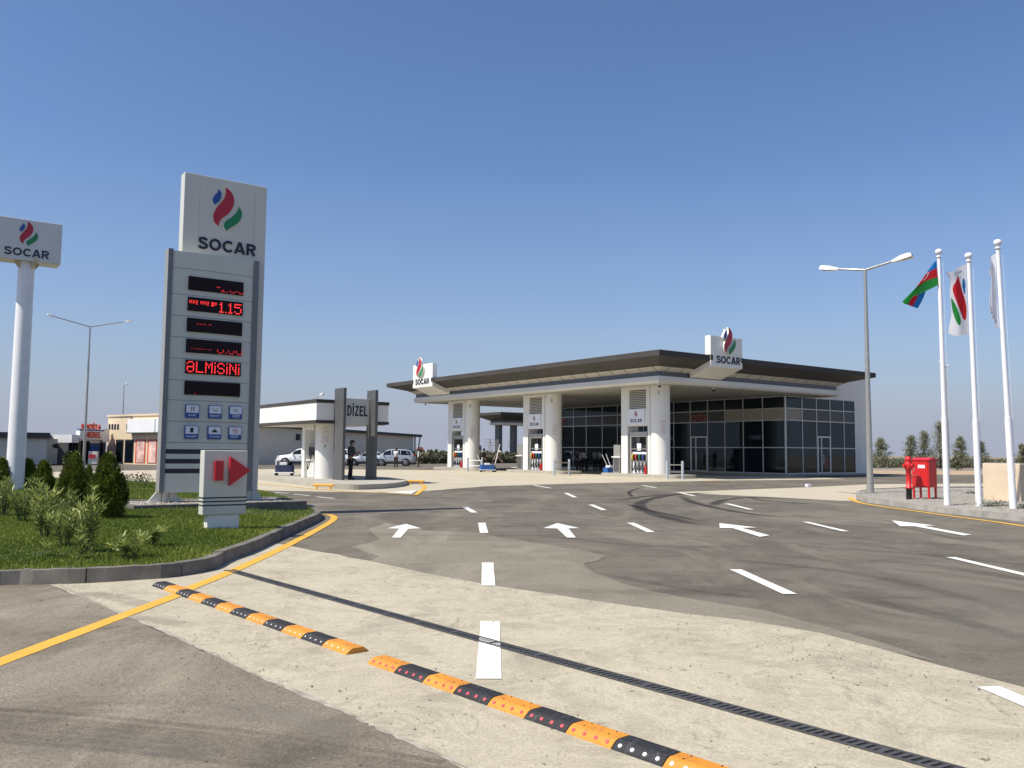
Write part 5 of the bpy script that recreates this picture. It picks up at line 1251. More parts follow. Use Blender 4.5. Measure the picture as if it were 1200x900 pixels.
def weed(label, x, y, seed, h):
    r = np.random.default_rng(seed); P = gp(x, y, .145); t = thing('weed', label, 'weed', P, 0, 'weeds in the gravel around the flagpoles'); n = 90
    p = r.normal(0, 1, (n, 3)) * np.array([h * .8, h * .6, .01]); p[:, 2] = np.abs(r.normal(0, h * .35, n)); v, f = leaf_quads(r, p, r.normal(0, 1, (n, 3)) * np.array([1, 1, .4]) + np.array([0, 0, .5]), (.04, .10), (.008, .018), .4)
    np_mesh('foliage', v, f, MT['bush'], np.repeat(r.uniform(0, .7, n), 2), t); m = MB(); [m.tube([(0, 0, 0), (a * h, b * h, h * .6)], .004, 4) for a, b in ((-.6, .2), (.5, -.3), (.1, .5))]; m.build('stems', MT['bush_stem'], t)
WEEDS = [('low weed spreading at the foot of the second flagpole', 1157, 594, 81, .16), ('weed tuft in front of the beige block', 1170, 593.5, 82, .20), ('weed between the red cabinet and the second flagpole', 1139, 579, 83, .14), ('weed tuft beyond the third flagpole', 1197, 596, 84, .16)]
# ---- hydrant, hose cabinet, rendered block on the gravel
HY = gp(1065.5, 585.3, .14)
hy = thing('fire_hydrant', 'red pillar hydrant with black foot beside the red cabinet', 'hydrant', HY, .2)
m = MB(); m.lathe([(.085, 0), (.082, .30), (.105, .31), (.105, .335)], n=24); m.build('foot', MT['black'], hy)
m = MB(); m.lathe([(.105, .336), (.105, .37), (.075, .385), (.078, .88), (.10, .90), (.115, .98), (.115, 1.08), (.09, 1.12), (.085, 1.15), (.105, 1.17), (.095, 1.24), (.055, 1.29), (.03, 1.30), (0, 1.305)], n=24); m.build('body', MT['red'], hy)
for a in (0, PI, -1.2):
    m = MB(); d = Vector((math.cos(a), math.sin(a), 0)); m.cyl(Vector((0, 0, 1.02)) + d * .09, Vector((0, 0, 1.02)) + d * .165, .05, .055, 14); m.build('outlet_cap' if a else 'outlet_coupling', MT['red'] if a != 0 else MT['steel'], hy)
m = MB(); m.tube([(.03, -.1, 1.0), (.10, -.16, .93), (.06, -.13, .84)], .01, 6); m.build('chain', MT['steel'], hy)
CB = gp(1084, 584.8, .14); rz = math.radians(-54)
cb = thing('hose_cabinet', 'red metal fire hose cabinet on four thin legs', 'fire cabinet', CB, rz)
w2, d2 = .27, .23; k = 1.0
m = MB(); m.box(-w2, w2, -d2, d2, .36, 1.17); m.build('body', MT['red'], cb, (0, 0, 0), .012)
m = MB(); m.frame_prism([(-d2 - .03, 1.17), (d2 + .03, 1.172), (d2 + .03, 1.20), (d2 * .2, 1.265), (-d2 - .03, 1.205)], (-w2 - .025, 0, 0), Y3, Z, X3, 2 * w2 + .05); m.build('lid', MT['red'], cb, (0, 0, 0), .006)
m = MB(); m.box(-w2 + .03, w2 - .03, -d2 - .016, -d2 - .002, .39, 1.14); dr = m.build('door', MT['red'], cb, (0, 0, 0), .006)
m = MB(); m.box(-.06, .16, -d2 - .020, -d2 - .017, .94, 1.04); m.build('notice', MT['paper'], dr)
m = MB(); bars(m, (-.04, -d2 - .0165, 1.0), X3, Z, NEG_V, 2, .18, .03, 0, 3); m.build('notice_text', MT['redtext'], dr)
for x in (-.20, -.11): m = MB(); m.cyl((x, -d2 - .016, .72), (x, -d2 - .05, .72), .017, n=10); m.build('knob', MT['steel'], dr)
for sx in (-1, 1):
    for sy in (-1, 1): m = MB(); m.box(sx * (w2 - .035) - .025, sx * (w2 - .035) + .025, sy * (d2 - .035) - .025, sy * (d2 - .035) + .025, 0, .36); m.build('leg', MT['red'], cb)
C1, C2 = gp(1152.5, 586.3, .14), gp(1198, 588.8, .14); dv = C2 - C1; rz = math.atan2(dv.y, dv.x); h_ = at_depth(1155, 543, C1.y).z - .14
bk = thing('utility_block', 'beige rendered utility block with rusty rod ends behind the flagpoles', 'block', C1, rz); L_ = dv.length * .97
m = MB(); m.box(0, L_, 0, 1.0, -.1, h_); m.build('rendered_body', MT['cream'], bk, (0, 0, 0), .015)
m = MB(); m.box(.02, L_ - .02, .02, .98, h_ + .001, h_ + .02); m.build('top_slab', MT['island'], bk)
m = MB()
for x in (.45, L_ - .12): m.tube([(x, .5, h_), (x, .5, h_ + .10), (x + .03, .5, h_ + .13), (x + .06, .5, h_ + .08)], .012, 6)
m.build('lifting_loop', MT['bark'], bk)
wl = gp(873, 0 + 566.6); ob = MB().box(-.12, .12, -.08, .08, 0, .14).build('litter_box', MT['paper'], None, (0, 0, 0), .02); P_ = gp(947, 571); ob.location = (P_.x, P_.y, .004); ob.rotation_euler = (0, 0, .5); tag(ob, 'small white carton lying on the driveway in front of the glazing', 'carton')

# ================================================================== PEOPLE
def skin_mesh(verts, edges, radii, root, name, mat, parent, sub=1):
    me = bpy.data.meshes.new(name); me.from_pydata(verts, edges, []); o = bpy.data.objects.new(name, me); COL.objects.link(o)
    md = o.modifiers.new('s', 'SKIN'); md.use_smooth_shade = True
    for v, r in zip(me.skin_vertices[0].data if me.skin_vertices else [], radii): v.radius = (r, r)
    if not me.skin_vertices: return o
    me.skin_vertices[0].data[root].use_root = True
    if sub: s2 = o.modifiers.new('d', 'SUBSURF'); s2.levels = sub; s2.render_levels = sub
    bpy.context.view_layer.update()
    nm = bpy.data.meshes.new_from_object(o.evaluated_get(bpy.context.evaluated_depsgraph_get())); nm.name = name
    bpy.data.objects.remove(o); bpy.data.meshes.remove(me)
    nm.materials.clear(); nm.materials.append(mat)
    nm.polygons.foreach_set('use_smooth', [True] * len(nm.polygons))
    r = bpy.data.objects.new(name, nm); COL.objects.link(r); r.parent = parent; return r
class Sk:
    def __init__(s): s.v = []; s.e = []; s.r = []
    def add(s, p, r, par=None):
        s.v.append(tuple(p)); s.r.append(r); i = len(s.v) - 1
        if par is not None: s.e.append((par, i))
        return i
    def chain(s, pts, rs, par=None):
        for p, r in zip(pts, rs): par = s.add(p, r, par)
        return par
def person(label, P, face, shirt, trouser, pose='stand', head='hair', capmat=None, H=1.73, group=None, seed=0):
    """figure looks along 'face' (radians, 0 = towards the camera side -y)"""
    t = thing('person', label, 'person', (P.x, P.y, P.z), face, group); k = H / 1.75; r = random.Random(seed)
    lean = {'stand': 0.02, 'work': .08, 'bend': .62, 'lookdown': .06}[pose]
    hip = Vector((0, .02, .92)); 
    def up(d, x=0, f=0): # along the leaning trunk
        return hip + Vector((x, -math.sin(lean) * d - f * math.cos(lean), math.cos(lean) * d - f * math.sin(lean)))
    chest, neck, headc = up(.40), up(.55), up(.70) + Vector((0, -.02, 0))
    sh = {s_: up(.50, .19 * s_) for s_ in (-1, 1)}
    arms = {}
    for s_ in (-1, 1):
        a = sh[s_]
        if pose == 'work': el = a + Vector((.04 * s_, -.06, -.28)); wr = el + Vector((-.12 * s_, -.20, .05))
        elif pose == 'bend': el = a + Vector((.03 * s_, -.12, -.26)); wr = el + Vector((-.06 * s_, -.16, -.18))
        elif pose == 'lookdown': el = a + Vector((.06 * s_, .02, -.28)); wr = el + Vector((-.10 * s_, -.17, .02 if s_ > 0 else -.14))
        else: el = a + Vector((.06 * s_, .03, -.29)); wr = el + Vector((.0, -.06, -.25))
        arms[s_] = (a, el, wr)
    legs = {s_: (Vector((.095 * s_, .02, .90)), Vector((.105 * s_, -.005 + .04 * r.uniform(-1, 1), .49)), Vector((.11 * s_ + .02 * r.uniform(-1, 1), .03, .085))) for s_ in (-1, 1)}
    S = lambda q: tuple(Vector(q) * k)
    # continuous body
    b = Sk(); root = b.add(S(hip), .12 * k)
    c1 = b.add(S(up(.2)), .115 * k, root); c2 = b.add(S(chest), .135 * k, c1); nk = b.add(S(neck), .055 * k, c2)
    h1 = b.add(S(up(.61)), .062 * k, nk); h2 = b.add(S(headc), .098 * k, h1); b.add(S(headc + (up(.80) - up(.70))), .075 * k, h2)
    for s_ in (-1, 1):
        a, el, wr = arms[s_]; i = b.add(S(a), .062 * k, c2); i = b.add(S(el), .042 * k, i); i = b.add(S(wr), .028 * k, i)
        d = (wr - el).normalized(); side = Vector((s_ * .3, -.8, 0)).cross(d).normalized(); palm = wr + d * .07; ip = b.add(S(palm), .032 * k, i)
        for f_ in range(4):
            o_ = side * (.030 - .020 * f_); l = (.075, .085, .08, .06)[f_]; curl = Vector((-s_ * .25, -.2, -.1)) * .1
            j = b.add(S(palm + o_ + d * .03), .0105 * k, ip); j = b.add(S(palm + o_ + d * (.03 + l * .5)), .0095 * k, j); b.add(S(palm + o_ + d * (.03 + l) + curl), .008 * k, j)
        j = b.add(S(wr + d * .035 + side * .045), .011 * k, i); b.add(S(wr + d * .075 + side * .065), .009 * k, j)
        hp, kn, an = legs[s_]; i = b.add(S(hp), .085 * k, root); i = b.add(S(kn), .058 * k, i); i = b.add(S(an), .042 * k, i); b.add(S(an + Vector((0, -.14, -.045))), .036 * k, i)
    body = skin_mesh(b.v, b.e, b.r, root, 'body', MT['skin'], t)
    # face
    f_ = (up(.70, 0, 1) - up(.70)).normalized(); u_ = (up(.8) - up(.7)).normalized(); x_ = Vector((1, 0, 0)); hc = Vector(headc)
    m = MB(); m.ball(Vector(S(hc + f_ * .100 - u_ * .012)), .017 * k, sc=(.8, 1.1, 1.5), nu=8, nv=6); m.build('nose', MT['skin'], body)
    m = MB()
    for s_ in (-1, 1): m.ball(Vector(S(hc + f_ * .085 + x_ * .034 * s_ + u_ * .022)), .011 * k, nu=8, nv=6)
    m.build('eyes', MT['hair'], body)
    m = MB(); m.ball(Vector(S(hc + f_ * .090 - u_ * .052)), .02 * k, sc=(1, .35, .3), nu=8, nv=6); m.build('mouth', MT['redtext'], body)
    for s_ in (-1, 1): m = MB(); m.ball(Vector(S(hc + x_ * .098 * s_ + u_ * .0)), .024 * k, sc=(.4, .8, 1.2), nu=8, nv=6); m.build('ear', MT['skin'], body)
    R3 = Matrix((x_, -f_, u_)).transposed().to_4x4()
    m = MB(); m.ball((0, 0, 0), .112 * k, sc=(.98, 1.05, 1.02), nu=18, nv=12)
    if head == 'cap':
        m.v = [(x, y, max(z, .028 * k)) for x, y, z in m.v]
        m.add([(-.085 * k, -.085 * k, .03 * k), (-.06 * k, -.19 * k, .018 * k), (.06 * k, -.19 * k, .018 * k), (.085 * k, -.085 * k, .03 * k), (-.085 * k, -.085 * k, .042 * k), (-.06 * k, -.19 * k, .026 * k), (.06 * k, -.19 * k, .026 * k), (.085 * k, -.085 * k, .042 * k)], [(3, 2, 1, 0), (4, 5, 6, 7), (0, 1, 5, 4), (1, 2, 6, 5), (2, 3, 7, 6)])
        m.xf(Matrix.Translation(Vector(S(hc + u_ * .03))) @ R3); m.build('cap', capmat or MT['cloth_black'], t)
        hm = MB(); hm.ball((0, .012 * k, -.01 * k), .105 * k, sc=(.99, 1.0, .9), nu=16, nv=10); hm.v = [(x, max(y, -.01 * k), z) for x, y, z in hm.v]
        hm.xf(Matrix.Translation(Vector(S(hc + u_ * .01))) @ R3); hm.build('hair', MT['hair'], t)
    else:
        m.v = [(x, y if (z > .035 * k or y > -.02 * k) else -.02 * k, max(z, -.07 * k)) for x, y, z in m.v]
        m.xf(Matrix.Translation(Vector(S(hc + u_ * .035))) @ R3); m.build('hair', MT['hair'], t)
    # clothes
    c = Sk(); root = c.add(S(up(-.02)), .142 * k); c1 = c.add(S(up(.2)), .140 * k, root); c2 = c.add(S(chest), .158 * k, c1); c.add(S(up(.535)), .075 * k, c2)
    for s_ in (-1, 1):
        a, el, wr = arms[s_]; i = c.add(S(a), .078 * k, c2); i = c.add(S(el), .057 * k, i); c.add(S(el.lerp(wr, .97)), .044 * k, i)
    skin_mesh(c.v, c.e, c.r, root, 'shirt', shirt, t)
    c = Sk(); root = c.add(S(hip + Vector((0, 0, .04))), .138 * k)
    for s_ in (-1, 1):
        hp, kn, an = legs[s_]; i = c.add(S(hp + Vector((0, 0, -.04))), .102 * k, root); i = c.add(S(kn), .078 * k, i); c.add(S(an), .066 * k, i)
    skin_mesh(c.v, c.e, c.r, root, 'trousers', trouser, t)
    for s_ in (-1, 1):
        an = legs[s_][2]; m = MB(); m.ball(Vector(S((an.x, an.y - .055, .05))), .05 * k, sc=(.95, 2.6, 1), nu=14, nv=8); m.v = [(x, y, max(z, .0)) for x, y, z in m.v]; m.build('shoe', MT['cloth_black'], t)
    return t
person('attendant in charcoal shirt, black trousers and black cap on the diesel island', gp(410.5, 562, .2), math.radians(75), MT['cloth_char'], MT['cloth_black'], 'work', 'cap', None, 1.73, None, 1)
person('man in dark brown jacket looking down beside the farthest pillar', gp(566.5, 552.3), math.radians(60), MT['cloth_brown'], MT['cloth_black'], 'lookdown', 'hair', None, 1.74, None, 2)
person('worker in tan shirt and white cap leaning over the blue cart', gp(579, 553), math.radians(70), MT['cloth_tan'], MT['cloth_brown'], 'bend', 'cap', MT['cap_white'], 1.72, None, 3)
person('man in white shirt and black trousers standing against the silver car', gp(463.8, 548.2), math.radians(175), MT['cloth_white'], MT['cloth_black'], 'work', 'hair', None, 1.76, None, 4)
person('man in white shirt and black trousers standing behind the rear bumper of the silver car', gp(490, 547.2), math.radians(-85), MT['cloth_white'], MT['cloth_black'], 'stand', 'hair', None, 1.72, None, 5)
gq = gp(676.5, 553.2); person('man all in black standing at the edge of the group by the shop', gq, math.radians(100), MT['cloth_black'], MT['cloth_black'], 'stand', 'hair', None, 1.70, None, 6)
gq = gp(681.5, 552.4); person('man in pale shirt bending forward in the group by the shop', gq, math.radians(-35), MT['cloth_pale'], MT['cloth_black'], 'bend', 'hair', None, 1.84, None, 7)
gq = gp(687.5, 551.9); person('man in grey white shirt bending beside another in the group by the shop', gq, math.radians(-70), MT['cloth_white'], MT['cloth_black'], 'bend', 'hair', None, 1.86, None, 8)
gq = gp(697.5, 550.8); person('upright man in pale shirt in the group by the shop', gq, math.radians(30), MT['cloth_pale'], MT['cloth_black'], 'work', 'hair', None, 1.82, None, 9)
gq = gp(703.5, 550.9); person('man in white shirt with folded arms closest to the pump pillar', gq, math.radians(-60), MT['cloth_white'], MT['cloth_black'], 'work', 'hair', None, 1.76, None, 10)

# ---- cleaning carts
def cart(label, P, rz, col, poles, s=1.0):
    t = thing('cleaning_cart', label, 'cart', P, rz, 'cleaning carts on the forecourt')
    m = MB(); m.prism([(-.42 * s, -.24), (.42 * s, -.24), (.46 * s, .24), (-.46 * s, .24)], .18, .52); m.build('tub', col, t, (0, 0, 0), .04)
    m = MB(); m.box(-.5 * s, .5 * s, -.27, .27, .13, .175); m.box(-.2, .15, -.25, .2, .525, .66); m.build('tray', MT['paper'], t, (0, 0, 0), .02)
    for x in (-.38, .38):
        for y in (-.2, .2): m = MB(); m.cyl((x * s, y - .02, .065), (x * s, y + .02, .065), .065, n=14); m.build('wheel', MT['rubber'], t)
    for (x0, x1, z1) in poles: m = MB(); m.cyl((x0, 0, .3), (x1, .05, z1), .028, n=8); m.build('pole', MT['polewhite'], t)
cart('navy tub cart with low frame at the long side of the diesel island', gp(333, 557.3, .2), .1, MT['darkblue'], [(-.4, -.42, .82)])
cart('blue tub cart with two long white handles by the farthest pillar', gp(571, 553.2), .2, MT['bluetub'], [(-.3, -.75, 1.25), (.5, .95, 2.05)], 1.2)
cart('bright blue tub cart with leaning white handles beside the pillar closest to the office', gp(714.5, 557.5), .5, MT['bluetub'], [(.0, -.55, 1.35), (.2, -.25, 1.4)], .8)

# ================================================================== CARS
def car(label, P, rz, paint, kind='suv', group='cars parked behind the station'):
    """length along x, nose at -x"""
    t = thing('parked_car', label, 'car', (P.x, P.y, P.z), rz, group)
    L, Wd, Ht = {'suv': (4.75, .94, 1.70), 'sedan': (4.5, .88, 1.46), 'van': (4.9, .95, 2.05)}[kind]
    prof = {'suv': [(0, .42, .70), (.02, .45, .86), (.06, .50, .97), (.22, .53, 1.08), (.27, .54, 1.12), (.40, .54, 1.58), (.48, .54, 1.68), (.62, .54, 1.70), (.78, .56, 1.67), (.89, .58, 1.56), (.96, .60, 1.14), (.99, .60, .98), (1, .55, .70)],
            'sedan': [(0, .40, .62), (.02, .42, .74), (.07, .45, .84), (.26, .48, .93), (.31, .49, .97), (.44, .5, 1.38), (.52, .5, 1.45), (.64, .5, 1.46), (.72, .51, 1.42), (.86, .53, 1.06), (.96, .54, 1.00), (.99, .52, .90), (1, .5, .62)],
            'van': [(0, .45, .80), (.02, .5, .95), (.06, .55, 1.1), (.15, .57, 1.22), (.20, .58, 1.28), (.33, .58, 1.92), (.42, .58, 2.03), (.62, .58, 2.05), (.80, .6, 2.04), (.93, .6, 1.98), (.97, .62, 1.3), (.99, .6, 1.0), (1, .55, .75)]}[kind]
    belt = {'suv': 1.06, 'sedan': .93, 'van': 1.22}[kind]; x = lambda q: (q - .5) * L
    rings = []
    for q, wf, zt in prof:
        w = Wd * (1 - .10 * abs(q - .5) ** 2 * 4); e = .84 if q < .01 or q > .995 else (.93 if q < .03 or q > .98 else 1); w *= e
        zb = .30 if .03 < q < .97 else .36; b_ = min(belt, zt - .02); roofw = w * (.80 if zt > belt + .2 else .9)
        rings.append([(x(q), s_ * a, z) for s_, pts in ((1, [(w * .9, zb), (w * .99, zb + .14), (w, .62 if b_ > .65 else b_ * .8), (w * .965, b_), (roofw, max(zt - .05, b_ + .005)), (roofw * .55, zt)]),) for a, z in pts])
    n = 6; vs = []; fs = []
    for rg in rings: vs += rg + [(p[0], -p[1], p[2]) for p in reversed(rg)]
    m = MB(); N = 2 * n; M_ = len(rings)
    fs = [(i * N + k, (i + 1) * N + k, (i + 1) * N + (k + 1) % N, i * N + (k + 1) % N) for i in range(M_ - 1) for k in range(N)]
    m.add(vs, fs, 0, True); m.add(rings[0] + [(p[0], -p[1], p[2]) for p in reversed(rings[0])], [tuple(reversed(range(N)))], 0); m.add(rings[-1] + [(p[0], -p[1], p[2]) for p in reversed(rings[-1])], [tuple(range(N))], 0)
    wr = .36 if kind != 'sedan' else .33; xs_ = (x(.185), x(.805))
    for xx in xs_:
        for s_ in (-1, 1): m.cyl((xx, s_ * Wd * .80, wr), (xx, s_ * (Wd + .004), wr), wr + .06, n=28, m=1, smooth=False)
    m.box(x(.06), x(.94), -Wd * .9, Wd * .9, .22, .34, 1)
    for s_ in (-1, 1): m.box(x(.27), x(.72), s_ * Wd * .99 - .02, s_ * Wd * .99 + .02, .30, .40, 1)
    body = m.build('body', [paint, MT['black']], t, weld=True)
    # glazing follows the body skin, a few millimetres proud
    def skin_pt(q, h, s_):
        for (q0, _, _), (q1, _, _), a, b in zip(prof, prof[1:], rings, rings[1:]):
            if q0 <= q <= q1:
                f_ = (q - q0) / (q1 - q0); p = [Vector(a[k]).lerp(Vector(b[k]), f_) for k in range(n)]; v = p[3].lerp(p[4], h); return Vector((v.x, s_ * (v.y + .006), v.z + .002))
    g0_, g1_ = {'suv': (.335, .93), 'sedan': (.37, .80), 'van': (.27, .93)}[kind]
    cuts = {'suv': [(.34, .50), (.515, .685), (.70, .91)], 'sedan': [(.37, .535), (.55, .70), (.71, .78)], 'van': [(.26, .42), (.44, .66), (.68, .92)]}[kind]
    for s_ in (-1, 1):
        for c0, c1 in cuts:
            m = MB(); qs = [c0 + (c1 - c0) * k / 6 for k in range(7)]
            lo = [skin_pt(q, .08, s_) for q in qs]; hi = [skin_pt(q, .90, s_) for q in qs]
            m.add(lo + hi, [((k, k + 1, 8 + k, 7 + k) if s_ < 0 else (k + 1, k, 7 + k, 8 + k)) for k in range(6)], 0, True); m.build('side_window', MT['carglass'], t)
    def cross(q, zoff=0):
        for a0, b0_, a, b in zip(prof, prof[1:], rings, rings[1:]):
            if a0[0] <= q <= b0_[0]:
                f_ = (q - a0[0]) / (b0_[0] - a0[0]); return [Vector(a[k]).lerp(Vector(b[k]), f_) for k in (4, 5)]
    for nm, qa, qb, dx in (('windscreen', {'suv': .285, 'sedan': .325, 'van': .215}[kind], {'suv': .395, 'sedan': .435, 'van': .325}[kind], -.012), ('rear_window', {'suv': .955, 'sedan': .85, 'van': .965}[kind], {'suv': .90, 'sedan': .74, 'van': .935}[kind], .012)):
        m = MB(); A_, B_ = cross(qa), cross(qb); vs = []
        for c in (A_, B_):
            o_, i_ = c; vs += [(o_.x + dx, o_.y * .92, o_.z + .012), (i_.x + dx, i_.y, i_.z + .012), (i_.x + dx, -i_.y, i_.z + .012), (o_.x + dx, -o_.y * .92, o_.z + .012)]
        m.add(vs, [(0, 1, 5, 4), (1, 2, 6, 5), (2, 3, 7, 6)], 0, True); m.build(nm, MT['carglass'], t)
    for xx in xs_:
        for s_ in (-1, 1):
            y = s_ * (Wd - .11); m = MB(); m.cyl((xx, y - .11, wr), (xx, y + .125, wr), wr, n=28); tw = m.build('tyre', MT['tyre'], t)
            m = MB(); yo = y + s_ * .128
            m.cyl((xx, yo - .02, wr), (xx, yo + .004 * s_, wr), wr * .22, n=14)
            for a in range(7): c, sn = math.cos(a * 2 * PI / 7), math.sin(a * 2 * PI / 7); m.obox((xx + c * wr * .38, yo - .004 * s_, wr + sn * wr * .38), (c, 0, sn), (0, 1, 0), (-sn, 0, c), wr * .3, .012, wr * .075)
            m.lathe([(wr * .62, -.012), (wr * .70, -.012), (wr * .70, .012), (wr * .62, .012)], n=28)
            k_ = len(m.v) - 4 * 28; m.v[k_:] = [(xx + p[0], yo + p[2] - .004 * s_, wr + p[1]) for p in m.v[k_:]]
            m.build('rim', MT['rim'], tw)
    for s_ in (-1, 1):
        m = MB(); m.ball((x(.035), s_ * Wd * .74, {'suv': .86, 'sedan': .72, 'van': .95}[kind]), .12, sc=(1.3, 1.5, .7), nu=10, nv=8); m.build('headlight', MT['lampclear'], t)
        m = MB(); m.ball((x(.972), s_ * Wd * .78, {'suv': 1.05, 'sedan': .88, 'van': 1.15}[kind]), .12, sc=(.9, 1.2, .9), nu=10, nv=8); m.build('tail_light', MT['lampred'], t)
        m = MB(); m.ball((x(.335 if kind != 'van' else .26), s_ * (Wd + .06), belt + .08), .10, sc=(.8, 1.1, .75), nu=10, nv=8); m.build('mirror', paint, t)
        m = MB()
        for q in (.46, .64): m.box(x(q), x(q) + .20, s_ * (Wd + .0) - .015, s_ * (Wd + .0) + .015, belt - .16, belt - .13)
        m.build('door_handle', paint, t)
    m = MB(); m.box(x(-.004), x(.012), -.42, .42, .52, .70); m.build('grille', MT['black'], t)
    return t
car('silver estate SUV with two men standing next to it', gp(459, 546.0), math.radians(3), MT['carsilver'], 'suv')
car('small silver saloon partly hidden by the second dark slab of the diesel portal', gp(432, 545.8), math.radians(2), MT['carsilver'], 'sedan')
car('white SUV partly hidden by the first dark slab of the diesel portal', gp(389, 545.3), math.radians(4), MT['carwhite'], 'suv')
car('white SUV whose nose shows in front of the diesel pier', gp(354.5, 545.6), math.radians(2), MT['carwhite'], 'suv')
cw = car('white car parked far beyond the lawn behind the conifers', gp(43, 540.6), math.radians(180), MT['carwhite'], 'sedan', 'cars on the far street'); cw.scale = (.92, .92, .92)
cg = car('dark grey saloon parked beside the white car on the far street', gp(60, 540.2), math.radians(182), MT['cargrey'], 'sedan', 'cars on the far street'); cg.scale = (.9, .9, .9)

# ================================================================== PLANTS
def lawn_gp(x, y):
    z = .2
    for _ in range(6): P = gp(x, y, z); z = lawn_z(P.x, P.y) if poly_dist(GP, np.array([P.x]), np.array([P.y]))[0] > .1 else .14
    P.z = z; return P
def thuja(label, x0, ytop, ybot, wpx, seed, z=None):
    r = np.random.default_rng(seed); P = lawn_gp(x0, ybot)
    top = at_depth(x0, ytop, P.y).z - P.z; R = wpx / 2 * P.y / FPX
    t = thing('conifer', label, 'conifer', P, r.uniform(0, 6), 'clipped conifers on the lawn')
    m = MB(); m.tube([(0, 0, 0), (.01, 0, top * .3), (0, .01, top * .8)], [.05, .04, .015], 7); 
    for k in range(9):
        a = r.uniform(0, 6.28); h = r.uniform(.12, .6) * top; m.tube([(0, 0, h * .5), (.4 * R * math.cos(a), .4 * R * math.sin(a), h), (.75 * R * math.cos(a), .75 * R * math.sin(a), h + .25 * top)], [.016, .011, .004], 5)
    m.build('trunk', MT['bark'], t)
    def prof(h): # h 0..1 -> radius share
        return np.where(h < .30, .58 + .42 * np.sin(h / .30 * PI / 2), np.maximum(0, 1 - ((h - .30) / .70)) ** .78)
    # vertical fan sprays in tufts
    nt_ = 260; hh = r.beta(1.0, 1.25, nt_); aa = r.uniform(0, 2 * PI, nt_); lump = 1 + .13 * np.sin(aa * 3 + hh * 9 + seed) + r.uniform(-.10, .10, nt_)
    rad = prof(hh) * R * lump * r.uniform(.70, 1.0, nt_) ** .5
    per = 46; n = nt_ * per; ti = np.repeat(np.arange(nt_), per)
    cx = np.cos(aa) * rad; cy = np.sin(aa) * rad; cz = .05 * top + hh * top * .93
    off_ = r.normal(0, 1, (n, 3)) * np.array([.052, .052, .085]) * (R / .4) ** .6 * (1.1 - .6 * hh[ti])[:, None]
    px_ = cx[ti] + off_[:, 0]; py_ = cy[ti] + off_[:, 1]; pz_ = cz[ti] + off_[:, 2]
    rr = np.hypot(px_, py_); k_ = (pz_ > .02) & (pz_ < top * 1.02) & (rr < R * 1.18); px_, py_, pz_, ti = px_[k_], py_[k_], pz_[k_], ti[k_]; n = len(px_)
    ang = np.arctan2(py_, px_) + r.normal(0, .7, n); d = np.stack([np.cos(ang) * .55, np.sin(ang) * .55, np.full(n, 1.0) + r.normal(0, .25, n)], -1); d /= np.linalg.norm(d, axis=1)[:, None]
    sd = np.stack([-np.sin(ang), np.cos(ang), r.normal(0, .5, n)], -1); sd /= np.linalg.norm(sd, axis=1)[:, None]
    l = r.uniform(.035, .075, n)[:, None] * (R / .4) ** .4; w = l * r.uniform(.22, .42, n)[:, None]; p = np.stack([px_, py_, pz_], -1)
    v = np.stack([p, p + d * l * .55 + sd * w, p + d * l, p + d * l * .55 - sd * w], 1).reshape(-1, 3)
    tuft = r.uniform(0, 1, nt_); tint = np.clip(tuft[ti] * .55 + r.uniform(0, .5, n), 0, 1)
    np_mesh('crown', v, np.arange(n * 4).reshape(-1, 4), MT['thuja'], tint, t)
for a in [('dark conifer at the very edge of the picture', 1, 537, 574, 17, 1), ('slim conifer in front of the white pole', 13, 535, 572, 18, 2), ('small round conifer beside the thick white pole', 32, 538, 573, 19, 3), ('egg shaped conifer between the pole and the taller pair', 50, 540, 577, 21, 4),
          ('tall leaning conifer, second largest on the lawn', 85, 530, 595, 32, 5), ('largest conifer, closest to the price totem', 124, 533, 608, 40, 6), ('little conifer squeezed between the two tallest ones', 103, 546, 586, 11, 7), ('slim conifer hidden behind the largest one', 125.5, 529.5, 578, 12, 8)]: thuja(*a)

def leaf_quads(r, P, D, Lr, Wr, curve=.25):
    """lance leaves: two quads each"""
    n = len(P); d = D / np.linalg.norm(D, axis=1)[:, None]; up = np.array([0, 0, 1.0]); s_ = np.cross(d, up + r.normal(0, .35, (n, 3))); s_ /= np.linalg.norm(s_, axis=1)[:, None] + 1e-9
    l = r.uniform(*Lr, n)[:, None]; w = r.uniform(*Wr, n)[:, None]; dr = np.array([0, 0, -1.0]) * l * r.uniform(0, curve, n)[:, None]
    a = P; b1 = P + d * l * .38 + s_ * w + dr * .15; b2 = P + d * l * .38 - s_ * w + dr * .15; c1 = P + d * l * .72 + s_ * w * .7 + dr * .5; c2 = P + d * l * .72 - s_ * w * .7 + dr * .5; e = P + d * l + dr
    v = np.stack([a, b1, c1, e, c2, b2], 1).reshape(-1, 3); o = np.arange(n)[:, None] * 6
    f = np.concatenate([o + np.array([0, 1, 2, 5]), o + np.array([5, 2, 3, 4])], 1).reshape(-1, 4)
    return v, f
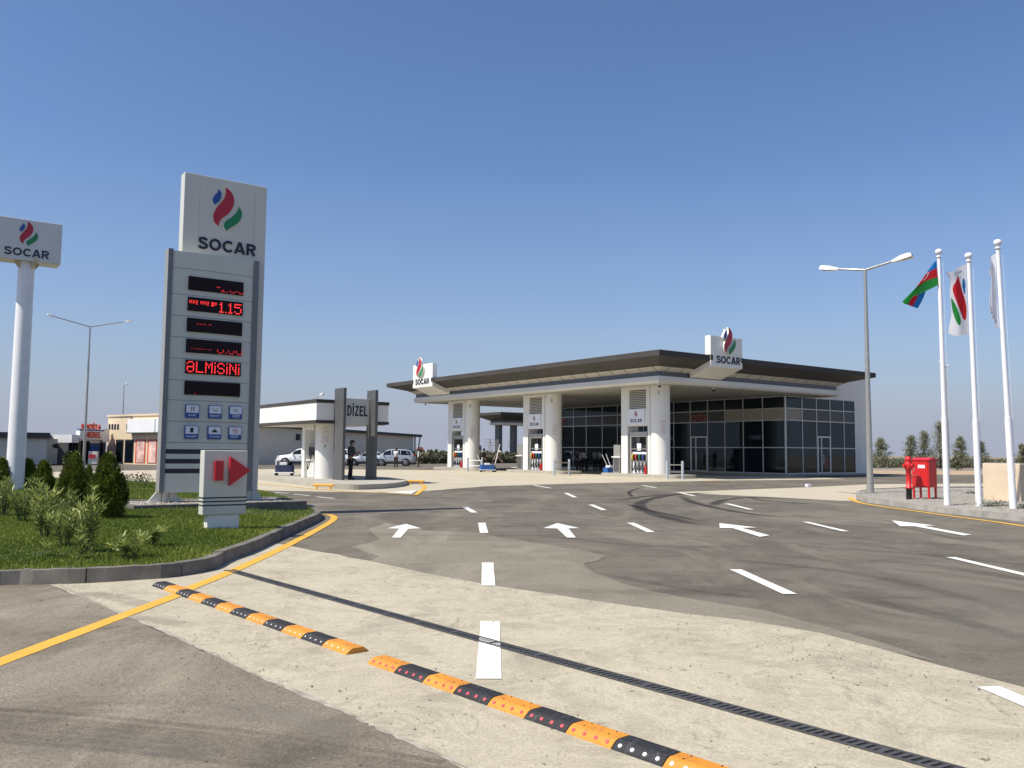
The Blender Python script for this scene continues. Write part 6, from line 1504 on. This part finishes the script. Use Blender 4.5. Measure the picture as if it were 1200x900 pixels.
def oleander(label, x0, y0, hpx, wpx, stems, seed, pale=.5):
    r = np.random.default_rng(seed); P = lawn_gp(x0, y0); Hh = hpx * P.y / FPX; Rw = wpx / 2 * P.y / FPX
    t = thing('oleander', label, 'shrub', P, 0, 'young oleanders on the lawn')
    m = MB(); PP, DD, TT_ = [], [], []
    for k in range(stems):
        a = r.uniform(0, 6.28); q = r.uniform(.1, 1) ** .6; tip = np.array([math.cos(a) * Rw * q, math.sin(a) * Rw * q * .8, Hh * r.uniform(.6, 1) * (1 - .25 * q)]); base = np.array([math.cos(a) * Rw * .15, math.sin(a) * Rw * .15, 0])
        mid = base * .5 + tip * .5 + np.array([0, 0, .06]) ; pts = [base, mid, tip]; m.tube([tuple(p) for p in pts], [.007, .006, .003], 5)
        nw = 11; st_ = r.uniform(0, 1)
        for j in range(nw):
            f_ = .12 + .88 * (j + 1) / nw; c = (base * (1 - f_) ** 2 + 2 * mid * f_ * (1 - f_) + tip * f_ ** 2); ax = tip - base; ax = ax / np.linalg.norm(ax); nl = 3 if j < nw - 1 else 6
            for q_ in range(nl):
                b = q_ * 2 * PI / nl + j * 1.05 + r.uniform(-.3, .3); out_ = np.array([math.cos(b), math.sin(b), 0]); el = r.uniform(.5, 1.5) + (.6 if j == nw - 1 else 0)
                PP.append(c); DD.append(out_ + ax * el + np.array([0, 0, .15])); TT_.append(np.clip(.3 * st_ + pale * f_ * .8 + r.uniform(-.3, .4), 0, 1))
    m.build('stems', MT['bush_stem'], t)
    v, f = leaf_quads(r, np.array(PP), np.array(DD), (.065, .17), (.006, .012), .4)
    np_mesh('foliage', v, f, MT['oleander'], np.repeat(np.array(TT_), 2), t)
MT['bush_stem'] = M('green_stem', (.12, .14, .05), .7)
for a in [('leafy oleander cut by the picture edge, in front of the first conifers', 4, 606, 52, 44, 13, 21, .35), ('oleander clump in front of the egg shaped conifer', 26, 612, 52, 40, 12, 22, .35), ('broad pale oleander with large leaf fans', 52, 630, 66, 50, 15, 23, .65), ('tall oleander standing in front of the largest conifer', 101, 648, 84, 34, 11, 24, .55), ('low oleander spreading at the foot of the tall one', 76, 640, 48, 46, 10, 25, .6),
          ('thin dark oleander between the two tallest conifers', 78, 612, 40, 26, 7, 26, .3), ('yellowish straggling oleander below the direction sign', 152, 655, 30, 50, 9, 27, .6), ('small creeping oleander with yellow leaves near the direction sign', 178, 640, 24, 34, 7, 28, .7), ('single sprouting oleander low in the grass near the kerb', 46, 653, 17, 24, 1, 29, .9), ('tiny oleander seedling in front of the tall one', 92, 656, 26, 20, 3, 30, .7), ('oleander growing behind the pale clump', 40, 600, 44, 34, 9, 31, .3)]: oleander(*a)
for a in WEEDS: weed(*a)
# roses by the totem
def rose(label, x0, y0, seed):
    r = np.random.default_rng(seed); P = lawn_gp(x0, y0); t = thing('rose_bush', label, 'shrub', P, 0, 'low rose bushes along the back of the lawn')
    n = 150; p = r.normal(0, 1, (n, 3)) * np.array([.16, .16, .10]) + np.array([0, 0, .22]); v, f = leaf_quads(r, p, r.normal(0, 1, (n, 3)) + np.array([0, 0, .3]), (.04, .07), (.014, .022)); np_mesh('foliage', v, f, MT['bush'], np.repeat(r.uniform(0, 1, n), 2), t)
    m = MB(); [m.tube([(0, 0, 0), (x, .02, .15), (x * 2, .02, .3)], .006, 5) for x in (-.06, 0, .06)]; m.build('stems', MT['bush_stem'], t)
    m = MB(); [m.ball((r.uniform(-.2, .2), r.uniform(-.15, .1), r.uniform(.28, .4)), .03, nu=8, nv=6) for _ in range(3)]; m.build('blossom', MT['flameR'], t)
for k, (x, y) in enumerate([(170, 569.5), (160, 569), (146, 568)]): rose(['rose bush with pink red blossom nearest the totem', 'rose bush with pink red blossom in the middle of the three', 'rose bush with pink red blossom farthest from the totem'][k], x, y, 40 + k)

def tree(label, x0, ybot, ytop, wpx, seed, kind='pine', name='young_pine', n=2800, z=-.02, group='young trees beyond the road'):
    r = np.random.default_rng(seed); P = gp(x0, ybot, z); Hh = at_depth(x0, ytop, P.y).z - P.z; R = wpx * .85 * P.y / FPX
    t = thing(name, label, 'tree', P, 0, group); m = MB()
    m.tube([(0, 0, 0), (.05, 0, Hh * .3), (-.04, .02, Hh * .65), (.02, 0, Hh * .97)], [.085 * Hh / 5 + .03, .06 * Hh / 5 + .02, .035, .012], 8); nb = 34; C_, A_ = [], []
    for k in range(nb):
        f_ = .14 + .84 * (k + r.uniform(0, 1)) / nb; a = k * 2.4 + r.uniform(-.5, .5); wd = (1 - f_) ** .75 * (1.0 if f_ > .25 else .55 + f_ * 1.8); L = R * wd * r.uniform(.35, 1.15) + .05; b = np.array([0, 0, Hh * f_]); e = b + np.array([math.cos(a) * L, math.sin(a) * L, L * r.uniform(.1, .55)])
        m.tube([tuple(b), tuple((b + e) / 2 + np.array([0, 0, .04])), tuple(e)], [.025, .016, .006], 5)
        for q in np.linspace(.35, 1, 5): C_.append(b + (e - b) * q); A_.append(r.uniform(0, 1))
    m.build('trunk', MT['bark'], t); C_ = np.array(C_); A_ = np.array(A_); ci = r.integers(0, len(C_), n); sp = .042 * Hh
    p = C_[ci] + r.normal(0, 1, (n, 3)) * np.array([sp, sp, sp * .8]); d = r.normal(0, 1, (n, 3)) + np.array([0, 0, .4])
    v, f = leaf_quads(r, p, d, (.12, .28), (.022, .045), .2); np_mesh('crown', v, f, MT[kind], np.repeat(np.clip(A_[ci] * .6 + r.uniform(0, .45, n), 0, 1), 2), t)
for a in [('broad young tree beside the white end wall of the shop', 1033, 549, 514.5, 25, 51), ('bushy young pine standing behind the red hydrant', 1068.5, 549, 511.5, 19, 52), ('slender young pine behind the red cabinet', 1084, 549, 506, 17, 53), ('tallest young pine, beside the first flagpole', 1102, 549, 495, 18, 54), ('young pine between the first and second flagpoles', 1126.5, 550, 513, 20, 55), ('young pine behind the second flagpole', 1150, 549, 518, 13, 56), ('young pine at the picture edge beyond the utility block', 1199, 549, 521, 14, 57), ('low round pine bush between first and second flagpole', 1120.5, 551, 536, 12, 58)]: tree(*a)
# far scrub on both sides, a mass nobody could count
def scrub(name, label, strips, n, mat, seed):
    r = np.random.default_rng(seed); PP = []
    for (xa, ya, xb, yb, h, depth, w) in strips:
        k = int(n * w); q = r.uniform(0, 1, k); A_, B_ = gp(xa, ya), gp(xb, yb); lump = .45 + .55 * np.abs(np.sin(q * 37 + np.sin(q * 91) * 2)) 
        x = A_.x + (B_.x - A_.x) * q; y = A_.y + (B_.y - A_.y) * q + r.uniform(0, depth, k); zz = r.uniform(0, 1, k) ** .8 * h * lump; PP.append(np.stack([x, y, zz - .05], -1))
    p = np.concatenate(PP); v, f = leaf_quads(r, p, r.normal(0, 1, p.shape) + np.array([0, 0, .5]), (.25, .6), (.07, .15), .2)
    o = np_mesh(name, v, f, mat, np.repeat(np.clip(r.uniform(0, 1, len(p)), 0, 1), 2)); tag(o, label, 'scrub', kind='stuff')
scrub('scrub_band', 'grey green scrub growing along the dry field', [(1015, 548.0, 1260, 548.3, .45, 6, .22), (1015, 545, 1260, 545.4, .95, 25, .33), (486, 543.6, 640, 542.6, 1.5, 9, .35)], 30000, MT['scrub'], 61)
def bush(label, x0, ybot, ytop, wpx, seed, z=0):
    r = np.random.default_rng(seed); P = gp(x0, ybot, z); Hh = at_depth(x0, ytop, P.y).z - P.z; R = wpx / 2 * P.y / FPX; t = thing('bush', label, 'bush', P, 0, 'bushes on the far side of the station')
    n = 2600; q = r.normal(0, 1, (n, 3)); q /= np.linalg.norm(q, axis=1)[:, None]; q *= r.uniform(.55, 1.05, (n, 1)); taper = 1 - .45 * np.clip(q[:, 2:], 0, 1)
    p = q * np.array([R, R, Hh * .5]) * np.concatenate([taper, taper, np.ones((n, 1))], 1) + np.array([0, 0, Hh * .5])
    v, f = leaf_quads(r, p, q + r.normal(0, .5, (n, 3)), (.12, .28), (.03, .06)); np_mesh('foliage', v, f, MT['bush'], np.repeat(r.uniform(0, 1, n), 2), t)
    m = MB(); [m.tube([(0, 0, 0), (x * R, 0, Hh * .4)], .02, 5) for x in (-.4, 0, .4)]; m.build('stems', MT['bark'], t)
bush('dark egg shaped bush in front of the grey shed wall', 325, 544.2, 529.5, 7.5, 71); bush('thin climbing bush against the grey shed wall', 301.5, 544, 522, 3.5, 72); bush('dark bush behind the farthest pump pillar', 556, 546, 532, 5, 73); bush('bush behind the bumper of the silver car', 484, 544.5, 530, 5, 74); bush('dark bush in front of the furniture shop', 80, 545, 530, 9, 75)

# ================================================================== BUILDINGS AROUND
def wall_frame(P, Q):
    d = Q - P; d.z = 0; return d.length, math.atan2(d.y, d.x)
# grey shed behind the diesel canopy
Sa, Sb = gp(297, 544.6), gp(484, 543.0); L, rz = wall_frame(Sa, Sb)
sh_ = thing('grey_shed', 'long low grey shed with sloping roof behind the parked cars', 'shed', Sa, rz)
za = at_depth(300, 499.5, Sa.y).z; zb2 = at_depth(480, 511.8, Sb.y).z
m = MB(); m.frame_prism([(0, 0), (L, 0), (L, zb2), (0, za)], (0, 9, 0), X3, Z, NEG_V, 9); m.build('wall', MT['grey_clad'], sh_)
m = MB(); e = (zb2 - za) / L; m.frame_prism([(-.4, za + .0), (L + 1.1, zb2 + e * 1.1), (L + 1.1, zb2 + .30 + e), (-.4, za + .30)], (0, 9.3, .003), X3, Z, NEG_V, 9.8); m.build('roof', MT['darkroof'], sh_)
m = MB(); m.tube([(L + .9, -.3, zb2), (L + .75, -.2, zb2 * .55), (L + .35, -.1, 0)], .09, 8); m.tube([(L + .15, -.12, 0), (L + .15, -.12, zb2)], .12, 8); m.build('downpipe', MT['steel'], sh_)
m = MB(); xa = L * (340.5 - 297) / 187; m.box(xa - .25, xa + .25, -.15, -.002, 2.55, 3.2); m.build('wall_unit', MT['black'], sh_)
# cream shop
Ca, Cb = gp(124.5, 543.4), gp(196, 545.3); L, rz = wall_frame(Ca, Cb)
cs_ = thing('cream_shop', 'cream two storey shop with poster windows and a blank white signboard', 'building', Ca, rz)
zt = at_depth(125, 488.5, Ca.y).z; ppm = L / (196 - 124.5); kx = lambda x: (x - 124.5) * ppm
m = MB(); m.frame_prism([(0, 0), (L, 0), (L, zt), (0, zt)], (0, 14, 0), X3, Z, NEG_V, 14); m.build('wall', MT['shopcream'], cs_)
m = MB(); m.box(-.1, L + .1, -.1, 14.1, zt + .001, zt + .18); m.build('parapet_cap', MT['cream'], cs_)
def zz(x, y): return at_depth(x, y, (Ca + (Cb - Ca) * ((x - 124.5) / 71.5)).y).z
m = MB(); m.box(kx(154), L, -.5, -.005, zz(165, 506.8), zz(165, 491.5)); m.build('signboard', MT['shopwhite'], cs_)
m = MB(); m.box(kx(153.7), L + .1, -.55, -.001, zz(165, 507.9), zz(165, 506.9)); m.build('signboard_edge', MT['darkgrey'], cs_)
for x in (126.6, 130.2, 133.6, 137.2, 148.6, 152.2):
    m = MB(); m.box(kx(x) - .10 * 1.6, kx(x) + .10 * 1.6, -.02, -.004, zz(x, 503.5), zz(x, 497)); w_ = m.build('window', MT['glass'], cs_)
m = MB(); m.box(kx(153), kx(154), -.02, -.004, zz(153, 491), zz(153, 486.5)); m.build('window', MT['glass'], cs_)
for x0, x1, kind in ((126.5, 134.2, 'p'), (135.6, 145, 'g'), (146.6, 157.2, 'g'), (159.5, 171, 'r'), (173.5, 184, 'r'), (186, 195, 'g')):
    m = MB(); z0, z1 = .15, zz(150, 515); m.box(kx(x0), kx(x1), -.03, -.004, z0, z1); w_ = m.build('shop_window', {'p': MT['redtext'], 'g': MT['spandrel'], 'r': MT['shopred']}[kind], cs_)
    m = MB(); a = (x1 - x0) * .14; m.box(kx(x0 + a), kx(x1 - a * .6), -.05, -.031, z0 + .05, z1 - .12); m.build('window_glass' if kind == 'g' else 'poster', MT['glass'] if kind == 'g' else M('poster_pink', (.62, .42, .36), .6, 0, .5, 1.1), w_)
# furniture shop
Ma, Mb_ = gp(80, 544.2), gp(125, 543.5); L, rz = wall_frame(Ma, Mb_)
ms = thing('furniture_shop', 'white fronted furniture shop with red rooftop letters beside the cream shop', 'building', Ma, rz)
ppm = L / 45; kx = lambda x: (x - 80) * ppm
def zm(y): return at_depth(100, y, (Ma.y + Mb_.y) / 2).z
m = MB(); m.box(0, L - .1, .1, 10, 0, zm(519)); m.build('wall', MT['darkgrey'], ms)
m = MB(); m.box(0, kx(88), -.25, .099, zm(519), zm(510)); m.box(kx(88), kx(116), -.35, .099, zm(515), zm(505)); m.box(kx(116), L - .1, -.25, .099, zm(517.5), zm(502)); m.box(.0, L - .1, .101, 9.9, zm(519) + .001, zm(510)); m.build('white_front', MT['shopwhite'], ms)
m = MB(); m.box(kx(88), kx(116), -.36, .0, zm(505) + .001, zm(503)); m.build('blue_band', M('band_blue', (.08, .13, .32), .5), ms)
m = MB(); add_text(m, 'MADİTA', (kx(100.5), -.3, zm(499)), X3, Z, NEG_V, kx(112) - kx(89.5), zm(495) - zm(502.5), .15, 0, .03); m.build('rooftop_lettering', MT['shopred'], ms)
m = MB(); add_text(m, 'MEBEL', (kx(103), -.35, zm(509.5)), X3, Z, NEG_V, kx(112.5) - kx(93), zm(506) - zm(513), .05, 0, .03); m.build('front_lettering', MT['shopred'], ms)
for x0, x1, c in ((81, 84, 'glass'), (85, 88, 'glass'), (89, 96, 'glass'), (100, 104, 'glass'), (105, 115.5, 'signblue'), (117, 120, 'glass')):
    m = MB(); m.box(kx(x0), kx(x1), .05, .098, .2, zm(517) if c == 'glass' else zm(521)); m.build('shop_window', MT[c], ms)
aP = gp(109, 545); a2 = thing('direction_sign', 'small white box sign with red arrow across the street by the furniture shop', 'sign', aP, .1)
k_ = aP.y / FPX; m = MB(); m.box(-4.8 * k_, 4.8 * k_, -.2, .2, 1.5 * k_, 16 * k_); m.build('box', MT['signwhite'], a2); m = MB(); m.box(-4.6 * k_, 4.6 * k_, -.18, .18, 0, 1.5 * k_ - .002); m.build('base', MT['darkgrey'], a2)
m = MB(); m.frame_prism([(-4.8 * k_, 0), (-1 * k_, -3.2 * k_), (-1 * k_, 3.2 * k_)], (0, -.2, 10.2 * k_), X3, Z, NEG_V, .1); m.build('red_arrowhead', MT['arrowred'], a2)
m = MB(); m.box(.2 * k_, 2.8 * k_, -.3, -.201, 8 * k_, 12.4 * k_); m.build('red_bar', MT['arrowred'], a2)
# far grey halls at the picture edge
for lab, xa, xb, yb, yt0, yt1, cap in (('long grey hall with dark roof edge behind the white pole', -40, 54, 544.5, 507, 512, True), ('lower grey hall with a dark wall emblem beside the longer one', 50.5, 69.5, 544, 514, 514.5, False)):
    Ha, Hb = gp(xa, yb), gp(xb, yb); rv = Vector((gp(xb, yb).x, gp(xb, yb).y, 0)).normalized(); rz = math.atan2(rv.y, rv.x) - PI / 2; ex = Vector((rv.y, -rv.x, 0)); Hq = gp(xb, yb); L = (Hq - Ha).dot(ex); h = thing('grey_hall', lab, 'building', Ha, rz, 'grey halls on the far street'); z1 = at_depth(xa, yt0, Ha.y).z
    m = MB(); m.box(0, L, 0, 12, 0, z1 - (.4 if cap else 0)); m.build('wall', MT['grey_clad'], h)
    if cap: m = MB(); m.box(-.2, L + .2, -.3, 12.2, z1 - .399, z1 + .1); m.build('roof', MT['darkroof'], h)
    else: m = MB(); m.ball((L * .78, -.02, z1 * .72), .28, sc=(1.3, .1, .8)); m.build('emblem', MT['black'], h)
Ra = gp(67, 543.2); hut = thing('red_hut', 'small red gabled hut far down the street', 'hut', Ra, 0); k_ = Ra.y / FPX
m = MB(); m.frame_prism([(-5.5 * k_, 0), (5.5 * k_, 0), (5.5 * k_, 8 * k_), (0, 15 * k_), (-5.5 * k_, 8 * k_)], (0, 5, 0), X3, Z, NEG_V, 5); m.build('wall', MT['hutred'], hut)
m = MB()
for sx in (-1, 1): m.obox((sx * 3 * k_, 2.4, 11.9 * k_), (sx * 5.5, 0, -7), (0, 1, 0), (sx * 7, 0, 5.5), 4.9 * k_, 2.7, .06)
m.build('roof', M('hut_roof', (.20, .07, .05), .8), hut)
Ua = gp(72, 544); st2 = thing('garden_ornament', 'white garden urn on a pedestal by the far street', 'urn', Ua, 0); k_ = Ua.y / FPX
MB().lathe([(0, 0), (2.2 * k_, 0), (2 * k_, 2 * k_), (1 * k_, 3.4 * k_), (1.5 * k_, 5.2 * k_), (1.9 * k_, 6.6 * k_), (.7 * k_, 8 * k_), (0, 8.4 * k_)], n=14).build('urn', MT['shopwhite'], st2)
# second canopy far behind the pumps
Pc = gp(584, 542.2); fc = thing('rear_canopy', 'smaller grey canopy on two dark slabs seen between the pump pillars', 'canopy', Pc, YAW); k_ = Pc.y / FPX
zc = lambda y: at_depth(584, y, Pc.y).z
u1 = 16
def rr_(o, z): return [(-1.0 - o, -2.5 - o, z), (u1 + o, -2.5 - o, z), (u1 + o, .7 + o, z), (-1.0 - o, .7 + o, z)]
def loft2(name, a, b, mat):
    m = MB(); r0, r1 = rr_(*a), rr_(*b)
    for i in range(4): m.add([r0[i], r0[(i + 1) % 4], r1[(i + 1) % 4], r1[i]], [(0, 1, 2, 3)])
    return m.build(name, mat, fc)
loft2('fascia', (0, zc(498.3)), (.1, zc(495.8)), MT['fascia']); loft2('slate_band', (-.05, zc(495.8)), (-.05, zc(493.5)), MT['bandblue']); loft2('eave_soffit', (-.05, zc(493.5)), (1.6, zc(487.5)), MT['soffitdark']); loft2('roof_edge', (1.6, zc(487.5)), (1.6, zc(484.5)), MT['roofedge'])
m = MB(); m.add(rr_(-.02, zc(498.2)), [(3, 2, 1, 0)]); m.build('ceiling', MT['soffit'], fc)
m = MB(); m.add(rr_(1.59, zc(484.5)), [(0, 1, 2, 3)]); m.build('roof_deck', MT['darkroof'], fc)
for uu in (0, 2.6): m = MB(); m.box(uu - .28, uu + .28, -.5, .5, 0, zc(498.2)); m.build('slab', MT['darkgrey'], fc)
# distant sheds, cypresses and a pylon on the plain
for lab, x0, x1, y0, y1, mat in (('white far shed with pale roof seen past the silver car', 497, 517, 541.5, 532, 'shopwhite'), ('reddish far building beyond the grey shed', 488, 496, 541.5, 529, 'hutred'), ('white far shed between pillar and dark slab', 557, 565, 541, 531.5, 'shopwhite'), ('long white roof far across the field', 1040, 1062, 541, 537.3, 'shopwhite'), ('grey far building right of the rear canopy slabs', 604, 612, 540, 527, 'grey_clad')):
    lab = lab.replace(' right of', ' past'); Pa = at_depth((x0 + x1) / 2, y0, 210); Pa.z = 0; k_ = 210 / FPX; w = (x1 - x0) * k_; h = (y0 - y1) * k_
    b_ = thing('far_shed', lab, 'building', Pa, .1, 'sheds far across the plain'); m = MB(); m.box(-w / 2, w / 2, 0, 9, 0, h * .6); m.build('wall', MT[mat], b_)
    m = MB(); m.frame_prism([(-w / 2 - .4, h * .6), (w / 2 + .4, h * .6), (w * .3, h), (-w * .3, h)], (0, 9, .002), X3, Z, NEG_V, 9.3); m.build('roof', MT[mat], b_)
for k, (x, yb, yt, wp) in enumerate([(555.8, 541, 520, 2.6), (562, 541, 522, 2.2), (504, 541, 528, 4), (511, 541, 527, 4)]):
    tree(['dark far cypress next to the farthest pillar', 'second dark far cypress, shorter and further from the pillar', 'round far tree over the white shed', 'round far tree beside the one over the white shed'][k], x, yb, yt, wp, 90 + k, 'bush', 'far_cypress' if k < 2 else 'far_tree', 1200, 0, 'far trees on the plain')
for k, (x, yb, yt) in enumerate([(574, 539.5, 517), (601, 539.5, 520)]):
    P_ = at_depth(x, yb, 260); P_.z = 0; hh_ = (yb - yt) * 260 / FPX; tw_ = thing('power_pylon', ['lattice power pylon behind the man in the brown jacket', 'shorter lattice power pylon behind the dark slabs'][k], 'pylon', P_, .4, 'power pylons on the plain')
    m = MB(); b_ = .9
    for sx in (-1, 1):
        for sy in (-1, 1): m.tube([(sx * b_, sy * b_, 0), (sx * b_ * .35, sy * b_ * .35, hh_ * .6), (0, 0, hh_)], .07, 5)
    for q in range(6):
        z0, z1 = hh_ * q / 7, hh_ * (q + 1) / 7; w0, w1 = b_ * (1 - q / 7), b_ * (1 - (q + 1) / 7)
        m.tube([(-w0, -w0, z0), (w1, -w1, z1)], .045, 4); m.tube([(w0, -w0, z0), (-w1, -w1, z1)], .045, 4); m.tube([(-w0, w0, z0), (-w1, -w1, z1)], .045, 4)
    m.build('lattice', MT['steel'], tw_)
    m = MB()
    for z_ in (.62, .76, .9): m.tube([(-1.9, 0, hh_ * z_), (1.9, 0, hh_ * z_)], .06, 5)
    m.build('cross_arm', MT['steel'], tw_)

# ================================================================== SKY, SUN, CAMERA
SUN = (AX * .11 - BX * .70 + Vector((0, 0, 1))).normalized()
el = math.asin(SUN.z); az = math.atan2(SUN.x, SUN.y)       # clockwise from +Y, as the sky texture counts
w = bpy.data.worlds.new('World'); scene.world = w; w.use_nodes = True; nt = w.node_tree; bg = nt.nodes['Background']
sky = nt.nodes.new('ShaderNodeTexSky'); sky.sky_type = 'NISHITA'; sky.sun_disc = False; sky.sun_elevation = el; sky.sun_rotation = az
sky.altitude = 50; sky.air_density = 1.0; sky.dust_density = 1.0; sky.ozone_density = 1.5
# dry season haze: the clear sky fades into pale lavender air towards the horizon
tcw = nt.nodes.new('ShaderNodeTexCoord'); sepw = nt.nodes.new('ShaderNodeSeparateXYZ'); nt.links.new(tcw.outputs['Generated'], sepw.inputs[0])
tint = mix(nt, 1.0, sky.outputs[0], (.80, .93, 1.14), 'MULTIPLY')
hz = ramp(nt, sepw.outputs['Z'], [(0, (1,) * 3), (.03, (.92,) * 3), (.08, (.55,) * 3), (.16, (.22,) * 3), (.32, (0,) * 3)])
hzc = nt.nodes.new('ShaderNodeRGB'); hzc.outputs[0].default_value = (3.35, 3.65, 4.55, 1)
skyc = mix(nt, hz, tint, hzc.outputs[0])
nt.links.new(skyc, bg.inputs['Color']); bg.inputs['Strength'].default_value = .085
sl = bpy.data.lights.new('sun', 'SUN'); sl.energy = 4.2; sl.angle = math.radians(.53); sl.color = (1, .94, .83)
so = bpy.data.objects.new('sun', sl); COL.objects.link(so); so.location = (-30, -20, 40); so.rotation_euler = SUN.to_track_quat('Z', 'Y').to_euler()

cam = bpy.data.cameras.new('camera'); co = bpy.data.objects.new('camera', cam); COL.objects.link(co)
cam.sensor_fit = 'HORIZONTAL'; cam.sensor_width = 36; cam.lens = 36 * FPX / 1200; cam.clip_start = .05; cam.clip_end = 6000
R_ = Matrix((RI, UPV, -FW)).transposed().to_4x4(); co.matrix_world = Matrix.Translation(EYE) @ R_
scene.camera = co
scene.view_settings.view_transform = 'Standard'; scene.view_settings.look = 'None'; scene.view_settings.exposure = .5; scene.view_settings.gamma = 1
scene.render.engine = 'CYCLES'; scene.cycles.use_denoising = True; scene.cycles.max_bounces = 6; scene.cycles.diffuse_bounces = 3; scene.cycles.transparent_max_bounces = 6
